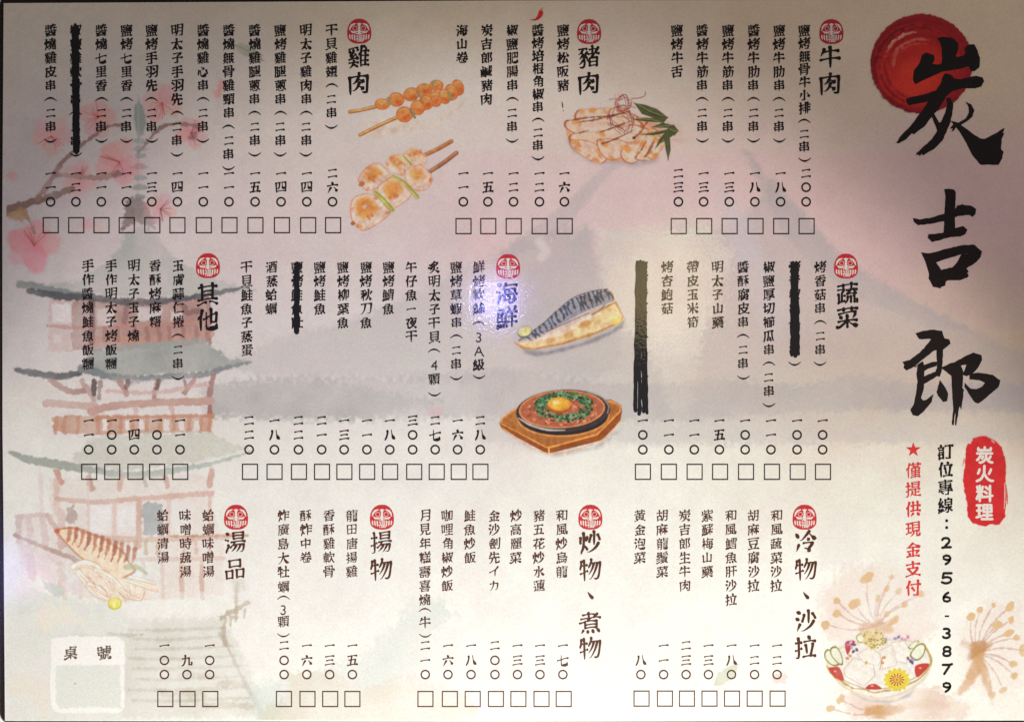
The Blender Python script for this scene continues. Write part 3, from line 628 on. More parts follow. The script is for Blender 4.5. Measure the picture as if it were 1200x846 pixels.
for i in range(21):
    t_ = i / 20; x = 618 + 96 * t_; yt = np.interp(x, [606,618,634,652,672,696,712,719], [400,394,382,366,350,342,340,347]); h = np.interp(x, [606,630,660,690,705,718], [3,10,18,22,17,9])
    s_.stroke([(x, yt + 0.5), (x + 2 + 2 * math.sin(i * 1.7), yt + h * .4), (x + 5, yt + h * .75)], [3.2, 2.8, 1.0], (66,68,80), 0.85, 0.7, wob=0.7)
s_.stroke([(608,399),(634,381),(652,365),(672,349),(696,341),(712,339)], 1.4, (70,70,80), 0.8, 0.7); s_.stroke([(712,340),(718,345),(720,352)], 1.4, (176,120,80), 0.8, 0.6); s_.build(1, grain=0.30)
s_ = Print('lemon_slice', mk.obj); s_.oval(615, 389, 9, 6.6, (86,98,80), 1, 0.7, rot=-.4); s_.oval(615, 388.3, 8.2, 5.6, (214,208,140), 1, 0.7, rot=-.4); s_.oval(615, 388.3, 5.8, 3.6, (230,222,170), 0.9, 1, rot=-.4); s_.oval(616, 388, 2.6, 1.5, (220,200,90), 0.8, 0.8, rot=-.4); s_.build(1, grain=0.30)
# sizzling plate
sz = picture('hot_plate_picture', 'round iron plate of minced meat with scallions and egg yolk on a wooden board')
sz.poly([(588,504),(640,530),(700,520),(728,500),(730,504),(702,526),(648,536),(620,526)], (196,186,180), 0.7, 3); sz.build(1, grain=0.30)
b = Print('wooden_board', sz.obj)
b.poly([(585,496),(588,490),(604,478),(716,468),(728,475),(729,482),(727,494),(705,516),(643,531.5),(640,531),(588,503)], (150,78,34), 1, 0.7)
b.poly([(585.5,496),(588,490),(604,478),(716,469),(728,475.5),(728,482),(700,510),(645,525),(640,525)], (226,150,72), 1, 0.6)
b.poly([(587.5,496),(590,490),(605,479.5),(715,471),(726,476),(725,482),(699,508),(644,523),(640,523)], (170,104,52), 1, 0.8, tex=0.15)
b.stroke([(588,501.5),(642,531),(704,516),(727,493)], 1, (240,170,90), 0.9, 0.5); b.stroke([(643,524),(643.5,531)], 1.6, (244,184,96), 0.95, 0.5); b.build(1, grain=0.30)
b = Print('iron_plate', sz.obj)
b.oval(660, 488.5, 54.5, 23.5, (214,140,72), 1, 0.7, rot=-.03, n=36); b.oval(660, 487, 53, 23, (40,34,36), 1, 0.7, rot=-.03, n=36); b.oval(660, 481.5, 55.5, 25, (60,50,50), 1, 0.7, rot=-.05, n=36)
b.stroke([(608,490),(622,498),(642,503.5),(662,504)], [1, 2.4, 2.4, 1], (200,190,184), 0.85, 0.7); b.stroke([(688,459),(704,465),(713,475),(712,484)], 1.6, (150,138,132), 0.8, 0.6); b.build(1, grain=0.30)
b = Print('minced_meat', sz.obj)
b.oval(658.5, 479.5, 50.5, 22, (226,146,92), 1, 0.7, rot=-.05, n=36); b.oval(658.5, 479.5, 49, 20.8, (176,96,66), 1, 1, rot=-.05, n=36, tex=0.1)
q = random.Random(21)
for k in range(150):
    a, r = q.uniform(0, 6.28), math.sqrt(q.random()) * 0.95
    b.oval(658 + 47 * r * math.cos(a), 479.5 + 19.5 * r * math.sin(a), q.uniform(1, 3), q.uniform(.8, 1.6), q.choice([(206,130,92), (150,70,50), (222,160,118), (186,100,76), (216,140,110), (134,58,44)]), 0.8, 0.7, rot=q.uniform(-.8, .8), n=10)
b.build(1, grain=0.30)
b = Print('scallions', sz.obj)
for k in range(430):
    a = q.uniform(0, 6.28); r = q.uniform(0.48, 0.84)
    x, y = 661 + 41 * r * math.cos(a), 475 + 23 * r * math.sin(a) * (1.0 if math.sin(a) > 0 else 0.80)
    if y < 459 and not (648 < x < 660): continue
    g = q.choice([(34,74,44), (46,92,58), (64,112,70), (96,140,96), (28,58,36), (126,160,120)])
    b.oval(x, y, q.uniform(1.2, 2.4), q.uniform(1.0, 1.7), g, 0.95, 0.5, rot=q.uniform(0, 3), n=9)
b.build(1, grain=0.30)
b = Print('egg_yolk', sz.obj); b.oval(655, 476, 14.5, 8.5, (180,80,40), 0.9, 1.4); b.oval(655.5, 473.5, 13.5, 8, (206,140,44), 1, 0.7); b.oval(654.5, 472.6, 12, 6.6, (232,178,66), 0.95, 1.5); b.oval(651, 471.5, 4.5, 2.4, (248,218,140), 0.9, 1.4, rot=-.2); b.oval(649.5, 472, 1.4, 1, (252,240,210), 0.95, 0.6); b.build(1, grain=0.30)
# grilled squid
sq = picture('squid_picture', 'pale grilled squid with brown stripes and a lemon slice')
sq.poly([(70,630),(84,654),(96,664),(110,700),(130,706),(160,704),(176,690),(120,660)], (196,190,184), 0.4, 3); sq.build(1, grain=0.15)
b = Print('squid_body', sq.obj)
BD = [(65,622),(74,618),(86,618),(100,622),(116,629),(132,637),(145,646),(152,658),(160,668),(150,676),(138,682),(124,674),(108,664),(92,652),(78,638)]
b.poly(BD, (204,148,110), 1, 1.1, smooth=True); b.poly([(69,623),(76,620),(86,620),(100,624),(116,631),(131,639),(143,648),(150,659),(156,668),(148,673),(137,678),(124,671),(108,661),(93,650),(79,636)], (240,216,190), 1, 1.2, smooth=True, tex=0.06)
for i in range(11):
    x = 76 + i * 7.6; yt = 619 + max(0, i - 1) * 2.6
    b.stroke([(x + 6, yt + 1), (x + 4.5, yt + 12), (x + 1, yt + 19 + (4 if 3 < i < 9 else 0))], [5.2, 4.0, 1.6], (172,94,66) if i % 2 else (190,120,86), 0.82, 1.2, wob=0.7)
    b.stroke([(x + 2.5, yt + 2), (x + 1.5, yt + 12)], [2, 1], (252,240,226), 0.7, 1)
b.oval(67, 622, 3.6, 3, (196,96,76), 0.85, 1.2); b.stroke([(74,619),(86,617.5),(100,621),(118,629),(134,638),(146,648)], 1.2, (196,120,92), 0.75, 0.7)
b.stroke([(148,664),(160,664),(172,672)], [7,6,3], (190,170,130), 0.8, 1.2); b.build(1, grain=0.15)
b = Print('tentacles', sq.obj)
b.poly([(84,664),(98,656),(118,664),(140,676),(160,678),(184,684),(186,692),(170,700),(150,704),(130,704),(112,696),(98,680)], (240,222,204), 0.95, 1.5, wob=1.2, tex=0.1)
for i, (pts, w) in enumerate((([(86,664),(98,660),(112,664),(124,676),(132,690)], 9), ([(92,670),(100,680),(112,694),(126,702)], 8), ([(112,668),(128,676),(142,690),(150,700)], 8), ([(130,680),(142,692),(156,700),(168,696)], 6), ([(148,680),(160,684),(172,688),(184,692)], 5), ([(150,686),(152,698),(164,702),(168,692)], 4), ([(104,684),(116,690),(128,698)], 7), ([(152,676),(168,680),(182,684)], 5))):
    b.stroke(pts, [w * .8, w * 1.1] + [w] * (len(pts) - 3) + [w * .6], (212,164,126), 0.9, 0.8, wob=0.5); b.stroke(pts, [w * .8 - 1.2, w * 1.1 - 1.6] + [w - 1.6] * (len(pts) - 3) + [w * .6 - 1.2], (250,240,226), 1, 0.9, wob=0.4); b.stroke([(x + 1, y + w * .22) for x, y in pts], 1.2, (222,176,140), 0.7, 0.7)
for x, y in ((118,686),(104,676),(140,694)): b.stroke([(x, y), (x + 6, y + 7), (x + 8, y + 12)], 1, (206,140,100), 0.75, 0.6)
b.build(1, grain=0.15)
b = Print('lemon_slice', sq.obj); b.oval(134.5, 707, 8.2, 7.4, (206,198,80), 1, 0.8); b.oval(134.5, 706.3, 6.8, 6, (240,230,120), 1, 0.9); b.oval(134, 706, 3.5, 3, (246,238,160), 0.8, 1); b.build(1, grain=0.15)
# tofu bowl
tf = picture('tofu_bowl_picture', 'white scalloped bowl of tofu cubes with flowers and vegetables')
tf.poly([(1000,812),(1020,820),(1050,820),(1070,808),(1066,816),(1040,824),(1012,820)], (198,194,196), 0.8, 2.2); tf.build(1, grain=0.10)
b = Print('bowl', tf.obj)
b.poly([(969,780),(972,764),(1000,752),(1040,748),(1078,752),(1090,766),(1092,778),(1084,796),(1064,810),(1040,818),(1018,817),(1000,812),(982,800)], (240,224,196), 1, 0.8, smooth=True); b.poly([(972,780),(975,766),(1000,756),(1040,750),(1076,754),(1088,768),(1089,778),(1080,795),(1062,808),(1040,815.5),(1020,815),(1002,810),(986,798)], (249,245,236), 1, 1, smooth=True)
b.stroke([(969,780),(975,790),(988,799),(1000,806),(1012,807),(1024,811),(1036,809),(1048,808),(1060,803),(1074,797),(1084,788),(1091,776),(1089,766),(1084,758)], 2.2, (206,172,92), 0.95, 0.7, wob=0.5); b.stroke([(974,786),(990,797),(1004,803),(1020,807),(1044,805),(1066,797),(1082,786)], 1, (184,140,50), 0.8, 0.6)
b.stroke([(1020,814),(1022,817)], 0.8, (206,206,206), .7, .5); b.stroke([(1046,812),(1044,817)], 0.8, (206,206,206), .7, .5); b.build(1, grain=0.10)
for pts in ([(988,784),(1000,770),(1024,776),(1026,792),(1012,804),(990,792)], [(1004,766),(1020,757),(1034,768),(1030,780),(1012,776)], [(1030,762),(1046,754),(1056,762),(1050,780),(1034,784)], [(1044,752),(1060,750),(1068,764),(1062,778),(1050,774)]):
    t_ = Print('tofu_cube', tf.obj); t_.poly(pts, (224,200,176), 1, 0.7); P = np.array(pts, float); c = P.mean(0); t_.poly((P - c) * .93 + c, (252,245,234), 1, 0.8); t_.stroke([P[1], c + [2, -2], P[3]], .7, (240,224,206), .7, .5); t_.build(1, grain=0.10)
for pts in ([(976,780),(967,772),(966,764),(971,760),(978,768),(984,778)], [(983,778),(974,768),(973,759),(980,757),(986,766),(988,778)], [(1006,752),(1003,746),(1008,742),(1013,745),(1014,752)], [(1066,768),(1072,758),(1080,753),(1085,757),(1082,768),(1074,774)], [(1064,758),(1072,751),(1077,751),(1070,760)]):
    t_ = Print('cucumber_slice', tf.obj); t_.poly(pts, (150,142,50), 1, 0.7, smooth=True); P = np.array(pts, float); c = P.mean(0); t_.poly((P - c) * .80 + c, (246,246,222), 1, 0.8, smooth=True); t_.build(1, grain=0.10)
for pts in ([(971,783),(976,781),(984,782),(989,797),(978,793)], [(1015,807),(1018,802),(1026,801),(1033,807)], [(1072,781),(1080,777),(1089,778),(1082,788),(1074,793)], [(990,754),(995,750),(1002,751),(998,758),(993,767)]):
    t_ = Print('tomato_wedge', tf.obj); t_.poly(pts, (206,72,60), 1, 0.8, smooth=True, tex=0.1); c = np.mean(pts, 0); t_.oval(c[0] - 1, c[1] - 1, 1.6, 1, (246,190,176), .8, .7); t_.build(1, grain=0.10)
t_ = Print('yellow_flower', tf.obj)
for k in range(14):
    a = k * 2 * math.pi / 14; t_.oval(1051 + 10.5 * math.cos(a), 796 + 8.8 * math.sin(a), 5.4, 2.9, (238,214,70), 1, 0.7, rot=a * 1.0)
t_.oval(1051, 796, 8.5, 7, (246,226,110), 1, 1)
for k in range(13):
    a = k * 2 * math.pi / 13; t_.stroke([(1051 + 3.5 * math.cos(a), 796 + 3 * math.sin(a)), (1051 + 8 * math.cos(a), 796 + 6.6 * math.sin(a))], [1, 1.8], (190,44,40), .95, .5)
t_.oval(1051, 796, 3, 2.6, (226,190,70), 1, .7); t_.oval(1051, 796, 1, .9, (110,70,30), .9, .5); t_.build(1, grain=0.10)
t_ = Print('crumb_topping', tf.obj); q = random.Random(4)
t_.oval(1024, 748, 15, 12, (238,214,160), .85, 3, wob=2, tex=.3)
for k in range(90):
    a, r = q.uniform(0, 6.28), math.sqrt(q.random()); t_.oval(1025 + 14 * r * math.cos(a), 748 + 11 * r * math.sin(a), 1.1, .9, q.choice([(206,180,80), (160,150,60), (226,190,110), (190,150,60), (150,160,80)]), .8, .5, n=8)
t_.build(1, grain=0.10)
t_ = Print('violet_flower', tf.obj)
for x, y, c in ((993,755,(150,130,190)),(998,758,(190,170,210)),(1001,755,(90,60,120)),(1000,763,(70,50,120)),(1004,761,(110,50,90)),(997,752,(206,190,220)),(996,768,(216,150,60)),(993,771,(206,130,50)),(1049,748,(150,150,200)),(1053,746,(120,120,180)),(1057,748,(220,160,190)),(1061,749,(232,170,190)),(1064,746,(214,130,160)),(1038,749,(170,160,200)),(1064,771,(120,60,90)),(1067,774,(80,60,130)),(1070,773,(180,160,210)),(1069,776,(60,40,120)),(1036,770,(220,150,80)),(1034,776,(214,140,70)),(1015,776,(226,170,60))):
    t_.oval(x, y, 2.4, 1.8, c, .9, .7, rot=q.uniform(0, 3), n=9)
t_.stroke([(1034,770),(1032,780),(1031,784)], 1.1, (214,140,80), .85, .5); t_.build(1, grain=0.10)

# ---------------------------------------------------------------- red sun behind the shop name
sn = picture('red_sun_print', 'glossy dark red brush-painted sun disc')
sn.oval(1080, 75, 60, 58.5, (96,14,18), 1, 0.9, n=48, wob=0.5)
sn.oval(1078, 77, 53, 50, (108,17,18), 0.9, 3, n=40, tex=0.2)
sn.oval(1072, 86, 43, 38, (124,24,20), 0.85, 6, n=36, tex=0.2)
sn.oval(1076, 92, 26, 22, (150,38,26), 0.8, 8, n=30)
for r_, a0, a1, w, c, al in ((57,.2,6.3,2.5,(78,10,14),.5),(51,-3.1,-1.7,4,(72,8,12),.75),(47,-2.9,-1.0,2.5,(76,10,14),.7),(42.5,-2.85,-1.65,2.2,(206,124,106),.75),(44,-2.6,-1.9,1.2,(222,150,132),.7),(38,-3.0,-1.2,2.4,(84,12,14),.55),(33.5,-2.8,-1.25,3.0,(196,108,92),.62),(31,-3.3,-2.3,2.4,(196,108,92),.6),(28,-2.6,-1.3,1.6,(176,76,60),.5),(53,1.9,3.7,3,(76,10,14),.65),(47,1.7,3.3,2.2,(84,12,14),.6),(41,1.9,3.5,2,(92,16,16),.55),(36,1.6,3.0,1.6,(168,50,34),.5),(39,-1.4,-.3,2.4,(88,12,16),.55),(51,-1.5,-.1,3.4,(80,10,14),.6),(45,-.9,.3,2,(140,32,28),.5)):
    P = [(1078 + r_ * math.cos(a), 78 + r_ * .95 * math.sin(a)) for a in np.linspace(a0, a1, 13)]
    sn.stroke(P, [w * q_ for q_ in (.2,.5,.8,1,1,1,1,1,1,1,.8,.5,.2)], c, al, 0.9, wob=1.1, tex=.4)
sn.build(1, grain=0.12)
# seal
sl = picture('seal_print', 'red seal with four white characters')
sl.poly([(1137,520),(1140,514),(1146,512),(1151,510.5),(1156,511),(1161,514),(1168,517),(1174,524),(1177,534),(1179,548),(1179,556),(1178,572),(1179,590),(1178,606),(1172,614),(1166,615),(1160,614),(1155,616.5),(1148,615),(1140,613),(1134,605),(1133,590),(1130,575),(1128.5,562),(1130,548),(1131,536),(1132,526),(1134,519.5)], (206,44,46), 1, 0.6, wob=0.5)
sl.stroke([(1178.6,568),(1180,580),(1180.5,590)], [1, 1.8, 1], (206,44,46), 1, .5); sl.stroke([(1177.2,566),(1177.4,582),(1176.8,596)], [.6, 1.1, .5], (226,214,198), .9, .4); sl.stroke([(1130,538),(1128,546)], [1.6, .5], (206,44,46), .9, .5); sl.stroke([(1162,516),(1165,518.5)], 1, (226,214,198), .7, .4); sl.build(1, grain=0.12)
# chilli, table number box, specks
cl = picture('chilli_picture', 'small red chilli above the spicy dish')
cl.poly([(622,23.2),(627,22.5),(630,18),(631.5,13.5),(634,12),(636.5,14.5),(636,18.5),(633,22),(629,24.3),(625,24.6)], (132,22,26), 1, 0.6, smooth=True); cl.stroke([(634,13),(635.2,10)], [1.6, 1.2], (150,50,50), 1, .5); cl.stroke([(631,16),(630,20)], 1.1, (176,70,66), .7, .6); cl.build(1, grain=0.30)
tn = picture('table_number_box', 'pale rounded box for the table number')
def rbox(x0, y0, x1, y1, r):
    P = []
    for cx, cy, a in ((x1 - r, y0 + r, -90), (x1 - r, y1 - r, 0), (x0 + r, y1 - r, 90), (x0 + r, y0 + r, 180)):
        for k in range(5): P.append((cx + r * math.cos(math.radians(a + k * 22.5)), cy + r * math.sin(math.radians(a + k * 22.5))))
    return P
tn.poly(rbox(60,746,146,835,10), (255,250,243), 1, 1.2, wob=.8); tn.poly([(65,779),(141,779),(142,830),(124,828),(66,830)], (232,233,222), .95, 1.4, wob=1); tn.stroke([(62,776),(61,800),(63,822),(72,834)], [3,4.5,5,2], (255,250,244), 1, 1.2); tn.poly([(60,748),(84,745),(130,746),(146,752),(146,778),(61,778)], (255,251,244), 1, 1.2, wob=1); tn.oval(88, 800.5, 1.2, 1, (206,140,120), .8, .6); tn.build(1)
# ---------------------------------------------------------------- brush writing
# every character as brush strokes on a 64 x 64 grid: [free-end flags, x, y, x, y, ...]
GL = {
'醬': [[0,36,27,36,18,37,16,53,16],[3,4,28,58,28],[3,19,58,19,33],[0,8,50,19,50],[1,8,57,8,50],[0,25,27,25,21],[0,9,20,25,21],[0,9,20,9,5],[0,9,5,53,5],[0,53,21,53,5],[0,25,21,53,21],[0,9,10,53,10],[1,44,59,41,59,40,57],[1,26,47,32,47,46,50,52,54,53,56],[1,25,54,27,53,39,57,53,56],[1,5,43,19,43],[2,9,43,8,35,6,33,4,33],[1,32,51,35,48],[2,31,42,31,38,35,35],[3,25,42,58,42],[1,13,15,16,14,23,17,25,21],[3,49,45,49,34,48,33,42,33],[1,37,53,39,53,42,50]],
'燒': [[1,41,58,41,45],[3,29,53,54,53],[1,32,39,32,28],[3,24,27,37,28,39,30],[3,26,36,37,36],[3,13,57,13,22,5,5],[2,13,22,16,20,20,14,20,13],[2,34,20,34,14,32,10,25,6,21,6],[3,25,21,57,21],[1,49,39,49,28],[3,44,36,55,36],[3,42,28,57,28],[3,26,44,57,44],[0,45,20,46,6],[0,46,6,57,5],[1,57,13,58,8,57,5],[3,7,45,7,39,5,33],[3,21,47,18,37]],
'雞': [[1,18,23,18,19],[3,5,18,29,18],[1,45,57,48,55,51,50,50,45],[0,16,35,15,33,12,30,11,28],[2,9,36,18,35,23,39],[1,17,51,18,48,17,45,10,39,9,36],[2,37,45,57,45],[0,49,45,49,8],[2,37,20,56,20],[3,40,58,36,42,37,5],[2,16,18,16,14,11,8,6,5,4,6],[1,5,27,8,26,10,28,13,27,27,29],[3,26,33,27,29,29,26],[2,37,33,56,33],[2,16,14,28,6],[2,37,8,58,8],[2,36,40,32,39,31,34],[3,29,51,26,46],[3,6,49,10,45],[3,6,54,28,57]],
'皮': [[1,33,57,33,34],[2,54,49,52,40],[0,12,49,54,49],[2,12,49,12,34,11,19,6,6],[0,22,33,24,27,34,14],[0,49,33,50,30,48,26,38,14],[0,12,34,49,33],[0,34,14,38,14],[1,13,7,17,6,24,8,33,12,34,14],[2,38,14,39,12,43,9,51,6,56,5,60,7]],
'串': [[0,31,28,54,28],[0,54,28,54,15],[0,9,15,54,15],[0,9,28,9,15],[0,9,28,31,28],[3,31,58,31,5],[0,31,38,50,38],[0,51,51,50,38],[0,11,51,51,51],[0,11,51,11,38],[0,11,38,31,38]],
'二': [[3,5,12,57,12],[3,10,51,52,51]],
'椒': [[3,30,56,30,9,29,6,26,6,24,7],[2,30,48,38,48],[3,13,57,11,35,13,34,13,5],[2,12,37,16,34,19,30,19,28],[3,6,45,18,45],[3,21,35,39,35],[2,11,35,9,33,5,21,4,18],[2,43,52,43,49,46,31,47,26,49,24,49,18,57,6],[0,43,52,57,52],[0,57,52,53,32,51,26,49,24],[2,49,18,47,17,43,11,39,7],[3,24,25,20,14],[2,40,18,41,18],[1,36,26,40,18]],
'鹽': [[0,17,36,17,26],[0,7,45,24,45],[0,24,45,24,36],[0,7,36,24,36],[1,36,57,35,53,30,46,31,43,32,42,32,26],[0,32,26,56,26],[0,55,42,56,26],[0,32,42,44,43,55,42],[0,38,19,38,5],[3,4,5,58,5],[0,25,19,25,5],[3,38,38,43,35,50,30],[2,44,34,37,29],[0,44,53,44,43],[0,17,55,17,45],[0,51,19,52,5],[0,12,19,51,19],[0,12,19,11,5],[2,7,55,25,55],[0,7,55,7,26],[2,7,26,25,26],[1,44,30,46,28,46,25],[1,48,39,45,34],[2,35,53,58,53],[2,44,47,55,47],[3,50,35,52,34],[3,36,34,38,34]],
'軟': [[3,16,58,16,5],[0,7,43,6,34],[0,7,43,26,43],[0,26,43,26,24],[0,7,24,26,24],[0,6,34,7,24],[3,5,15,29,15],[1,43,37,43,25],[0,43,25,46,23,51,11,56,6],[2,56,6,57,6],[2,43,25,42,23,37,14,30,6,29,6],[0,6,34,26,34],[3,38,58,37,47,32,36],[0,37,47,55,46],[2,55,46,55,42,54,34],[3,5,51,28,51]],
'骨': [[0,33,50,33,41],[0,15,50,33,50],[2,57,41,57,33],[0,6,41,15,41,57,41],[2,6,41,6,33],[2,48,33,48,6,45,4,39,4],[0,14,33,48,33],[2,14,33,14,5],[0,14,15,48,15],[0,15,58,15,41],[0,15,58,47,58],[0,47,58,47,41],[0,14,24,48,24]],
'七': [[3,23,57,23,13,24,8,28,6,50,6,53,7,55,10,55,15,54,18],[2,23,36,57,41],[1,4,33,6,33,23,35]],
'里': [[0,32,57,32,6],[0,11,44,52,44],[0,52,57,52,44],[0,11,57,52,57],[0,11,57,11,32],[0,11,32,52,32],[0,52,44,52,32],[3,9,20,54,20],[3,5,6,58,6]],
'香': [[0,15,7,48,7],[0,48,25,48,7],[0,15,25,48,25],[0,15,25,15,7],[0,15,16,48,16],[2,26,44,25,40,16,33,6,27,3,28],[3,6,44,57,44],[2,31,54,31,32],[3,11,54,31,54,47,57,51,56],[2,37,43,38,40,44,35,56,28,58,28]],
'烤': [[3,26,39,58,39],[1,59,56,56,54,52,48,49,44,48,40],[1,39,58,39,39],[0,42,39,38,31],[0,34,27,33,26],[0,34,27,33,26],[1,37,6,42,4,50,5],[0,54,18,53,12,50,5],[0,34,19,54,18],[0,34,29,35,26,34,19],[3,21,24,24,24,31,28,35,29,37,31,57,30],[1,29,51,48,51,52,48],[3,14,58,13,22,10,14,6,6],[2,13,22,16,21,21,14,21,11],[3,23,47,19,37],[3,6,45,5,33]],
'手': [[0,31,54,31,6],[1,16,6,19,5,27,5,31,6],[3,5,25,57,25],[3,9,40,54,40],[3,9,53,31,54,49,58,52,57]],
'羽': [[1,4,18,6,18,23,27,27,28],[1,7,58,28,57],[2,28,57,27,7,24,5,17,5,14,8],[1,36,58,58,57],[2,58,57,58,8,57,7,55,5,47,5,45,6],[1,37,19,53,29,58,29],[3,7,46,10,45,16,37],[3,38,47,45,38]],
'先': [[3,16,57,17,56,15,48,14,48,9,39],[2,15,48,52,48],[1,31,58,31,31],[3,6,31,56,31],[2,23,31,21,22,18,14,15,10,10,6,8,5,5,6],[0,39,31,39,9,40,6],[2,40,6,55,6,57,8,57,14]],
'明': [[2,34,58,33,27,28,13,23,6],[0,34,58,57,58],[0,57,58,56,7],[1,44,7,47,5,53,5,56,7],[0,33,26,57,26],[0,33,42,57,42],[0,6,22,23,22],[0,23,57,23,22],[0,6,57,23,57],[2,6,57,6,16],[0,6,40,23,40]],
'太': [[2,32,39,34,37,39,23,44,16,54,7,60,7],[2,31,39,33,41,56,41],[1,31,57,31,39],[1,6,41,30,41],[2,24,18,34,7],[0,24,18,24,18],[0,24,18,24,18],[0,22,18,24,18],[0,31,39,29,38,27,29,22,18],[2,22,18,20,17,11,8,6,6]],
'子': [[0,48,55,46,51,33,43,31,41,31,8],[1,17,8,20,6,28,6,31,8],[3,5,32,58,32],[3,11,56,51,56]],
'心': [[3,12,38,10,36,6,16],[3,23,55,25,56,29,53,38,44],[3,20,40,20,13,21,9,23,7,43,7,45,10,46,14,46,18,45,21],[3,51,37,57,18]],
'無': [[3,17,58,13,49,10,48,6,44],[0,13,49,14,21],[3,8,36,55,36],[0,48,51,48,21],[3,6,21,57,21],[2,15,51,55,51],[0,25,51,25,21],[0,37,51,37,21],[3,48,15,51,14,56,6,59,5],[3,15,15,12,14,8,7,4,4],[3,37,14,40,6],[3,24,13,25,6]],
'頸': [[0,35,28,35,18],[0,35,18,55,18],[0,55,47,55,18],[0,35,47,55,47],[0,35,47,35,28],[0,35,37,55,37],[0,16,27,16,12],[3,5,27,27,27],[0,35,28,55,28],[3,5,10,27,13,30,16],[0,45,56,44,47],[3,33,56,57,56],[3,17,50,13,42,18,33],[3,49,13,50,13,58,7],[3,5,56,27,56],[3,27,51,25,50,21,43,27,33],[3,29,7,33,8,39,13],[3,8,50,5,42,9,33]],
'腿': [[2,22,8,22,6],[0,18,9,22,8],[1,11,8,14,6,17,7,18,9],[0,28,13,22,8],[0,18,56,18,9],[0,8,57,18,56],[2,8,57,8,26,6,14,5,8,5,5],[0,8,27,18,27],[2,38,18,46,20],[0,38,56,38,18],[0,38,56,54,56],[0,54,56,54,37],[0,38,37,54,37],[0,38,47,54,47],[0,8,42,18,42],[0,28,37,28,13],[1,24,38,28,37],[2,28,13,37,8,41,7,55,7,60,10],[3,45,31,48,27,50,26,51,23,55,18],[1,56,30,50,26],[3,26,54,29,48]],
'蔥': [[0,20,27,29,29,30,31],[0,20,27,19,23],[1,33,50,30,49,29,44],[0,19,23,50,23],[0,51,44,50,23],[0,11,44,51,44],[0,11,44,11,24],[0,11,24,19,23],[3,42,58,42,50],[3,5,54,57,54],[2,29,23,29,19,34,15],[0,31,44,29,39],[0,40,38,39,36,35,33,35,31],[1,18,35,20,34,28,39,40,38],[0,35,31,36,30,42,27],[0,42,27,42,23],[3,20,58,20,50],[1,24,33,29,33,30,31,35,31],[3,12,15,8,7],[3,48,16,53,13,57,8,58,8],[3,21,15,21,6,24,4,40,4,43,6,43,9]],
'肉': [[0,30,49,30,42],[2,54,48,54,6,53,5,45,5,42,7],[0,8,49,54,48],[2,8,49,8,5],[2,30,42,34,40,46,33],[2,30,42,28,42,25,37,21,34,18,32,15,32],[3,34,33,31,30,30,24,23,16,17,13,14,14],[2,30,24,34,23,45,14],[1,32,58,32,49]],
'干': [[2,31,56,31,6],[3,8,56,55,56],[3,5,34,58,34]],
'貝': [[0,13,58,13,33],[0,13,58,50,58],[0,50,58,50,21],[0,13,21,50,21],[0,13,33,13,21],[0,13,33,50,33],[0,13,45,50,45],[3,3,6,8,6,21,14,25,14],[3,39,14,41,14,55,6,59,6]],
'翅': [[0,23,35,20,24,17,18,15,16],[0,8,35,23,35],[0,8,35,10,23,13,18,15,16],[1,15,57,15,35],[1,28,55,38,55],[2,38,55,38,16,36,14,31,14,29,15],[1,28,24,34,30,38,30],[0,15,16,15,14],[2,15,14,21,10,30,6,56,6,60,8],[2,15,14,8,7,4,6],[1,45,55,55,55],[2,55,55,55,16,55,14,53,14,48,14,46,15],[1,45,25,52,31,55,32],[3,5,49,23,49],[3,44,47,46,47,49,40],[3,28,47,30,46,33,40]],
'一': [[3,5,31,58,31]],
'三': [[3,5,9,58,9],[3,9,54,54,54],[3,13,32,49,32]],
'四': [[2,23,57,23,42,21,32,17,26,13,23],[2,57,57,58,6],[0,5,57,57,57],[2,5,57,5,6],[0,5,11,58,11],[2,38,57,39,28,42,27,52,27,54,29]],
'五': [[0,28,54,26,35],[0,47,34,44,9],[0,25,35,47,34],[0,25,35,21,9],[1,13,35,25,35],[3,9,54,53,54],[3,5,9,58,9]],
'六': [[3,24,30,20,28,11,11,7,6,5,6],[3,6,41,57,41],[3,29,57,33,49,35,48],[3,39,29,42,29,56,7]],
'八': [[3,21,53,20,39,17,29,13,19,6,9],[3,39,55,41,39,45,25,50,15,57,9,59,9]],
'九': [[3,24,57,23,35,19,20,16,14,10,9,7,7,4,7],[1,56,17,58,14,56,7],[0,43,8,46,6,56,7],[0,42,42,43,8],[1,8,42,42,42]],
'海': [[0,53,40,52,13],[0,28,40,53,40],[0,28,40,26,27],[2,25,13,56,13],[0,25,27,25,13],[3,29,57,28,51,26,50,20,41],[2,28,51,57,50],[3,20,27,58,27],[1,35,23,41,18,41,13],[1,39,6,41,5,49,5,51,10,51,13],[1,37,37,42,32,42,27],[3,13,25,14,23,7,7,8,4],[3,5,38,12,35],[3,9,57,16,53]],
'山': [[1,31,58,31,9],[0,9,9,54,9],[1,9,45,9,9],[3,54,45,54,5]],
'卷': [[2,16,28,18,25,19,8,21,6,47,6,49,8,50,11,48,14],[0,18,25,41,25],[0,28,46,24,36],[3,6,36,56,36],[0,41,25,41,20,39,15],[1,29,16,32,15,39,15],[0,45,29,41,25],[1,4,23,6,23,14,28,16,28],[0,20,35,19,32,16,30,16,28],[1,49,56,46,55,43,50,42,47],[3,10,47,52,47],[1,14,56,16,55,19,51,19,47],[2,41,35,42,32,49,25,56,22,60,23],[1,32,57,30,47]],
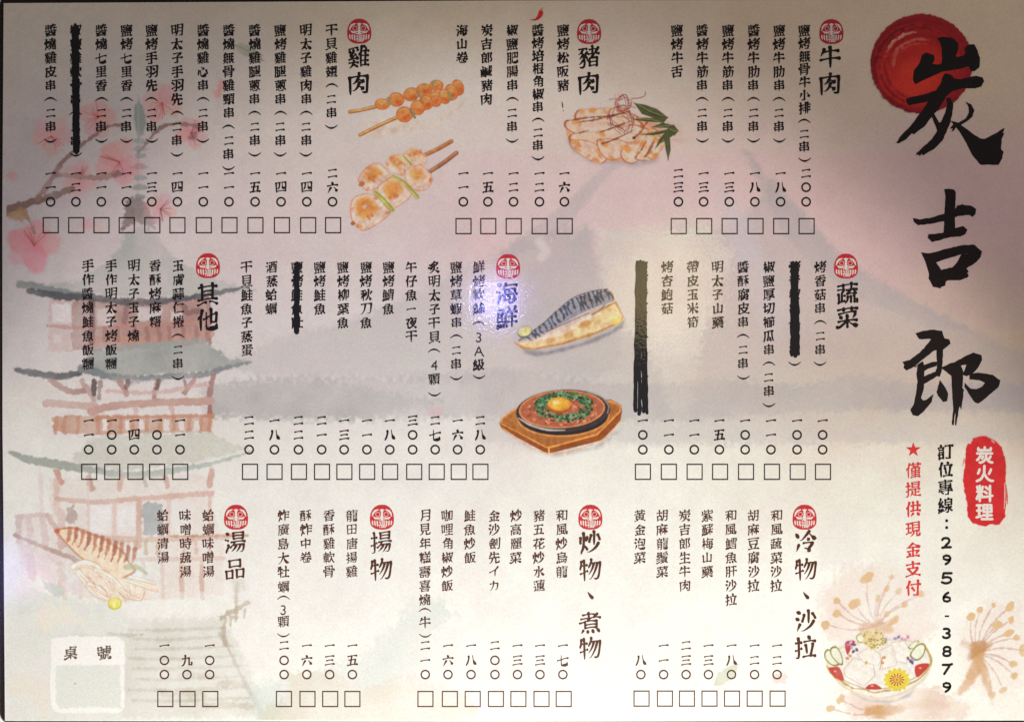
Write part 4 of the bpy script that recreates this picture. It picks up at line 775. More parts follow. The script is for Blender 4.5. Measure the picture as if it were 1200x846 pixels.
'炭': [[1,32,58,32,48],[1,53,55,52,48],[0,10,48,52,48],[1,10,55,10,48],[1,20,44,21,43,20,38],[2,19,37,57,37],[2,19,37,18,30,14,23,10,17,6,14],[1,6,37,19,37],[1,37,31,37,21],[2,37,21,39,20,42,14,46,10,54,6,58,6],[2,37,21,29,10,18,5,15,6],[3,52,27,48,19],[3,27,27,23,19]],
'吉': [[1,31,58,31,36],[3,10,35,53,35],[2,14,24,14,5],[0,14,24,49,24],[2,49,24,49,5],[0,14,8,49,8],[3,6,49,56,49]],
'郎': [[1,17,58,19,55,20,50],[0,9,29,28,29],[0,28,50,28,29],[0,9,50,28,50],[0,9,50,9,10],[0,9,10,14,11,25,15],[0,9,40,28,40],[3,23,21,29,9],[2,54,53,48,36,55,26,56,18,54,15,53,13,46,13],[0,39,54,54,53],[2,39,54,39,5]],
'鹹': [[1,47,58,48,29,49,24,50,23,49,15],[2,49,15,50,14,53,6,55,5,57,6,58,10,57,16],[1,56,37,53,25,50,23],[2,5,42,4,5],[0,5,42,24,42],[0,24,42,24,6],[0,24,6,27,6],[0,30,46,30,20,29,13,27,6],[2,30,46,57,47],[1,20,28,23,26],[0,36,16,43,16],[0,43,30,43,16],[0,36,30,43,30],[2,36,30,36,13],[0,4,9,24,9],[0,14,28,14,25,10,20,8,17,4,17],[1,18,36,15,28,14,28],[1,14,58,14,42],[2,14,25,16,24,19,18],[1,9,33,13,28,14,28],[2,49,15,47,14,42,7],[2,14,52,25,52],[2,4,27,7,26,8,24],[3,36,38,43,38],[3,12,38,14,35],[3,53,58,57,53],[3,14,17,16,14]],
'豬': [[1,41,58,41,38],[1,33,50,49,50,53,48],[2,18,37,19,25,20,24,20,13,19,9,18,6,15,5,9,5,7,7],[0,16,37,21,37],[0,44,38,43,35,40,31,39,28],[3,30,38,58,38],[2,16,37,6,28],[0,12,45,14,43,16,37],[0,34,17,33,24,34,27,39,28,54,27],[0,54,27,54,7],[0,34,7,54,7],[0,34,17,34,7],[2,19,25,16,24,8,15,4,15],[0,34,17,54,17],[2,21,37,27,28],[1,27,44,21,37],[2,16,54,15,50,12,45,10,44,6,40,4,40],[1,27,23,33,24],[1,56,53,50,43,49,39],[3,6,54,26,54]],
'肥': [[1,15,7,21,7],[0,22,57,22,9,21,7],[0,9,57,22,57],[2,9,57,9,25,5,7,6,5],[0,9,42,22,42],[0,43,55,43,33],[0,32,33,55,33],[2,55,55,55,30],[0,31,55,55,55],[2,31,55,31,12,32,9,34,7,54,7,56,9,58,14,57,19],[0,9,27,22,27]],
'腸': [[0,34,33,33,25],[0,21,19,26,19,30,24,33,25],[3,27,33,58,33],[2,9,57,9,27,7,14,5,7,6,5],[0,9,57,21,57],[2,21,57,21,8,20,7,17,6,14,7],[0,9,42,21,42],[2,39,25,38,21,37,18,30,9,28,9],[1,45,8,48,6,54,7],[0,56,25,55,14,54,7],[0,33,25,56,25],[0,9,27,21,27],[0,32,57,32,49],[0,32,57,53,57],[0,53,57,54,42],[0,32,41,54,42],[0,32,49,32,41],[0,32,49,54,49],[2,48,25,46,17,40,7]],
'培': [[3,26,50,56,50],[0,40,58,42,51],[1,38,59,40,58],[3,5,14,11,16,13,18,19,19,22,22],[1,12,57,13,18],[1,53,47,51,46,47,33],[0,29,7,53,7],[0,53,23,53,7],[0,29,23,53,23],[2,29,23,29,5],[3,24,33,58,33],[3,5,42,19,42],[3,31,45,33,39]],
'根': [[0,29,32,52,32],[0,53,54,52,32],[0,29,55,53,54],[0,29,55,29,7],[2,29,7,41,9],[0,29,44,53,44],[3,15,58,15,5],[2,14,35,11,33,5,20,5,16],[3,6,46,22,46],[2,40,32,42,23,43,20,46,19,47,15,54,7,59,7],[1,55,25,46,19],[2,14,38,18,36,22,30,22,28]],
'角': [[1,9,41,15,44,54,43],[0,54,43,54,7],[1,45,6,51,5,54,7],[0,16,32,54,32],[2,43,54,24,54,17,48,16,44,16,19,11,7],[0,43,54,43,50,41,48,40,44],[0,16,19,54,19],[1,27,59,25,58,24,54],[2,35,43,35,6]],
'松': [[2,14,34,15,5],[3,15,58,14,34,11,33,5,19,5,16],[3,5,44,23,44],[2,15,36,19,34,23,28,23,26],[0,30,8,54,11],[1,41,37,38,27,31,13,30,8],[3,50,21,53,16,54,11,55,10,56,7],[3,36,55,33,45,28,35],[3,48,56,52,44,57,36,57,35]],
'阪': [[2,29,55,52,58,54,57],[2,29,55,28,22,23,5],[0,28,40,53,40],[0,53,40,50,27,47,20,44,17],[0,35,40,35,35,37,28,40,21,44,17],[0,44,17,44,15],[2,44,15,54,6,57,6],[2,44,15,36,8,32,6],[2,19,55,18,50,14,42,14,39,19,30,19,23,16,20,11,20,10,21],[0,5,56,19,55],[2,5,56,5,5]],
'牛': [[3,32,58,32,5],[3,5,27,57,27],[3,16,55,14,47,11,45,9,40,6,37],[2,14,47,53,47]],
'舌': [[0,13,8,50,8],[0,50,25,50,8],[0,13,25,50,25],[2,13,25,13,5],[0,31,54,31,25],[3,5,40,57,40],[3,9,54,10,53,17,53,31,54,48,58,53,57]],
'筋': [[1,19,6,22,5,26,5],[0,26,39,26,6,26,5],[0,11,39,26,39],[2,11,39,11,19,7,6],[0,11,29,26,29],[0,13,53,29,52,33,49],[3,17,59,14,58,13,53,11,52,8,46],[2,19,52,21,45],[2,37,53,57,52],[1,41,59,38,58,37,53],[2,37,53,35,51,30,45,29,45],[0,11,19,26,19],[2,45,52,45,48,48,45],[3,42,41,42,29,40,19,38,12,32,6],[2,56,34,55,12,54,6,53,5,47,5,44,7],[1,33,34,56,34]],
'肋': [[3,42,58,42,43,40,26,36,15,32,8],[1,31,43,57,43],[2,57,43,55,9,53,5,51,5,45,5,43,7],[2,10,56,9,22,6,6,6,3],[0,10,56,24,56],[2,24,56,24,8,23,6,18,5,16,6],[0,10,41,24,41],[0,9,26,24,26]],
'小': [[3,15,42,11,30,6,20],[1,31,57,31,8],[1,18,7,21,6,26,6,31,8],[3,45,43,47,43,52,33,57,19]],
'排': [[1,13,58,13,27],[1,5,25,13,27],[3,5,45,20,45],[3,47,58,47,5],[2,47,47,57,47],[3,37,57,37,5],[1,26,21,37,21],[2,13,27,13,7,11,5,7,5,5,6],[2,47,34,57,34],[1,27,47,37,47],[2,14,28,21,30],[1,28,34,37,34],[2,47,21,58,21]],
'作': [[2,38,47,38,5],[2,38,20,57,20],[3,34,57,32,48,30,47,23,35],[2,32,48,58,48],[2,38,34,56,34],[3,19,57,14,47,13,42,14,5],[2,13,40,9,39,5,34]],
'鮭': [[1,45,30,45,6],[3,34,21,56,21],[1,14,58,13,53,11,52,8,44,9,42,9,22],[0,9,22,28,22],[0,28,42,28,22],[0,8,42,28,42],[0,9,32,28,32],[0,18,43,18,22],[0,23,52,20,43],[0,13,53,23,52],[1,45,57,45,36],[3,35,49,56,49],[3,32,6,58,6],[3,33,35,57,35],[3,9,15,5,5],[3,15,15,15,7],[3,21,15,22,9],[3,27,16,29,11]],
'魚': [[0,13,44,31,43,50,44],[0,50,44,50,21],[0,13,21,50,21],[0,12,43,13,21],[1,4,41,7,41,12,43,14,48,19,54,21,54,37,54],[0,37,54,37,51,34,44],[0,31,43,31,21],[0,13,33,50,33],[3,12,14,9,8,6,5,5,5],[3,48,15,52,13,57,6],[3,24,13,25,6],[3,37,14,40,6]],
'飯': [[2,16,55,26,47],[2,16,55,5,44],[0,9,9,22,13],[0,9,40,9,9],[0,9,40,24,40],[0,24,40,24,23],[0,9,23,24,23],[0,9,32,24,32],[3,21,18,22,13,25,9],[1,16,46,18,40],[0,38,40,41,28,45,19,47,18],[0,55,40,52,26,49,20,47,18],[0,34,40,55,40],[2,34,52,55,55],[2,34,52,34,25,32,13,29,6,29,4],[0,47,18,47,14],[2,47,14,37,6],[2,47,14,56,6,59,6]],
'糰': [[2,25,55,25,4],[2,21,54,19,43],[0,21,54,25,55],[0,25,56,25,55],[0,25,56,58,56],[2,58,56,58,4],[1,42,50,42,27],[0,32,38,52,38],[0,13,36,13,28],[3,6,36,20,36],[0,49,32,51,28],[1,30,26,52,28,54,26,58,26],[0,32,33,49,32],[0,32,42,32,33],[0,32,42,52,43],[0,52,43,52,33],[0,49,32,52,33],[3,30,48,53,48],[2,13,28,17,26,20,21,20,19],[2,13,28,10,26,5,15,5,12],[1,14,58,14,36],[2,46,27,48,24,48,13,47,12,43,11],[2,33,21,54,21],[2,33,21,33,18,37,14],[0,25,7,58,7],[2,14,28,14,4],[3,5,54,8,44]],
'玉': [[0,31,55,31,7],[3,11,33,52,33],[3,5,7,58,7],[3,8,55,54,55],[3,43,24,52,16]],
'酥': [[0,19,56,19,29],[0,19,29,26,28],[3,4,56,26,56],[3,57,38,47,38,41,33,37,22,32,15,31,13],[3,33,38,43,38,48,33,57,15],[2,26,44,26,6],[0,6,44,26,44],[2,6,44,5,5],[0,5,27,9,27],[0,12,56,12,34,9,27],[0,6,9,26,9],[0,5,19,26,19],[2,45,54,45,5],[3,34,52,54,57]],
'麻': [[3,38,35,45,35,47,34,47,32,46,29,43,28,40,22,34,14],[1,46,44,46,35],[2,46,29,46,6],[1,30,58,33,57,34,50],[2,9,50,9,23,5,8,6,5],[2,9,50,56,50],[2,24,35,25,5],[2,24,29,21,28,15,15],[2,24,30,28,29,32,25,32,23],[1,15,35,24,35],[2,24,35,32,35],[2,47,32,50,29,54,20,57,15],[1,25,44,25,35],[2,47,34,48,35,56,35]],
'糬': [[0,39,46,39,30],[1,29,39,48,39,51,36],[0,43,30,40,24],[3,26,30,58,30],[0,33,23,33,20],[0,33,23,39,24,54,23],[0,54,23,54,7],[0,33,7,54,7],[0,33,20,33,7],[0,47,56,47,47],[0,28,47,39,46],[0,28,56,28,47],[0,28,56,56,56],[0,56,56,56,47],[0,39,46,56,47],[3,14,58,13,29,10,26,5,13],[2,13,29,18,27,21,22,21,20],[0,33,15,54,15],[0,37,56,37,47],[1,55,40,50,34,49,31],[1,24,19,26,18,33,20],[3,5,37,21,37],[2,13,28,14,5],[3,22,54,19,43],[3,5,54,8,44]],
'膚': [[0,20,24,19,33,20,34,52,34,53,32,53,25,52,24,36,25],[0,20,24,36,25],[0,19,29,53,29],[1,42,5,44,4,50,5],[0,50,19,50,5],[1,22,5,22,19,23,20,50,19],[0,22,10,50,10],[2,11,49,10,20,6,7],[0,11,49,31,49],[1,32,58,31,49],[2,32,49,55,48,59,50],[0,36,33,36,25],[0,31,49,32,41,33,39,36,39,56,39,57,41],[0,55,48,54,45,57,41],[3,18,43,47,44],[0,22,15,50,15],[2,32,55,53,55]],
'蒜': [[3,20,57,20,48],[3,6,53,56,53],[0,45,30,44,5],[1,37,7,40,5,44,5],[3,34,30,57,30],[2,17,30,17,6,16,5,13,5,10,6],[3,6,30,27,30],[3,42,58,42,48],[3,8,41,25,41],[3,54,22,58,12],[3,36,41,54,41],[3,37,22,32,11],[3,25,23,28,15],[3,9,22,5,11]],
'仁': [[3,23,59,20,57,15,47,13,41,14,39,14,5],[2,13,40,10,39,5,33],[3,27,47,55,47],[3,23,9,58,9]],
'捲': [[0,47,25,47,15],[1,40,16,42,15,47,15],[0,31,25,47,25],[0,51,29,47,25],[0,37,45,35,35],[1,42,59,40,57,38,45],[1,26,45,38,45],[3,13,57,13,8,11,5,6,5,5,7],[1,5,25,13,27],[2,38,45,54,45],[3,5,45,19,45],[2,13,29,19,30],[3,23,35,57,35],[0,29,27,31,25,31,9,32,6],[2,32,6,52,5,54,7,54,12],[0,32,34,29,27],[1,22,23,29,27],[2,49,34,50,30,57,23],[3,25,56,27,55,30,50],[3,53,56,48,50]],
'其': [[1,45,58,45,18],[0,17,29,45,29],[1,17,58,17,18],[3,8,51,55,51],[3,6,18,57,18],[0,17,40,45,40],[3,4,6,8,5,23,12,27,12],[3,38,11,41,12,55,5,58,5]],
'他': [[3,19,57,13,42,13,5],[2,13,40,9,39,5,33],[3,28,51,28,11,29,7,37,6,54,6,56,7,58,11,58,13,57,16],[1,21,33,28,35],[0,28,37,41,40],[0,42,42,55,45],[0,55,45,55,28,54,23],[1,46,23,49,21,54,23],[3,41,57,41,19]],
'蒸': [[2,33,35,48,25,54,23,59,24],[1,25,24,31,24],[0,32,35,31,24],[0,41,43,39,40,34,38,33,35,32,35],[3,43,58,43,50],[3,6,54,57,54],[3,20,58,20,50],[3,15,44,45,44],[1,52,37,49,36,42,29],[2,21,36,21,33,16,27,11,23,8,22,4,23],[1,8,36,21,36],[3,35,12,38,11,40,6,41,5],[3,11,11,9,7,6,5],[3,49,13,57,5,58,5],[3,15,18,47,18],[3,24,11,25,5]],
'蛋': [[0,32,57,32,40],[2,32,48,47,48],[2,54,57,54,53,52,50],[1,9,57,54,57],[0,45,19,45,15,48,13,49,10],[0,13,19,32,19],[0,12,29,13,19],[0,12,29,51,29],[0,51,29,50,19],[0,32,19,50,19],[2,16,46,15,46,13,42,6,36],[1,20,52,17,51,16,46],[2,16,46,24,41,32,39,57,39,60,41],[1,32,33,32,9],[3,7,8,50,10,57,6]],
'酒': [[0,34,55,34,35,29,28,23,27],[2,23,42,23,5],[0,23,42,55,42],[2,55,42,55,5],[3,21,55,58,55],[0,23,19,55,19],[0,44,55,44,31,45,29,55,29],[0,23,8,55,8],[3,8,57,14,53],[3,15,24,7,8,7,6],[3,5,40,12,37]],
'蛤': [[2,42,54,44,54,50,45,57,39],[0,33,40,35,38,50,38,53,41],[1,15,58,15,11],[2,7,47,7,25],[0,7,47,24,47],[0,24,47,24,29],[0,7,29,24,29],[1,45,59,43,57,42,54,40,53,33,40,29,38,24,38],[1,5,10,25,13],[2,32,26,32,5],[0,32,26,53,26],[2,53,26,53,5],[0,32,8,53,8],[3,23,21,26,10]],
'蠣': [[0,22,11,24,11],[1,18,22,19,21,22,11],[1,4,11,21,13],[2,28,56,58,56],[2,28,56,27,19,23,5],[0,45,40,45,13],[0,34,34,35,28],[0,35,28,55,28],[0,55,40,55,28],[0,35,40,55,40],[0,35,40,34,34],[0,13,47,21,47],[0,21,47,20,29],[0,6,29,20,29],[0,6,47,6,29],[0,6,47,13,47],[0,34,34,55,34],[3,51,17,53,10],[1,38,12,52,13],[3,50,51,50,45],[3,32,48,58,48],[3,39,51,39,45],[1,13,58,14,13],[2,57,21,57,5,56,4,52,4,50,5],[0,33,21,57,21],[2,33,21,33,4]],
'肚': [[2,9,56,9,26,8,15,5,6],[0,9,56,22,56],[2,22,56,22,8,21,6,18,6,15,7],[0,9,41,22,41],[0,9,26,22,26],[1,43,57,43,8],[3,29,8,58,8],[3,31,38,57,38]],
'柳': [[3,14,58,13,31,14,30,14,4],[2,13,37,18,35,20,30,20,27],[0,26,19,36,20],[1,41,57,37,57,28,52,26,50,26,19],[2,13,31,10,29,6,19,6,14],[3,38,47,37,26,35,17,33,11,26,5],[3,7,45,19,45],[2,57,52,57,18,57,16,54,16,50,17],[0,46,52,57,52],[2,46,52,46,4]],
'葉': [[2,31,26,31,5],[3,6,18,57,18],[3,21,57,21,49],[3,6,54,57,54],[2,15,27,55,27],[1,14,46,15,27],[2,36,18,37,15,39,14,48,9,54,6,60,8],[1,4,7,8,6,16,10,26,15,27,18],[3,42,57,42,49],[1,29,46,29,34,30,34,46,34],[1,47,46,46,34],[3,6,42,57,42]],
'秋': [[2,16,54,16,5],[3,6,53,16,54,22,56,26,55],[2,16,34,20,33,24,28,24,26],[3,43,57,42,28,40,27,38,17,33,11,28,6],[2,42,28,44,27,50,13,55,7,58,7],[2,16,32,12,30,5,18,5,15],[3,6,40,26,40],[3,58,45,55,43,50,31],[3,33,44,30,31]],
'刀': [[2,28,56,26,36,21,21,13,11,7,8,4,8],[2,58,56,56,21,54,11,52,8,49,8,40,8,38,9],[1,8,56,58,56]],
'鯖': [[1,44,58,44,39],[3,33,47,56,47],[3,31,39,58,39],[2,55,32,55,6,52,5,48,5],[0,35,32,55,32],[2,35,32,35,5],[0,35,16,55,16],[0,35,24,55,24],[1,13,58,13,53,11,51,8,43,8,22],[0,8,22,26,22],[0,26,42,26,22],[0,8,42,26,42],[0,8,32,26,32],[0,17,42,17,22],[3,32,54,57,54],[0,13,53,21,52],[0,21,52,19,42],[3,8,15,5,5],[3,14,15,15,7],[3,26,16,29,9],[3,20,16,22,8]],
'午': [[2,31,49,31,5],[3,6,29,57,29],[3,18,58,15,49,14,49,9,40,6,38],[2,15,49,52,49]],
'仔': [[1,26,53,53,53],[0,53,53,52,50,40,40,39,6],[1,28,6,30,5,39,6],[3,22,31,58,31],[3,18,57,12,41,13,5],[2,12,40,7,37,5,35,5,32]],
'夜': [[0,36,50,37,45,35,39],[0,35,39,33,39,29,33,29,30],[0,35,39,53,39],[0,53,39,53,35,50,28,41,16],[1,31,57,33,50],[3,7,50,56,50],[2,19,50,19,45,15,37,14,33,15,5],[2,14,32,11,31,6,26],[0,29,30,40,16],[2,29,30,26,30,24,27],[1,20,7,24,6,26,7,33,10,40,16],[2,19,45,23,47],[2,37,46,39,47],[2,41,16,47,10,55,6,59,7],[3,38,33,43,28]],
'炙': [[1,7,44,12,45,27,53,48,53],[1,4,31,8,30,10,30,23,33,24,35,29,35,35,38,36,40,39,41,43,44,48,49,49,51,48,53],[1,25,47,29,46,35,42,36,40],[2,29,35,32,32,31,24,24,13,14,7,8,5,4,6],[2,31,23,33,21,40,14,47,9,55,6,59,7],[1,34,59,30,57,29,53],[1,15,42,18,42,22,39,24,35],[3,20,27,17,26,11,18],[3,49,26,43,19]],
'顆': [[0,17,37,28,37],[0,27,56,28,37],[0,7,56,27,56],[0,7,56,7,37],[0,7,37,17,37],[0,7,47,28,47],[2,17,21,22,20,28,15],[0,16,27,17,21],[2,16,23,13,21,5,10],[1,6,28,16,27],[2,16,27,28,28],[0,17,56,17,28],[0,35,28,35,18],[0,35,18,55,18],[0,55,47,55,18],[0,35,47,55,47],[0,35,47,35,28],[0,35,37,55,37],[0,45,56,44,47],[3,33,56,57,56],[0,35,28,55,28],[2,17,21,17,7],[3,27,8,31,7,40,13],[3,49,13,52,12,57,7]],
'草': [[0,13,25,31,25],[0,13,43,13,25],[0,13,43,50,43],[0,50,43,49,25],[0,31,25,49,25],[0,13,34,50,34],[2,31,25,31,5],[3,5,15,57,15],[3,20,58,20,49],[3,6,53,57,53],[3,42,58,42,49]],
'蝦': [[3,17,21,19,20,22,8],[1,5,10,20,13],[1,13,58,13,12],[0,6,28,20,29],[0,19,47,20,29],[0,6,47,19,47],[0,6,47,6,28],[0,27,39,38,39],[0,38,54,38,39],[0,27,54,38,54],[2,27,54,27,5],[2,27,29,37,29],[0,49,15,49,13],[1,37,6,40,7,49,13],[2,49,13,55,7,58,6],[0,55,30,54,23,51,17,49,15],[0,45,30,55,30],[0,45,30,43,26,47,16,49,15],[2,27,18,38,18],[1,44,54,55,54],[0,55,54,55,39],[1,44,39,55,39]],
'鮮': [[0,18,42,18,22],[0,8,42,28,42],[0,28,42,28,22],[0,8,22,28,22],[1,13,58,13,53,11,51,8,42,8,22],[0,9,32,28,32],[1,36,58,39,51,38,46],[3,33,46,57,46],[1,54,58,50,50,51,46],[0,22,52,20,43],[0,13,53,22,52],[2,45,45,45,5],[3,33,20,58,20],[3,35,33,55,33],[3,20,16,23,8],[3,14,15,15,8],[3,27,16,31,8],[3,8,16,7,9,5,5]],
'絲': [[1,17,57,8,43,7,39],[2,7,39,19,40,23,48],[2,45,28,45,7,43,5,40,5,38,6],[1,34,28,55,30],[0,16,40,15,36,9,29,9,26],[0,35,42,44,42],[1,43,57,37,46,35,42],[3,52,37,57,27],[1,51,49,47,43,44,42,43,38,37,32,37,29],[2,26,25,28,25],[1,23,34,25,28,26,25],[1,6,25,25,28],[3,16,18,17,8],[3,53,21,58,11],[3,21,20,23,20,26,11],[3,37,21,35,15,33,10],[3,8,18,5,8,5,5]],
'級': [[0,15,40,15,37,9,30,8,26],[2,7,40,18,40,22,48],[1,16,57,8,44,7,40],[0,46,16,46,14],[0,35,32,37,31,43,20,46,16],[0,55,37,55,34,50,21,46,16],[0,47,37,55,37],[0,50,54,47,37],[1,29,54,50,54],[2,35,54,35,32,33,30,31,16,27,6],[1,6,25,8,26,13,26,23,28],[2,46,14,55,6,59,6],[1,32,6,35,5,37,7,46,14],[3,20,34,25,24],[3,21,20,24,13],[3,15,17,16,8],[3,7,17,5,6]],
'杏': [[2,36,48,38,43,46,36,55,30,59,31],[3,6,49,57,49],[2,26,48,24,43,16,35,7,29,4,30],[3,31,57,31,30],[0,15,7,48,7],[0,48,23,48,7],[0,15,24,48,23],[0,15,24,15,7]],
'鮑': [[0,16,42,16,22],[0,8,32,25,32],[0,8,42,8,22],[0,8,22,25,22],[0,25,42,25,22],[0,8,42,25,42],[0,12,53,11,52,8,42],[1,13,58,12,53],[0,12,53,21,52],[0,21,52,18,42],[2,34,40,34,11,35,6,38,5,55,6,58,9,58,11,57,15],[0,34,26,47,26],[0,47,39,47,26],[0,34,40,47,39],[0,32,42,34,40],[1,41,59,38,57,37,50,35,49,32,42,30,40,25,40],[0,37,50,56,49],[2,56,49,56,32,55,21,53,19,49,19,47,20],[3,8,15,7,10,5,5],[3,25,16,28,9],[3,14,16,15,9,14,6],[3,18,16,20,16,21,8]],
'菇': [[1,5,35,24,35],[2,24,35,24,31,19,16,15,11,8,5,3,6],[2,33,21,33,5],[0,33,21,44,22,55,21],[2,55,21,55,5],[0,33,8,55,8],[3,21,58,21,48],[3,6,53,57,53],[3,42,58,42,48],[1,15,43,14,35],[0,13,35,9,20],[2,9,20,16,16,26,9],[1,44,42,44,22],[3,32,34,58,34]],
'帶': [[1,37,58,37,41],[0,24,42,37,41],[1,24,58,24,42],[3,5,52,57,52],[1,47,58,48,42,49,40,57,41],[1,57,47,58,43,57,41],[3,15,58,14,46,10,41,7,39,5,40],[2,31,34,31,5],[2,55,34,56,26],[0,6,34,55,34],[2,6,34,6,26],[1,39,10,42,8,49,9],[0,50,23,49,9],[0,13,23,50,23],[2,13,23,13,8]],
'米': [[1,31,57,31,32],[1,6,34,27,34,28,32,31,32],[2,28,32,20,21,12,13,6,9],[2,31,32,31,5],[2,34,33,41,23,48,16,56,10,60,10],[2,31,33,34,33,35,34,56,34],[3,9,54,11,53,17,43],[3,52,54,45,42]],
'筍': [[2,16,28,16,8],[0,16,28,37,28],[0,37,28,36,11],[0,16,11,36,11],[0,16,20,37,20],[0,12,53,29,53,33,49],[3,13,58,12,53,10,52,6,45],[2,18,52,19,46,19,44,17,43,16,38,14,37,6,26,4,26],[0,16,38,55,37],[2,44,52,45,48,47,45,49,45],[2,37,53,58,53],[1,38,58,37,53],[2,37,53,34,52,30,46,28,46],[2,55,37,52,8,50,5,48,5,40,5,38,6],[1,57,39,55,37]],
'藥': [[1,54,41,47,29,46,26],[0,46,26,56,28],[0,45,37,51,37],[1,49,48,49,46,45,40,45,37],[2,31,26,31,5],[0,24,43,24,27],[0,24,43,39,43],[0,39,43,38,27],[0,21,25,24,27,31,26,38,27],[0,9,26,19,27,21,25],[1,17,40,16,38,14,37,9,26],[0,8,37,14,37],[1,12,46,8,37],[1,5,6,10,7,18,11,25,15,26,19],[3,6,19,57,19],[3,55,32,56,28,58,25],[1,34,49,31,48,30,44],[3,20,57,20,49],[3,5,54,57,54],[0,24,35,39,35],[3,42,57,42,49],[1,18,31,19,27],[2,36,19,38,15,47,9,56,6,60,7]],
'腐': [[0,47,9,47,5],[0,35,14,47,9],[2,19,26,19,5],[0,19,26,54,26],[0,54,26,53,6],[1,45,6,47,5,53,6],[0,35,26,35,22],[1,37,29,37,26],[3,23,9,26,9,30,10,35,14,36,16,38,18],[3,27,48,23,42,23,32],[1,18,40,23,42],[1,31,59,33,58,34,54],[2,11,53,10,23,8,13,6,6],[2,11,53,57,53],[1,49,48,49,33],[1,43,32,46,32,49,33],[3,32,44,57,44],[1,24,17,29,18,35,22],[2,35,22,47,17,49,18],[3,33,39,39,36]],
'厚': [[0,50,49,51,42],[0,22,49,50,49],[0,22,49,21,35],[0,21,35,50,35],[0,51,42,50,35],[0,21,42,51,42],[0,46,27,45,24,37,21],[0,37,21,37,10,35,7],[1,24,8,28,6,35,7],[3,21,28,54,27],[3,15,17,58,17],[2,11,56,10,25,9,18,5,8],[2,11,56,57,56]],
'切': [[1,13,57,13,18],[1,5,40,13,41],[2,13,42,25,44],[2,40,54,40,44,37,25,33,16,29,11,24,7],[2,58,54,57,26,55,10,51,6,44,6,41,9],[1,30,54,58,54],[3,11,16,13,18,18,19,26,23,28,25]],
'櫛': [[0,24,23,38,23],[0,37,39,38,23],[0,24,39,37,39],[0,24,39,24,8],[0,24,8,37,10],[0,24,31,38,31],[3,47,58,46,53,42,46],[2,46,52,58,52],[3,35,17,39,8],[3,6,46,23,46,27,52,28,57],[2,27,52,39,52],[2,50,52,51,49,53,45],[3,13,58,13,5],[2,12,37,16,35,19,31,19,28],[2,32,52,34,46],[2,12,33,9,31,5,20,5,17],[2,56,38,56,15,55,13,50,14],[0,45,38,56,38],[2,45,38,45,5]],
'瓜': [[0,30,54,29,28,24,10],[0,24,10,41,13],[2,13,52,47,57,52,56],[2,13,52,12,25,9,14,6,8,6,4],[2,46,56,49,25,52,16,54,10,57,8,57,5],[3,38,22,40,16,41,13,42,12,44,6]],
'蔬': [[3,5,8,24,13],[0,22,43,21,39,18,36,16,33,16,11],[1,6,43,22,43],[1,29,30,41,29,52,30],[0,38,40,37,36,33,33,32,29],[1,42,57,41,45,42,40],[3,6,53,56,53],[3,28,40,56,40],[1,8,31,8,9],[2,49,40,49,35,52,33,52,30,55,29],[3,20,57,20,49],[2,16,26,24,26],[1,50,23,51,6],[0,51,6,58,6],[1,57,13,59,10,58,6],[3,32,23,31,11,26,6,24,5],[3,41,22,41,7]],
'菜': [[3,31,26,31,5],[3,6,22,57,22],[3,21,57,21,49],[3,6,53,57,53],[1,3,8,8,7,14,10,25,18,27,21],[2,35,21,38,16,46,11,55,7,60,8],[3,42,57,42,49],[3,28,37,29,37,31,33,33,32],[3,11,36,16,30],[3,52,38,47,29,44,28],[3,8,42,33,43,49,45,53,44]],
'青': [[2,15,30,15,5],[0,15,30,48,30],[0,48,30,48,6],[1,37,5,39,4,44,4,48,6],[0,15,14,48,14],[1,31,58,31,38],[3,6,38,57,38],[3,12,46,51,46],[3,10,54,54,54],[0,15,22,48,22]],
'清': [[2,25,30,25,5],[0,25,30,52,30],[0,52,30,52,5],[1,43,6,45,5,52,5],[0,25,14,52,14],[1,39,58,39,38],[3,22,53,56,53],[0,25,22,52,22],[3,24,46,54,46],[3,20,38,58,38],[3,14,25,15,23,8,8,8,4],[3,5,39,6,40,13,35],[3,9,57,15,53]],
'湯': [[0,30,32,28,24],[2,55,24,55,12,53,7,52,5,46,5],[1,19,18,26,24,55,24],[0,27,56,27,48],[0,27,56,53,55],[0,53,55,52,40],[0,28,40,52,40],[0,27,48,28,40],[0,27,48,53,48],[2,46,24,45,20,43,14,35,5],[2,35,23,34,20,29,13,23,8,22,8],[3,21,32,58,32],[3,14,25,15,23,7,8,8,5],[3,9,57,15,53],[3,6,40,13,37]],
'味': [[1,40,58,40,31],[3,27,48,53,48],[2,40,31,40,5],[2,40,30,42,33,56,33],[1,24,33,38,33,40,31],[2,40,28,44,25,50,16,56,10],[0,5,20,18,20],[0,18,52,18,20],[0,5,53,18,52],[2,5,53,5,15],[2,40,28,35,26,31,19,25,11,22,9,21,10]],
'噌': [[2,52,24,52,5],[0,30,24,52,24],[2,30,24,29,5],[0,29,15,52,15],[0,29,7,52,7],[0,41,49,41,32],[0,33,49,55,49],[0,55,49,55,32],[0,26,32,55,32],[0,26,49,26,32],[0,26,49,33,49],[1,29,58,32,58,34,54,33,49],[0,7,20,18,20],[0,18,52,18,20],[0,8,52,18,52],[2,8,52,7,15],[1,50,58,47,50],[3,51,44,46,37],[3,32,44,35,38]],
'時': [[1,41,58,41,39],[3,28,50,54,50],[2,49,38,49,6,47,5,41,4,37,7],[3,25,27,56,27],[0,5,17,19,17],[0,19,54,19,17],[0,5,54,19,54],[2,5,54,5,12],[0,5,35,19,35],[3,25,38,57,38],[3,29,20,30,20,35,13]],
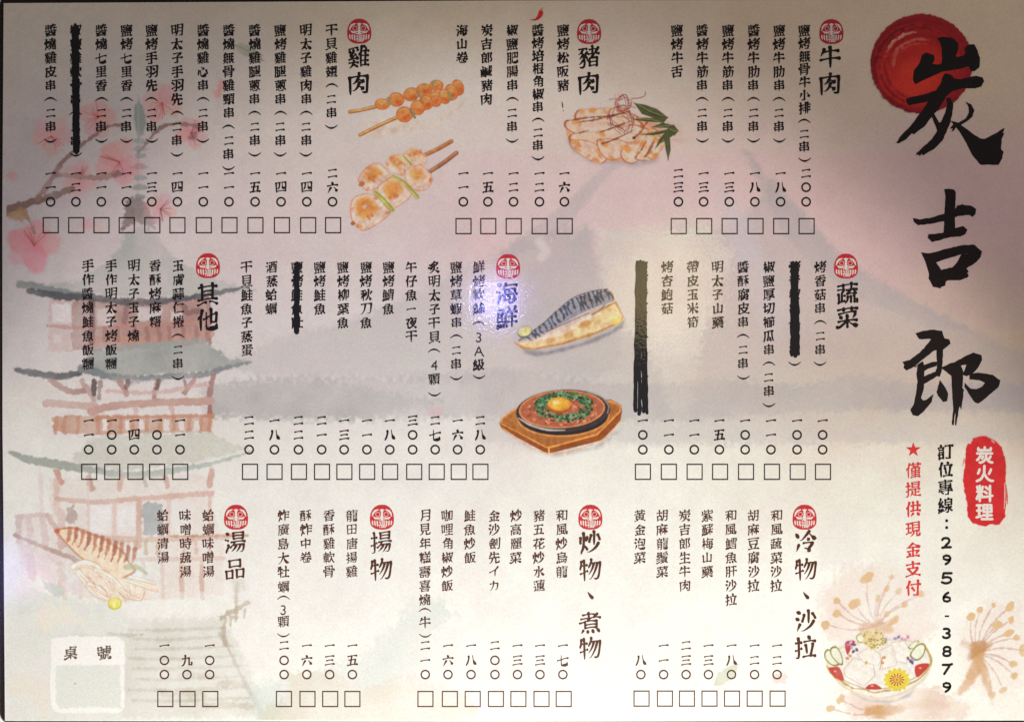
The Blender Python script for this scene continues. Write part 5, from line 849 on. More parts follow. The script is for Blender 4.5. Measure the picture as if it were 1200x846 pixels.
'品': [[2,6,29,6,5],[0,6,29,24,29],[2,24,29,24,6],[0,6,8,24,8],[2,37,29,37,5],[0,37,29,57,29],[2,57,29,57,5],[0,37,8,57,8],[0,16,58,16,40],[0,16,58,46,58],[0,46,58,47,40],[0,16,40,47,40]],
'炸': [[2,39,48,39,5],[2,39,21,57,21],[2,39,35,57,35],[3,34,58,35,57,33,48,31,47,26,37],[2,33,48,58,48],[3,14,57,14,21,10,12,6,6,6,4],[2,14,21,17,20,22,13],[3,8,47,6,44,5,32],[3,22,49,23,46,20,37]],
'廣': [[1,33,58,34,53],[2,11,53,10,24,9,15,6,7,6,4],[2,11,53,58,53],[1,28,47,28,36],[3,19,44,55,44],[0,37,35,37,15],[3,16,35,58,35],[1,45,48,45,36],[0,21,14,37,15],[0,21,29,21,14],[0,21,29,53,29],[0,53,29,52,14],[0,37,15,52,14],[0,20,21,53,21],[3,42,9,44,10,57,5],[3,15,5,16,5,28,10,31,9]],
'島': [[0,12,37,45,37],[0,46,53,45,37],[0,12,53,27,54,46,53],[0,12,53,12,22],[0,12,22,53,21],[2,53,21,52,11,50,6,48,4,43,4,40,6],[0,12,45,46,45],[1,22,16,22,9],[1,37,15,37,8],[0,8,8,37,8],[1,7,14,8,8],[1,28,58,28,54],[2,12,29,56,29]],
'大': [[3,6,40,30,39,33,36,39,22,45,14,53,7,55,6,59,7],[3,57,40,33,40,29,35,25,24,20,16,11,8,7,6,5,6],[1,31,58,30,39]],
'牡': [[1,43,57,43,8],[3,26,8,58,8],[3,17,57,17,5],[2,17,27,26,28],[2,8,45,25,45],[3,30,38,56,38],[1,5,24,17,25],[3,9,55,8,45,5,37]],
'中': [[2,54,47,54,22],[0,8,47,54,47],[2,8,47,8,21],[0,8,25,54,25],[3,31,58,31,5]],
'龍': [[1,37,57,37,44],[0,37,44,54,43],[0,54,43,54,35],[0,37,34,54,35],[2,37,34,37,6,39,5,55,5,57,6,58,9],[2,37,28,55,28],[1,9,48,11,45,11,40],[3,4,40,29,40],[2,37,13,55,13],[1,16,58,17,53],[3,5,53,28,53],[1,24,48,21,40],[2,26,32,26,6,24,5,20,5,18,6],[0,8,32,26,32],[2,8,32,8,5],[0,8,16,26,16],[0,8,24,26,24],[2,37,20,54,20],[2,37,53,57,53]],
'田': [[2,56,58,57,5],[0,6,58,56,58],[2,6,58,6,5],[0,6,9,57,9],[0,6,34,57,34],[0,31,58,31,9]],
'唐': [[1,35,58,36,53,36,18],[2,11,52,10,25,9,15,6,6,7,4],[2,11,52,57,52],[1,20,26,52,27],[0,52,43,52,27],[1,20,43,52,43],[0,36,18,52,18],[0,52,18,53,7],[0,20,7,53,7],[0,21,18,20,7],[0,21,18,36,18],[3,16,35,57,35]],
'揚': [[2,14,29,20,30],[1,14,58,14,27],[2,47,24,47,20,43,13,40,8,36,5],[2,55,24,55,16,53,6,51,5,47,5,44,6],[1,21,18,24,19,30,24,55,24],[0,53,56,53,48],[0,30,55,53,56],[0,30,55,30,40],[0,30,40,53,40],[0,53,48,53,40],[0,30,48,53,48],[0,33,32,31,24],[2,14,27,14,7,13,6,10,5,5,7],[1,5,25,14,27],[3,6,45,20,45],[3,25,32,58,32],[2,38,24,37,20,32,14,24,8]],
'物': [[3,10,56,8,54,8,45,5,38,5,35],[2,8,45,23,45],[3,16,58,16,5],[3,35,58,33,48,27,37],[0,33,48,58,47],[2,58,47,56,18,54,8,50,5,45,5,43,7],[2,50,47,48,36,43,22,35,9,32,6,29,6],[2,41,47,38,35,33,26,27,19],[2,17,28,24,29],[1,5,24,16,26]],
'月': [[2,55,57,55,8,54,6,52,5,43,5,40,6],[0,19,58,55,57],[2,19,58,19,26,14,14,9,6],[0,19,42,55,42],[0,19,26,55,25]],
'見': [[0,14,26,38,25],[0,14,57,14,26],[0,14,57,49,57],[0,49,57,49,26],[0,38,25,49,26],[0,14,36,49,36],[0,14,47,49,47],[0,38,25,38,10,39,7],[2,39,7,55,6,57,8,58,13,57,16],[2,22,25,21,19,18,12,9,7,3,8]],
'年': [[0,16,36,16,19],[2,16,36,53,36],[3,5,19,57,19],[2,34,50,34,5],[2,17,50,54,50],[1,19,58,17,50],[2,17,50,14,49,7,39,5,39]],
'糕': [[3,14,57,14,5],[3,6,37,22,37],[2,14,31,18,30,20,28,22,25,22,22],[2,14,29,11,28,5,15,5,12],[1,54,58,51,57,48,48],[3,29,47,57,47],[1,32,58,34,57,36,53,35,47],[0,42,47,42,24],[3,27,23,57,23],[3,30,36,55,36],[3,5,54,6,54,9,44],[3,29,16,28,13,25,5],[3,54,16,58,6,59,6],[3,23,54,20,44],[3,37,15,38,6],[3,44,16,48,6]],
'壽': [[1,31,58,31,49],[3,6,55,56,55],[0,31,35,31,30],[3,10,30,53,30],[0,49,24,49,5],[1,42,5,45,4,49,5],[3,4,24,58,24],[3,11,48,52,48],[3,14,36,48,36],[3,31,16,56,16],[0,10,18,10,8],[0,10,18,24,17],[0,24,17,24,8],[0,10,8,24,8],[3,34,12,37,9],[1,6,42,56,42],[2,56,42,55,36]],
'喜': [[0,43,30,42,23],[0,15,31,20,31],[0,15,39,15,31],[0,15,39,48,39],[0,48,39,48,31],[0,20,31,48,31],[0,20,31,21,23],[3,5,23,57,23],[1,31,58,31,46],[3,7,54,56,54],[0,14,6,49,6],[0,49,15,49,6],[0,14,16,49,15],[0,14,16,14,6],[3,11,46,52,46]],
'咖': [[0,6,20,16,20],[0,16,54,16,20],[0,6,54,16,54],[2,6,54,6,14],[0,44,12,56,12],[2,44,51,44,7],[0,44,51,56,50],[2,56,50,56,7],[3,28,58,28,37,26,25,24,14,19,5],[2,38,45,37,20,35,10,34,7,33,6,29,6,26,8],[1,23,45,38,45]],
'哩': [[0,40,56,40,6],[0,26,56,26,44],[0,26,56,55,56],[0,55,56,54,31],[0,26,31,54,31],[0,26,44,26,31],[3,21,6,58,6],[0,26,44,55,44],[3,25,20,56,20],[0,5,21,16,22],[0,16,53,16,22],[0,5,54,16,53],[2,5,54,5,15]],
'炒': [[3,15,57,14,23,11,14,6,6,6,4],[2,14,23,18,21,23,15,23,13],[3,52,48,57,35],[3,24,47,20,37],[3,35,49,33,47,29,32],[3,7,45,5,34,6,31],[3,54,27,49,18,42,12,31,6,26,6,23,7],[3,42,58,42,24]],
'金': [[0,31,38,31,6],[3,10,25,53,25],[3,7,6,55,6],[0,15,41,18,38,45,38,48,41],[2,31,54,48,41,55,38,58,39],[2,31,54,15,41,6,38],[3,47,19,42,11],[3,16,19,20,11]],
'沙': [[3,16,24,8,8,8,6],[3,28,47,22,30],[3,9,57,17,53],[3,6,40,13,36],[3,39,57,39,25],[3,53,29,51,25,47,19,42,14,29,7,23,5,19,6],[3,50,48,57,35]],
'劍': [[2,14,14,19,10],[2,14,14,12,14,9,8],[1,14,19,14,14],[2,22,56,36,47],[2,22,56,13,47,8,44,5,45],[2,13,47,15,44,30,44],[3,30,19,29,14,23,6],[2,29,14,32,12,37,8],[3,44,51,44,21],[3,57,56,57,7,55,5,51,4,49,4,46,6],[0,9,25,19,25],[0,18,37,19,25],[0,9,37,18,37],[0,9,37,9,25],[0,26,25,35,25],[0,35,37,35,25],[0,25,37,35,37],[0,25,37,26,25]],
'イ': [[3,54,56,37,40,37,6],[1,5,30,9,29,31,38,37,39]],
'カ': [[3,30,58,29,39,24,22,18,14,13,8,10,6,6,6],[1,8,44,52,44,54,43],[2,54,43,54,29,51,10,50,8,47,6,37,6]],
'高': [[1,30,58,32,52],[3,6,52,57,52],[0,20,11,42,11],[0,42,20,42,11],[0,20,20,42,20],[2,20,20,20,8],[2,9,28,8,5],[0,9,28,54,28],[0,54,28,54,7,53,5],[1,48,5,53,5],[0,16,35,47,35],[0,47,44,47,35],[0,16,44,47,44],[0,16,44,16,35]],
'麗': [[0,39,38,39,24],[0,38,23,54,24],[0,54,32,54,24],[0,10,32,54,32],[2,10,38,57,38],[2,10,38,9,20,6,6],[0,10,24,38,23],[0,24,38,24,24],[0,32,42,32,39],[0,26,51,27,44,28,43,32,42],[0,10,51,26,51],[2,10,51,10,43],[0,18,23,18,7],[2,18,7,32,9],[2,18,16,32,16],[0,38,23,38,11,39,7],[2,39,7,45,6,57,7,58,9,57,13],[2,38,15,55,18],[2,54,51,54,44],[0,37,51,54,51],[2,37,51,37,43],[3,17,47,19,44],[3,7,57,28,57],[3,35,57,57,57],[3,44,47,47,44]],
'花': [[1,35,40,35,7],[2,35,7,39,5,54,6,56,8,57,11,57,16],[2,35,25,40,26,53,34,54,34],[3,21,58,21,47],[3,5,52,56,52],[3,42,58,42,46],[3,20,40,16,34,15,30,15,5],[1,5,24,7,24,11,28,15,29],[1,24,20,35,23]],
'水': [[2,32,38,35,37,37,34,39,33,42,26,50,17,55,13,59,14],[1,50,44,39,33],[3,31,57,31,8,30,6,28,5,23,5,21,7],[1,7,42,21,42],[2,21,42,21,37,17,26,13,19,7,13,4,13]],
'蓮': [[3,42,57,42,50,38,46,38,11],[3,22,43,56,43],[3,6,54,57,54],[0,24,29,53,29],[0,24,23,38,22],[0,25,37,24,23],[0,25,37,53,36],[0,53,36,53,23,52,22,38,22],[3,21,15,57,15],[3,20,57,20,49],[0,13,29,13,12],[1,5,29,13,29],[2,13,12,24,6,32,5,57,6,60,8],[2,13,12,9,10,5,5],[3,8,44,11,42]],
'和': [[0,20,54,20,40],[2,20,40,31,40],[2,57,52,57,8],[0,38,53,57,52],[2,38,53,38,8],[0,38,13,57,13],[2,19,39,20,5],[2,19,33,24,32,30,24,30,22],[3,6,54,11,53,20,54,28,57,30,57],[1,7,40,19,39],[2,19,33,15,31,6,14]],
'風': [[0,30,47,30,13],[0,30,38,42,38],[0,42,38,42,25],[0,20,25,42,25],[0,20,38,20,25],[0,20,38,30,38],[3,16,48,18,47,23,47,30,47,39,49,43,48],[3,39,20,41,19,43,13,44,12,46,9],[1,16,11,43,13],[1,58,19,59,15,58,9],[0,54,8,58,9],[0,50,56,50,33,52,13,54,8],[0,12,56,50,56],[2,12,56,11,26,9,16,6,8]],
'烏': [[0,14,40,48,40],[0,48,52,48,40],[0,14,52,48,52],[0,14,52,14,23],[0,14,23,55,22],[2,55,22,54,10,53,6,50,4,44,4,42,6],[2,14,32,58,32],[1,31,58,30,52],[3,41,17,44,11],[3,20,15,21,7],[3,10,16,10,12,6,6],[3,31,15,33,9]],
'煮': [[1,50,53,43,47,41,44],[2,29,42,40,44,58,43],[0,18,34,18,18],[0,18,18,49,18],[0,49,35,49,18],[1,3,33,7,32,25,36,27,35,49,35],[0,18,26,50,26],[1,12,53,42,53,46,50],[0,29,42,25,36],[1,28,57,28,43],[1,7,43,28,43],[3,38,12,40,6,42,5],[3,25,11,25,5],[3,51,13,57,5],[3,13,13,7,5]],
'黃': [[0,21,14,21,10],[1,4,5,7,5,21,10],[0,13,31,13,23],[0,13,31,50,31],[0,50,31,50,15],[0,13,14,50,15],[0,13,23,13,14],[0,31,38,31,15],[1,43,58,42,45],[0,21,45,42,45],[1,20,58,21,45],[3,8,53,55,53],[3,5,39,57,39],[0,13,23,50,23],[0,41,14,41,10],[3,39,10,42,10,56,5,59,5]],
'泡': [[3,31,57,29,50,27,48,23,41,21,39],[0,23,41,26,38],[2,26,38,26,9,28,6,32,5,54,5,56,6,58,11],[0,26,38,43,38],[0,43,38,43,24],[0,26,24,43,24],[0,29,50,55,49],[2,55,49,53,21,50,19,46,19,44,21],[3,15,24,15,22,8,7],[3,6,40,13,36],[3,9,57,15,53,16,51]],
'胡': [[2,56,54,56,7,54,5,48,5,45,7],[0,39,54,56,54],[2,39,54,38,23,35,13,31,5],[0,39,40,56,40],[1,19,58,19,30],[3,6,46,30,46],[0,9,13,28,13],[0,27,30,28,13],[0,9,30,27,30],[2,9,30,9,9],[0,39,26,56,26]],
'鬚': [[2,11,57,30,57],[0,11,57,10,42],[2,10,52,29,52],[0,29,36,29,32],[0,26,42,26,38,29,36],[0,29,16,30,11],[0,30,11,53,11],[0,54,26,53,11],[0,29,16,29,25,30,26,54,26],[0,29,21,54,21],[0,47,11,47,8],[2,47,8,57,4,59,5],[2,10,47,29,47],[0,36,11,36,8],[0,41,32,41,27],[0,29,16,54,16],[3,26,32,57,32],[3,5,42,32,42],[1,7,36,25,37,26,38],[3,23,5,25,4,39,8],[0,12,42,10,36],[3,4,16,8,16,20,24,22,24],[3,4,6,7,5,13,8,23,15],[3,37,46,41,45,56,52],[3,36,37,39,37,45,38,56,44,59,44],[3,5,25,7,25,20,32],[3,37,53,38,52,52,58,54,58]],
'生': [[1,31,57,31,5],[3,12,26,52,26],[3,5,5,58,5],[2,13,45,54,45],[3,16,57,13,45,11,44,6,36]],
'紫': [[1,20,58,20,40],[3,5,38,30,41],[2,20,29,22,32,29,37,32,37],[3,13,28,14,28,20,29,31,28,36,29,42,33,44,33],[2,20,52,29,52],[1,9,53,9,39],[0,32,19,32,5],[1,21,6,24,4,29,4,32,5],[2,49,21,53,20,57,16],[1,9,19,11,18,18,19,32,19,48,20,49,21],[0,29,28,28,25,21,22,20,19],[1,37,58,37,43,38,40],[2,38,40,55,40,57,41,58,44,56,47],[2,37,49,43,50,53,54,57,53],[1,43,26,47,24,49,21],[3,40,13,44,13,54,6,57,6],[3,6,6,8,6,18,13,21,13]],
'蘇': [[1,14,47,14,43],[0,14,43,11,41,9,37,9,19],[0,9,19,28,19],[0,28,35,28,19],[1,6,35,28,35],[0,14,43,23,42],[0,23,42,21,36],[2,45,42,45,5],[3,32,42,37,41,45,42,52,45,54,45],[1,34,31,43,31,45,30],[2,45,30,47,31,57,31],[3,42,57,42,49],[3,6,53,57,53],[3,27,14,30,8],[0,45,27,42,25,39,19,33,12,29,11],[0,18,35,18,19],[3,21,57,21,49],[0,9,27,28,27],[2,45,27,49,24,57,13],[3,21,13,23,7],[3,15,13,16,6],[3,8,14,8,11,5,5]],
'梅': [[1,42,6,44,5,50,5,52,7,52,13],[0,28,13,53,13],[0,29,27,28,13],[0,54,41,53,13],[0,31,41,54,41],[0,31,41,30,27],[2,53,13,57,13],[3,25,27,58,27],[3,13,58,13,5],[2,13,36,17,34,20,29,19,26],[3,6,44,19,44],[3,33,58,31,51,30,50,25,43],[2,31,51,57,51],[2,12,32,9,30,5,19,5,15],[3,38,23,43,19],[3,39,36,45,33]],
'鱈': [[0,17,43,17,22],[0,8,32,25,32],[1,34,24,55,24],[0,55,24,55,6],[1,33,6,55,6],[1,35,15,55,15],[0,8,43,8,22],[0,8,22,25,22],[0,25,42,25,22],[0,8,43,25,42],[1,13,58,12,54,9,48,8,43],[0,12,53,21,52],[0,21,52,19,43],[2,44,56,44,30],[2,58,48,58,43],[0,32,48,58,48],[2,32,48,32,42,35,40,38,40],[3,33,56,57,56],[3,9,15,5,5],[3,26,16,29,9],[3,14,15,15,7,14,5],[3,50,32,55,32],[3,20,15,22,8],[3,50,40,54,40],[3,34,32,38,32]],
'肝': [[2,9,57,9,27,7,14,5,7],[0,9,57,23,57],[2,23,57,23,9,22,7,19,6,15,8],[0,9,42,23,42],[2,43,55,43,6],[3,32,55,55,55],[0,9,27,23,27],[3,29,34,58,34]],
'拉': [[3,13,57,13,8,11,5,8,4,5,6],[2,13,28,20,29],[3,5,45,20,45],[1,4,25,13,26],[1,51,38,45,7],[3,24,7,58,7],[3,27,46,56,46],[3,37,59,39,58,42,52],[3,32,37,35,15]],
'豆': [[1,44,21,39,11,38,6],[3,5,6,58,6],[3,6,56,56,56],[3,15,23,18,21,21,13],[0,13,28,49,28],[0,49,45,49,28],[0,13,45,49,45],[0,13,45,13,28]],
'冷': [[3,41,59,39,57,38,55,36,53,30,46,24,40,20,37,16,37],[2,38,55,40,54,45,47,55,38,59,38],[3,29,15,30,16,35,13,38,12,39,10,44,6],[0,50,28,49,24,38,11],[1,25,29,50,28],[3,13,26,6,9],[3,7,55,12,45],[3,37,40,40,36]],
'訂': [[0,48,52,48,6],[1,34,7,37,5,44,5,48,6],[3,30,52,58,52],[0,7,8,22,8],[0,22,22,22,8],[0,7,22,22,22],[2,7,22,7,4],[3,7,39,22,39],[3,4,47,24,47],[3,7,30,23,30],[3,13,57,15,53]],
'位': [[3,19,57,14,47,13,42,14,5],[2,13,40,10,39,6,35,5,33],[1,50,38,45,7],[3,23,7,57,7],[3,30,37,34,16],[3,26,46,55,46],[3,39,58,41,52]],
'專': [[1,31,58,31,26],[0,11,39,12,33],[0,12,33,44,32,51,33],[0,12,47,50,47,51,45,51,33],[0,12,47,11,39],[0,11,39,51,39],[0,43,25,42,5],[1,32,5,34,4,40,4,42,5],[3,7,25,32,26,43,25,48,27,55,25],[3,6,54,55,54],[0,44,32,48,27],[3,5,18,58,18],[2,16,18,16,14,23,9]],
'線': [[0,30,34,43,33],[0,31,52,30,34],[0,31,52,54,51],[0,54,51,54,33],[0,43,33,54,33],[0,30,42,54,42],[2,43,33,43,6,41,5,37,5,34,6],[0,44,22,48,20],[2,48,20,49,17,51,14,56,9,58,9],[1,54,24,48,20],[0,15,40,14,37,9,31,8,26],[0,8,26,21,28],[2,7,40,16,40,21,47],[1,14,58,14,55,8,44,7,40],[3,19,34,22,25],[1,42,57,41,52],[1,28,24,35,24],[2,35,24,36,23,32,14,26,9],[3,7,18,5,5],[3,19,19,21,13,23,12],[3,14,18,14,8]],
'僅': [[0,40,44,40,6],[3,23,6,58,6],[3,25,22,56,22],[3,19,57,13,41,13,5],[2,13,40,9,39,6,35,5,32],[0,40,29,54,29],[0,55,38,54,29],[0,27,38,55,38],[0,27,38,26,29],[0,26,29,40,29],[1,49,57,49,45],[0,32,44,40,44,49,45],[1,32,57,32,44],[3,23,52,58,52],[3,26,14,55,14]],
'提': [[3,29,24,28,16,21,6],[2,28,16,30,16,32,12,35,9,41,6,57,6,60,8],[3,13,57,13,8,11,6,7,6,4,7],[1,5,25,13,27],[3,5,45,19,45],[0,53,56,53,48],[0,28,55,53,56],[0,28,55,28,39],[0,28,39,52,39],[0,53,48,52,39],[0,28,48,53,48],[2,13,29,19,30,21,32],[0,40,31,40,8],[2,40,20,53,20],[3,25,31,56,31]],
'供': [[3,19,57,14,46,13,42,13,5],[2,13,40,9,39,5,33],[1,48,57,48,25],[3,23,25,58,25],[3,24,44,57,44],[1,32,57,32,25],[3,32,16,26,9,24,6,22,6],[3,48,16,55,7]],
'現': [[0,54,37,54,26],[0,30,26,54,26],[0,29,56,30,26],[0,29,56,53,57],[0,53,57,54,37],[0,29,47,54,47],[0,14,55,14,20],[3,6,55,22,55],[3,6,38,22,38],[0,29,37,54,37],[0,46,26,46,8,47,7,57,8],[1,57,15,58,11,57,8],[2,35,26,34,18,31,13,25,8,20,8],[3,5,17,14,19,14,20,24,22]],
'支': [[1,31,57,31,34],[0,48,34,48,30,44,24,33,14],[1,10,34,48,34],[0,16,34,16,31],[3,7,48,55,48],[2,33,14,35,12,47,8,54,6,58,7],[0,29,14,33,14],[0,16,31,20,24,28,16,29,14],[1,14,31,16,31],[1,4,7,7,5,17,8,28,12,29,14]],
'付': [[3,20,57,15,47,13,41,14,5],[2,13,40,10,39,6,34,5,32],[1,50,57,49,6],[1,34,6,37,5,45,5,49,6],[3,24,44,58,44],[3,29,32,36,21]],
'桌': [[1,30,57,30,46],[2,30,54,54,54],[0,50,37,49,29],[0,13,29,49,29],[0,13,45,13,29],[0,13,45,50,45],[0,50,45,50,37],[2,31,29,31,5],[3,5,21,57,21],[0,13,37,50,37],[1,4,7,7,6,16,10,26,17,27,20],[2,36,20,37,17,45,11,56,6,59,7]],
'號': [[1,42,41,42,30],[0,42,30,54,29],[1,55,32,54,29],[3,35,36,50,38],[1,42,57,42,46],[2,57,46,57,44,56,38],[0,30,46,57,46],[2,30,46,29,22,28,12,25,6],[2,42,54,55,54],[0,10,34,9,24],[0,9,24,20,24],[2,20,24,20,19,18,6,15,5,11,5,9,7],[3,5,34,23,34],[2,48,21,48,8,50,6,56,6,58,7,58,13,57,15],[0,39,22,48,21],[2,39,22,38,14,34,7],[0,8,43,21,43],[0,21,55,21,43],[0,7,55,21,55],[0,7,55,8,43]],
'火': [[1,31,58,30,31],[2,30,31,28,30,27,26,21,15,15,10,5,6],[2,30,31,32,29,38,18,45,11,55,6,60,7],[3,14,46,13,40,9,32],[3,53,46,53,44,47,31]],
'料': [[2,6,54,9,44],[3,50,57,50,5],[1,30,19,50,21],[2,15,30,15,5],[2,15,31,20,28,24,21,24,18],[0,15,36,15,31],[1,15,57,15,37],[2,15,36,25,37],[2,50,23,58,23],[1,6,37,15,36],[2,15,31,12,29,5,15,5,12],[3,32,37,39,32],[3,35,53,40,49,42,46],[3,25,54,22,43]],
'理': [[0,41,55,41,8],[0,28,44,55,44],[0,13,54,13,16],[3,5,54,20,54],[3,4,13,5,13,12,15,13,16,20,17],[3,6,36,19,36],[0,28,55,28,44],[0,28,55,54,55],[0,54,55,55,32],[0,28,32,55,32],[0,28,44,28,32],[3,27,20,56,20],[3,22,7,58,7]],
'福': [[2,29,26,29,5],[0,29,8,58,8],[0,17,32,19,31,24,26,29,26],[0,29,28,29,26],[0,29,28,57,28],[2,57,28,58,5],[0,29,18,58,18],[0,43,28,43,8],[1,7,46,23,46],[2,23,46,22,42,15,30,15,5],[2,15,29,11,28,5,23],[3,29,55,58,55],[3,13,57,15,52],[0,33,36,54,36],[0,54,47,54,36],[0,33,47,54,47],[0,33,47,33,36]],
'3': [[2,34,32,41,25,42,19,39,12,34,8,28,7,20,9,18,14],[1,30,32,34,32],[1,21,54,25,55,33,55,37,53,39,50,41,45,40,40,34,32]],
'4': [[3,16,24,20,25,46,25],[0,40,48,33,45,22,32,20,25],[3,42,56,40,50,40,8]],
'A': [[0,31,51,28,49,20,31,19,24],[2,19,24,16,23,10,6],[0,19,24,43,24],[0,31,51,34,50,35,48,42,31,43,24],[2,43,24,46,23,53,7,58,4],[1,31,55,31,51]],
'2': [[1,15,45,18,52,21,54,29,55,34,54,37,52,40,45,40,39,38,31,26,14,24,7],[3,15,4,23,7,45,7]],
'5': [[3,40,55,23,55,23,35,33,34,40,30,43,24,42,15,37,9,30,7,18,9,16,14]],
'6': [[1,36,54,26,45,22,38,20,30,19,26,19,18,22,11,27,8,37,8,42,12,44,20,43,24,40,29,34,32,20,30]],
'7': [[2,41,55,40,48,22,8],[3,17,55,42,55,49,59]],
'8': [[0,25,32,24,34,20,39,20,48,23,52,26,54,34,55,39,54,41,52,44,44,43,39,38,32],[0,25,32,38,32],[0,25,32,19,24,18,16,19,13,23,9,26,8,32,7,40,10,43,13,44,17,43,26,38,32]],
'9': [[2,42,33,28,31,22,34,19,38,19,42,19,48,21,51,26,54,35,55,38,53,43,46,44,37,40,24,35,16,27,9]],
}
GL['5'] = [[3, 20, 58, 48, 58], [3, 20, 58, 17, 33], [3, 17, 33, 28, 39, 40, 37, 47, 28, 46, 15, 36, 6, 24, 5, 14, 11]]
_cache = {}
def strokes_of(ch):
    if ch not in _cache:
        out = []
        for s in GL[ch]:
            out.append((s[0], np.array(s[1:], float).reshape(-1, 2) / 63.0))
        _cache[ch] = out
    return _cache[ch]
class Ink:
    # collects flat brush strokes and links them as ONE mesh
    def __init__(self, z=8.5e-5): self.v = []; self.f = []; self.z0 = z; self.k = 0
    def ribbon(self, P, Wd, cap0=0.5, cap1=0.5):
        # P in photo px, Wd full widths; rounded caps cap0/cap1 as a share of the half width
        P = np.asarray(P, float); n = len(P); z = self.z0 + (self.k % 40) * 2e-7; self.k += 1
        T = np.gradient(P, axis=0); T /= np.maximum(np.linalg.norm(T, axis=1, keepdims=True), 1e-9)
        N = np.stack([-T[:, 1], T[:, 0]], 1); H = np.asarray(Wd, float)[:, None] / 2
        L = P + N * H; R = P - N * H
        b = len(self.v)
        ring = [tuple(q) for q in L]
        e = []
        for t in (0.3, 0.5, 0.7):
            a = math.pi * t; e.append(P[-1] + N[-1] * H[-1] * math.cos(a) + T[-1] * H[-1] * math.sin(a) * cap1 * 2)
        s = []
        for t in (0.3, 0.5, 0.7):
            a = math.pi * t; s.append(P[0] - N[0] * H[0] * math.cos(a) - T[0] * H[0] * math.sin(a) * cap0 * 2)
        for i in range(n): self.v += [(L[i][0], L[i][1], z), (R[i][0], R[i][1], z)]
        for i in range(n - 1): self.f.append((b + 2 * i, b + 2 * i + 1, b + 2 * i + 3, b + 2 * i + 2))
        c = len(self.v); self.v += [(q[0], q[1], z) for q in e]; self.f.append((b + 2 * n - 2, b + 2 * n - 1, c + 2, c + 1, c))
        c = len(self.v); self.v += [(q[0], q[1], z) for q in s]; self.f.append((b + 1, b, c + 2, c + 1, c))
    def polygon(self, P):
        z = self.z0 + (self.k % 40) * 2e-7; self.k += 1
        b = len(self.v); self.v += [(x, y, z) for x, y in P]; self.f.append(tuple(range(b, b + len(P))))
    def ring(self, cx, cy, r, w, ry=None, n=28):
        z = self.z0; b = len(self.v); ry = ry or r
        for i in range(n):
            a = 2 * math.pi * i / n
            self.v += [(cx + (r + w / 2) * math.cos(a), cy + (ry + w / 2) * math.sin(a), z), (cx + (r - w / 2) * math.cos(a), cy + (ry - w / 2) * math.sin(a), z)]
        for i in range(n):
            j = (i + 1) % n; self.f.append((b + 2 * i, b + 2 * i + 1, b + 2 * j + 1, b + 2 * j))
    def build(self, name, mat, parent):
        me = bpy.data.meshes.new(name)
        me.from_pydata([(wx(x), wy(y), z) for x, y, z in self.v], [], self.f)
        me.update()
        # faces drawn in any winding: turn them all upwards
        import bmesh
        bm = bmesh.new(); bm.from_mesh(me)
        for f in bm.faces:
            f.normal_update()
            if f.normal.z < 0: f.normal_flip()
        bm.to_mesh(me); bm.free()
        me.materials.append(mat)
        o = bpy.data.objects.new(name, me); col.objects.link(o); o.parent = parent
        return o
R2 = random.Random(5)
def resample(P, n):
    d = np.r_[0, np.cumsum(np.linalg.norm(np.diff(P, axis=0), axis=1))]
    if len(P) > 2 and n > len(P):
        # smooth the bends a little
        Q = [P[0]]
        for i in range(1, len(P) - 1): Q += [P[i] * 0.75 + P[i - 1] * 0.25, P[i] * 0.75 + P[i + 1] * 0.25]
        Q.append(P[-1]); P = np.array(Q); d = np.r_[0, np.cumsum(np.linalg.norm(np.diff(P, axis=0), axis=1))]
    t = np.linspace(0, d[-1], n)
    return np.stack([np.interp(t, d, P[:, 0]), np.interp(t, d, P[:, 1])], 1), d[-1]
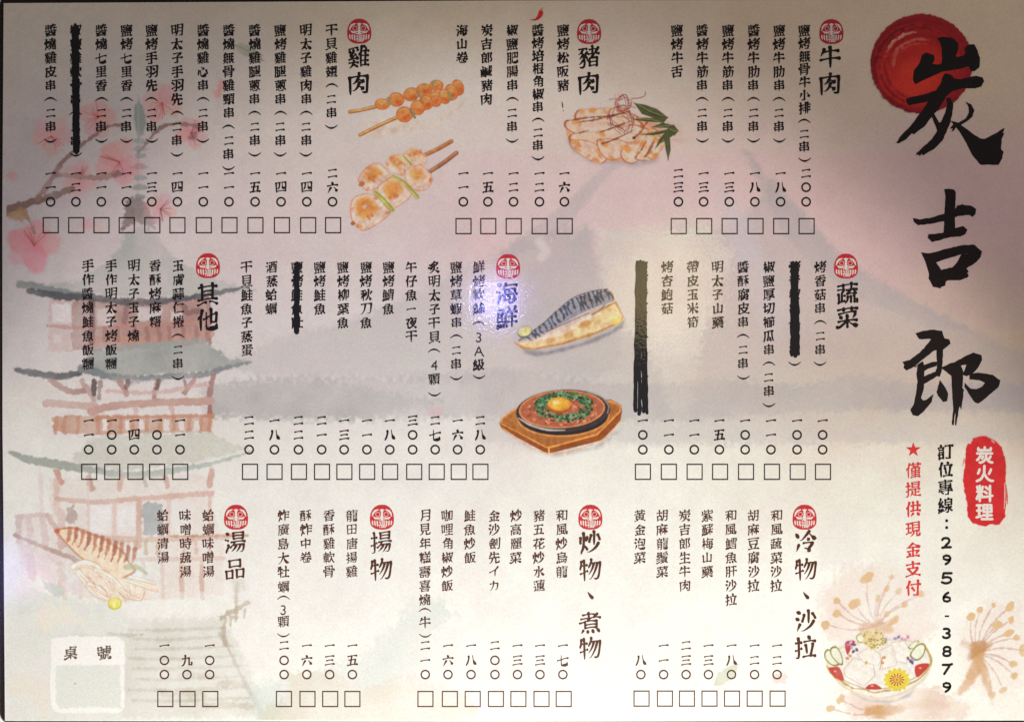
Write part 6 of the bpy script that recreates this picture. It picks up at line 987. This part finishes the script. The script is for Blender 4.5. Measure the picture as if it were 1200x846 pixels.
def glyph(I, ch, cx, cy, size, weight=1.0, tilt=0.15, sx=1.0, sy=1.0, style='brush'):
    if ch == '○': I.ring(cx, cy, size * 0.31, size * 0.115 * weight); return
    if ch in '（）':
        s = -1 if ch == '（' else 1
        t = np.linspace(-1, 1, 9); P = np.stack([cx + t * size * 0.44, cy + s * (0.16 * size - t * t * size * 0.22)], 1)
        I.ribbon(P, size * 0.115 * weight * (1.15 - 0.75 * np.abs(t)), 0.2, 0.2); return
    if ch == '、':
        I.ribbon([(cx - size * 0.13, cy - size * 0.16), (cx - 0.02 * size, cy), (cx + size * 0.10, cy + size * 0.13)], [size * 0.03, size * 0.13, size * 0.19]); return
    if ch == '：':
        for s in (-1, 1): I.ring(cx, cy + s * size * 0.2, size * 0.045, size * 0.09, n=12)
        return
    if ch == '-': I.ribbon([(cx - size * 0.16, cy), (cx + size * 0.16, cy)], [size * 0.12] * 2, 0.1, 0.1); return
    if style == 'brush':
        # the brush hand writes simple characters smaller and narrower
        k_ = {'一': 0.80, '二': 0.80, '三': 0.84, '四': 0.86, '品': 0.90, '田': 0.86, '玉': 0.92, '山': 0.88, '子': 0.9, '心': 0.9, '五': 0.92, '六': 0.92, '七': 0.94, '八': 0.96, '九': 0.94, '里': 0.92, '中': 0.92, '小': 0.9, '串': 0.94, '力': 0.9, 'カ': 0.84, 'イ': 0.86}.get(ch, 1.0)
        weight = weight / k_ ** 0.6; size = size * k_
    st = strokes_of(ch)
    dens = sum(np.linalg.norm(np.diff(p, axis=0), axis=1).sum() for f, p in st)
    base = 0.112 * weight * min(1.18, max(0.60, (4.7 / max(dens, 0.5)) ** 0.52))
    round_ = style == 'round'
    if round_: base = 0.125 * weight * min(1.0, (5.5 / max(dens, 0.5)) ** 0.3)
    jt = tilt + R2.uniform(-0.015, 0.015)
    for f, p in st:
        free0, free1 = f & 1, f & 2
        q = p - 0.5
        d = q[-1] - q[0]; L = np.linalg.norm(np.diff(q, axis=0), axis=1).sum()
        ang = math.degrees(math.atan2(d[1], d[0]))          # y up
        n = 4 if len(q) == 2 and L < 0.25 else 7
        if len(q) > 3: n = 10
        Q, _ = resample(q, n)
        if not round_: Q = np.stack([Q[:, 0] * (0.985 + 0.10 * Q[:, 1]), Q[:, 1]], 1)
        t = np.linspace(0, 1, n)
        if round_: wd = np.full(n, base)
        elif abs(ang) < 24:                                     # 橫
            wd = base * (0.56 + 0.45 * np.exp(-(t / 0.12) ** 2) + 0.80 * np.exp(-((1 - t) / 0.16) ** 2))
            if L > 0.3: Q[:, 1] += 0.03 * L * np.sin(np.pi * t) - 0.022 * np.exp(-((1 - t) / 0.16) ** 2)
        elif ang < -112 or ang > 150:                            # 撇
            wd = base * (1.30 - (1.12 if free1 else 0.2) * t ** 1.3)
        elif -72 < ang < -20 and L > 0.28 and free1:             # 捺
            wd = base * (0.50 + 1.45 * np.exp(-((t - 0.80) / 0.25) ** 2) - 0.55 * np.maximum(t - 0.88, 0) / 0.12)
        elif L < 0.2 and free0 and free1:                        # 點
            wd = base * (0.7 + 0.9 * np.sin(np.pi * np.minimum(t * 0.75 + 0.1, 1)))
        else:                                                    # 豎
            wd = base * (1.0 + 0.42 * np.exp(-(t / 0.14) ** 2) + (0.22 if not free1 else 0.10) * np.exp(-((1 - t) / 0.12) ** 2))
            if free1 and L > 0.35: wd[-1] *= 0.5; wd[-2] *= 0.85
            if L > 0.2: Q[0, 0] -= 0.018; Q[0, 1] += 0.012
        X = cx + Q[:, 0] * size * sx
        Y = cy - (Q[:, 1] + (jt * Q[:, 0] if not round_ else 0)) * size * sy
        I.ribbon(np.stack([X, Y], 1), wd * size, 0.5 if round_ else 0.35, 0.5 if round_ else 0.35)
def box_outline(x, y, s, parent, mat):
    I = Ink(); h = s / 2; w = 0.68
    z = I.z0
    o = [(x - h - w, y - h - w), (x + h + w, y - h - w), (x + h + w, y + h + w), (x - h - w, y + h + w)]
    i = [(x - h + w, y - h + w), (x + h - w, y - h + w), (x + h - w, y + h - w), (x - h + w, y + h - w)]
    I.v = [(a, b, z) for a, b in o + i]; I.f = [(k, (k + 1) % 4, 4 + (k + 1) % 4, 4 + k) for k in range(4)]
    return I.build('tick_box', mat, parent)
# ---------------------------------------------------------------- the dishes: (name x, [char rows], name, price x, price, box x, strike)
def section(heading, hx, rows, ex, ey, items, size, y0, pitch, py, by, mat, hsize=28):
    I = Ink()
    for ch, y in zip(heading, rows): glyph(I, ch, hx, y, hsize if ch != '、' else hsize * 0.8, 0.92 if mat is BLACK else 0.80)
    h = I.build('section_heading', mat, menu)
    e = emblem(ex, ey); e.parent = h
    for it in items:
        x, name, px_, price, bx = it[:5]; opt = it[5] if len(it) > 5 else {}
        I = Ink(); y = opt.get('y', y0); pt = opt.get('p', pitch)
        ys = opt.get('ys')
        for k, ch in enumerate(name):
            yy = ys[k] if ys else y + k * pt
            if ch == '（' and not ys: yy += pt * 0.06
            if ch == '）' and not ys: yy += pt * 0.12 - 3.0
            if ch in '34A': glyph(I, ch, x, yy, size * 0.82, 0.9, 0.0, style='round')
            else: glyph(I, ch, x + R2.uniform(-.35, .35), yy, size * (R2.uniform(0.89, 0.93) if ch not in '（）' else 1), (1.08 if y < 290 else 0.98) if mat is BLACK else 0.86)
        d = I.build('dish_name', mat, menu)
        I = Ink()
        for ch, yy in zip(price[::-1], py[::-1]):
            glyph(I, ch, px_, yy, size * 0.96, 1.05 if mat is BLACK else 0.92)
        I.build('price', mat, d)
        box_outline(bx, by, 17.6, d, mat)
        if 'strike' in opt:
            d['label'] = 'dish name struck out with black marker pen'
            J = Ink(1.05e-4)
            for P, w in opt['strike']:
                P = np.array(P, float); Q, _ = resample(P, 26)
                Q[:, 0] += np.array([R2.uniform(-.5, .5) for _ in range(26)])
                J.ribbon(Q, [w * R2.uniform(.78, 1.06) for _ in range(26)], .6, .5)
            J.build('strike_mark', PEN, d)
_em = {}
def emblem(x, y):
    # round red doll emblem: body and white face in one mesh, shared by the copies
    if not _em:
        I = Ink(); X, Y = 600.0, 423.0
        body = [(0,-14.5),(4.5,-14),(8.5,-11.8),(11.6,-8.2),(13.4,-4),(14.1,1),(14,5),(13.4,8.5),(11.5,11),(8.5,13.2),(4.5,14.4),(0,14.6)]
        body = body + [(-a, b) for a, b in body[::-1][1:-1]]
        I.polygon([(X + a, Y + b) for a, b in body]); nred = len(I.f)
        I.z0 += 1e-5
        def rb(P, w): I.ribbon([(X + a, Y + b) for a, b in P], w, .5, .5)
        for s in (-1, 1):
            rb([(s*11.4,-1.2),(s*10.4,-4.6),(s*8.2,-7.4),(s*4.8,-8.8)], [.9,2.2,2.5,1.4])
            rb([(s*9.6,-.2),(s*7.8,1.2),(s*5,1.3),(s*2.4,.4)], [1.2,2.4,2.2,1])
            I.ring(X + s*4.9, Y - 3.4, 2.5, .5, n=16)
            for k, a in enumerate((5.6, 8.4, 11.2)): rb([(s*a,4.6),(s*a*.985,7.5),(s*(a*.95-.2),10.6 - k*.9)], [1.5,1.6,1.1])
        rb([(-2.6,-8.6),(0,-8.3),(2.6,-8.6)], [.8,1.7,.8]); rb([(0,-8),(0,-5),(0,-1.5),(0,.6)], [3.6,2.2,2.8,4.2]); rb([(-4,2.6),(0,3.3),(4,2.6)], [.8,1.6,.8])
        glyph(I, '福', X, Y + 8.3, 9.2, 0.72, 0.0, style='round')
        o = I.build('emblem', RED, None); o.data.materials.append(WHITE)
        for k, f in enumerate(o.data.polygons): f.material_index = 0 if k < nred else 1
        _em['o'] = o; o.location = (wx(x), wy(y), 0); return o
    o = _em['o'].copy(); col.objects.link(o); o.location = (wx(x), wy(y), 0); return o
TOPY = [203.5, 219.8, 236.8]; MIDY = [492.8, 509.6, 526.8]; LOWY = [756, 773.4, 790]
def col2(x, y0, y1, w, n, jig=0.0):
    out = []
    for k in range(n):
        dx = (k - (n - 1) / 2) * w
        out.append(([(x + dx + R2.uniform(-jig, jig), y0 + R2.uniform(-1.5, 1.5)), (x + dx + R2.uniform(-jig, jig), (y0 + y1) / 2), (x + dx + R2.uniform(-jig, jig), y1 + R2.uniform(-2, 1.5))], w * 1.12))
    return out
section('雞肉', 420.6, [67, 98], 421, 37, [
    (59.3, '醬燒雞皮串（二串）', 59.3, '一一○', 59.5),
    (88.8, '椒鹽雞軟骨串（二串）', 89, '一二○', 89.4, {'strike': [([(88.0,30),(88.2,100),(89.2,179)], 5.0), ([(91,32),(91.2,110),(92,178)], 3.4), ([(85.4,40),(85.8,120),(86.6,178)], 2.8), ([(86.5,33),(87.5,90),(90.5,180)], 3)]}),
    (118.8, '醬燒七里香（二串）', 118.8, '一一○', 119), (148.3, '鹽烤七里香（二串）', 148.3, '一一○', 148.6),
    (177.8, '鹽烤手羽先（二串）', 178, '一三○', 178.6), (207.6, '明太子手羽先（二串）', 208, '一四○', 208),
    (238, '醬燒雞心串（二串）', 238.3, '一一○', 238.9), (268, '醬燒無骨雞頸串（二串）', 268.4, '一一○', 269),
    (298.5, '醬燒雞腿蔥串（二串）', 299, '一五○', 299.4), (328.6, '鹽烤雞腿蔥串（二串）', 329.4, '一四○', 330.4),
    (358.8, '明太子雞肉串（二串）', 359.6, '一四○', 361.2), (388.6, '干貝雞翅（二串）', 389.7, '二六○', 390.4)], 16.2, 36, 16.15, TOPY, 264.2, BLACK)
section('豬肉', 690, [67, 98], 690.3, 37.5, [
    (541.5, '海山卷', 543, '一一○', 543.2), (570.4, '炭吉郎鹹豬肉', 571.8, '一五○', 572.2), (600.4, '椒鹽肥腸串（二串）', 601.8, '一二○', 602),
    (630.6, '醬烤培根角椒串（二串）', 632.2, '一二○', 632.4, {'p': 15.0}), (659.7, '鹽烤松阪豬', 661.4, '一六○', 661.8)], 16.2, 36, 16.15, TOPY, 265.3, BLACK)
section('牛肉', 972.8, [67.5, 98.5], 974.2, 37.5, [
    (793.4, '鹽烤牛舌', 795, '二三○', 795.4), (823, '醬烤牛筋串（二串）', 824.5, '一三○', 825.2), (853, '鹽烤牛筋串（二串）', 854.6, '一三○', 855),
    (883, '醬烤牛肋串（二串）', 884.6, '一八○', 885.4), (913, '鹽烤牛肋串（二串）', 914.7, '一八○', 915.4), (942.7, '鹽烤無骨牛小排（二串）', 944.6, '二○○', 945.2, {'p': 15.15})], 16.2, 36.2, 16.1, TOPY, 265.3, BLACK)
section('其他', 243.3, [345, 374.5], 243.7, 311.5, [
    (103, '手作醬燒鮭魚飯糰', 104, '一一○', 104.6), (130.3, '手作明太子烤飯糰', 131, '一○○', 131.6), (156.8, '明太子玉子燒', 157.4, '一四○', 158.8),
    (182, '香酥烤麻糬', 184, '一○○', 184.2), (208.8, '玉膚蒜仁捲（二串）', 211, '一一○', 211.3)], 16.2, 311.6, 16.4, MIDY, 552.8, BLACK)
section('海鮮', 594, [343.5, 372.5], 595.4, 312.4, [
    (289.1, '干貝鮭魚子蒸蛋', 292, '二二○', 293), (318.2, '酒蒸蛤蠣', 321.7, '一八○', 321.8),
    (348.2, '鹽烤鮭魚肚', 349.8, '二二○', 350.4, {'strike': [([(347.6,310),(347.2,350),(347.2,389)], 6.6), ([(349.6,311),(349.2,350),(348.6,388)], 4.2)]}),
    (374.8, '鹽烤鮭魚', 377, '二一○', 377.4), (402, '鹽烤柳葉魚', 403.3, '一三○', 403.6), (429, '鹽烤秋刀魚', 430, '一一○', 430.3), (455.2, '鹽烤鯖魚', 456.8, '一八○', 457.2),
    (482, '午仔魚一夜干', 483.6, '三○○', 485.4), (509, '炙明太子干貝（4顆）', 510, '二七○', 511.8, {'ys': [313.5,330,346.4,362.6,379,395.5,412,428.2,444.5,461]}),
    (534.7, '鹽烤草蝦串（二串）', 536.3, '一六○', 537.6), (561.2, '鮮烤軟絲（3A級）', 562.8, '二八○', 563, {'ys': [313.2,329.6,345.3,361.6,380,395.6,411.4,427.4,440.6]})], 16.2, 313.5, 16.2, MIDY, 552.8, BLACK)
section('蔬菜', 993.2, [343.8, 371.8], 991.3, 312, [
    (752.5, '鹽烤青蔥串（二串）', 753.3, '一○○', 753.4, {'strike': [([(747,308),(745.6,390),(744.8,481)], 4.9), ([(750.5,307),(750,390),(749.4,485)], 5), ([(754,308),(754,390),(754.6,482)], 5), ([(756.4,309),(756,400),(758.4,484)], 4)]}),
    (781.6, '烤杏鮑菇', 783.8, '一一○', 783.8), (811.9, '帶皮玉米筍', 813.6, '一一○', 814), (841, '明太子山藥', 843, '一五○', 843.8), (871, '醬酥腐皮串（二串）', 873.2, '一○○', 874.2),
    (901, '椒鹽厚切櫛瓜串（二串）', 903.4, '一一○', 904.6), (931, '烤青椒串（二串）', 934, '一○○', 934.8, {'strike': [([(929.4,309),(928.4,360),(928.2,416)], 5), ([(933.4,309),(932.6,360),(932.4,417)], 5), ([(931.5,312),(935,350),(935.8,415)], 3.8)]}),
    (961.2, '烤香菇串（二串）', 964, '一○○', 964.4)], 16.2, 313.2, 16.15, MIDY, 552.8, BLACK)
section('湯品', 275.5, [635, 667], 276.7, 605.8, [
    (191, '蛤蠣清湯', 192.7, '一○○', 193.8), (217.7, '味噌時蔬湯', 219.2, '九○', 219.8), (244.1, '蛤蠣味噌湯', 245.8, '一○○', 246.5)], 16.2, 604, 16.4, LOWY, 818.6, BLACK_GLARE)
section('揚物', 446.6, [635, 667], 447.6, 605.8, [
    (332.2, '炸廣島大牡蠣（3顆）', 333, '二○○', 332.8, {'ys': [604,620.4,637,654,670,687.4,701,714.6,728.2,743]}), (358.5, '酥炸中卷', 359.6, '一六○', 360.4), (385.6, '香酥雞軟骨', 386.4, '一三○', 387), (412.4, '龍田唐揚雞', 413, '一五○', 413)], 16.2, 604, 16.4, LOWY, 818.6, BLACK_GLARE)
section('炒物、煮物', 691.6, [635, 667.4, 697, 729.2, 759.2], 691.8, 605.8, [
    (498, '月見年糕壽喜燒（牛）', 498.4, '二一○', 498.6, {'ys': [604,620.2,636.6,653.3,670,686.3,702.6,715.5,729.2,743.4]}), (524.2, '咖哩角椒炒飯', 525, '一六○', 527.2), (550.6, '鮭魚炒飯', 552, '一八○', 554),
    (579.2, '金沙劍先イカ', 580, '二○○', 581.2), (604.7, '炒高麗菜', 606.4, '一三○', 607.5), (631.4, '豬五花炒水蓮', 632.8, '一三○', 634.6), (658.2, '和風炒烏龍', 659.6, '一七○', 660.6)], 16.2, 604, 16.4, LOWY, 818.6, BLACK_GLARE)
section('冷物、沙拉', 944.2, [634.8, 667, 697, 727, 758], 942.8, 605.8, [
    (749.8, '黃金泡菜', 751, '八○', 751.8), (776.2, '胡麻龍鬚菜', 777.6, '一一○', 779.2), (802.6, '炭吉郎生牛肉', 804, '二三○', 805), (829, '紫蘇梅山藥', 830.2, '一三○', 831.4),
    (856.6, '和風鱈魚肝沙拉', 857.2, '一八○', 857.8), (883, '胡麻豆腐沙拉', 884.2, '一二○', 884.4), (909.8, '和風蔬菜沙拉', 910.6, '一二○', 911.2)], 16.2, 604, 16.4, LOWY, 818.2, BLACK_GLARE)
# right-hand column: booking line, notice, seal writing, shop name
I = Ink()
for ch, y in zip('訂位專線', (529, 550, 571, 592)): glyph(I, ch, 1108, y, 19.4, 0.98)
glyph(I, '：', 1109.3, 614, 20)
for ch, y in zip('2956-3879', (635.5, 655.8, 677.4, 699.3, 721.7, 741.8, 762.9, 784, 805)): glyph(I, ch, 1109.6, y, 15.4, 1.5, 0.04, 1.36, 0.92, style='round')
I.build('booking_line', BLACK, menu)['label'] = 'telephone booking line in black'
I = Ink(); P = []
for k in range(10):
    r_ = 9 if k % 2 == 0 else 3.6; a = math.radians(-90 + 36 * k); P.append((1070.2 + r_ * math.cos(a), 527 + r_ * math.sin(a)))
for k in range(5):
    I.polygon([P[2 * k], P[(2 * k + 1) % 10], (1070.2, 527), P[(2 * k - 1) % 10]])
for ch, y in zip('僅提供現金支付', (551, 573.2, 596.5, 620.3, 643.5, 666.3, 688.8)): glyph(I, ch, 1070, y, 19.8, 0.92)
I.build('payment_notice', SCARLET, menu)['label'] = 'cash-only notice in red with a star'
I = Ink()
for ch, y in zip('炭火料理', (533, 554.8, 577.8, 599.6)): glyph(I, ch, 1153.7, y, 21.5, 1.12, 0.0, style='round')
I.build('seal_writing', WHITE, sl.obj)
I = Ink(); glyph(I, '桌', 83, 764.5, 17); glyph(I, '號', 122, 764.5, 18); I.build('table_number_writing', GREY, tn.obj)
I = Ink(); I.ribbon([(658.6,120),(659.2,124),(659.6,127)], [1, 1.8, .8]); I.ribbon([(660,129.5),(660.2,131)], [.8,.7]); I.build('ink_smudge', GREY, menu)
def brand(ox, oy, polys):
    I = Ink(9.5e-5)
    for P in polys:
        Q = []
        for i in range(len(P)):
            a, b = np.array(P[i], float), np.array(P[(i + 1) % len(P)], float); L = np.linalg.norm(b - a); m_ = max(1, int(L / 14)); t_ = (b - a) / max(L, 1e-6)
            for k in range(m_):
                j = R2.uniform(-1.6, 1.6) if k else 0
                q = a + (b - a) * k / m_; Q.append((ox + (q[0] - t_[1] * j) / 4.23, oy + (q[1] + t_[0] * j) / 4.23))
        I.polygon(Q)
    o = I.build('brand_character', BLACK, menu); return o
brand(1000, 0, [
    [(415,190),(440,185),(490,190),(520,215),(520,240),(508,280),(515,285),(545,278),(555,265),(552,240),(575,222),(600,222),(615,250),(628,290),(625,335),(600,355),(580,352),(572,330),(520,345),(450,355),(400,375),(345,400),(305,420),(295,395),(300,350),(330,310),(340,275),(360,262),(400,275),(402,300),(392,318),(420,322),(437,315),(440,290),(438,240),(430,215)],
    [(262,490),(300,480),(350,470),(410,450),(430,420),(440,390),(455,365),(480,370),(500,390),(530,395),(570,385),(610,378),(640,385),(648,405),(635,430),(600,440),(540,440),(490,455),(460,480),(430,530),(390,580),(350,630),(300,668),(290,662),(262,692),(225,712),(212,710),(230,680),(270,640),(310,590),(345,545),(370,505),(320,515),(275,525),(262,508)],
    [(385,575),(395,555),(425,610),(435,605),(455,560),(465,520),(458,490),(480,485),(495,515),(490,570),(480,610),(460,660),(440,700),(400,740),(345,772),(338,764),(330,776),(322,768),(312,770),(312,760),(340,735),(390,690),(415,650),(405,620)],
    [(556,506),(585,520),(600,550),(590,580),(560,605),(530,622),(505,636),(500,648),(484,655),(494,640),(478,638),(500,615),(520,610),(555,590),(572,560),(570,530)],
    [(480,600),(520,610),(560,640),(600,670),(630,688),(650,690),(700,665),(750,635),(740,662),(748,660),(735,690),(735,710),(732,740),(745,755),(738,785),(730,800),(720,818),(630,818),(590,770),(560,710),(530,660),(500,625)]])['label'] = 'large black brush character over the red sun'
brand(1000, 180, [
    [(450,178),(470,175),(500,180),(508,195),(504,300),(503,400),(445,400),(448,380),(452,290),(456,210)],
    [(295,320),(330,328),(400,315),(460,295),(505,275),(515,258),(535,255),(540,250),(548,256),(580,258),(608,275),(605,300),(590,315),(575,305),(520,310),(450,335),(380,350),(320,356),(300,340)],
    [(372,400),(440,395),(500,370),(545,360),(565,378),(555,400),(530,412),(480,415),(390,440),(368,418)],
    [(335,490),(380,495),(412,488),(410,540),(435,577),(470,570),(466,630),(458,635),(455,655),(435,662),(430,670),(415,664),(395,662),(372,620),(375,600),(358,540)],
    [(380,495),(450,475),(540,455),(600,452),(637,485),(535,500),(470,520),(410,540)],
    [(637,485),(630,515),(600,545),(560,570),(572,585),(564,592),(572,605),(565,615),(530,628),(462,630),(468,568),(490,565),(520,530),(535,500)]])
brand(1000, 360, [
    [(308,130),(345,118),(400,112),(440,118),(452,155),(475,160),(482,180),(465,195),(445,205),(400,215),(340,262),(300,295),(262,314),(248,300),(252,285),(243,272),(280,262),(330,225),(370,180),(385,158),(325,158)],
    [(448,195),(465,195),(445,210),(440,290),(437,320),(428,345),(400,340),(414,300),(412,210),(430,200)],
    [(318,285),(310,298),(300,295),(345,268),(355,300),(350,350),(350,400),(335,450),(345,462),(360,460),(385,440),(398,430),(388,470),(350,515),(320,540),(295,535),(282,508),(300,480),(310,430),(318,370),(312,330)],
    [(345,290),(390,272),(415,270),(412,292),(370,305),(350,318)], [(345,345),(410,318),(432,328),(395,355),(350,380)],
    [(428,360),(450,390),(470,430),(465,465),(445,470),(420,440),(412,420),(420,390)],
    [(430,300),(490,275),(530,285),(545,320),(540,400),(548,410),(540,470),(535,510),(527,490),(520,520),(510,585),(503,585),(505,520),(497,585),(488,582),(495,500),(490,450),(485,340),(460,320)],
    [(480,285),(560,240),(595,225),(635,238),(638,262),(618,300),(590,330),(562,342),(540,335),(552,310),(560,285),(530,290)],
    [(575,332),(620,325),(690,335),(728,362),(720,395),(685,425),(650,455),(618,478),(600,470),(572,430),(550,395),(552,375),(580,403),(610,406),(640,392),(652,374),(625,362),(575,358)]])
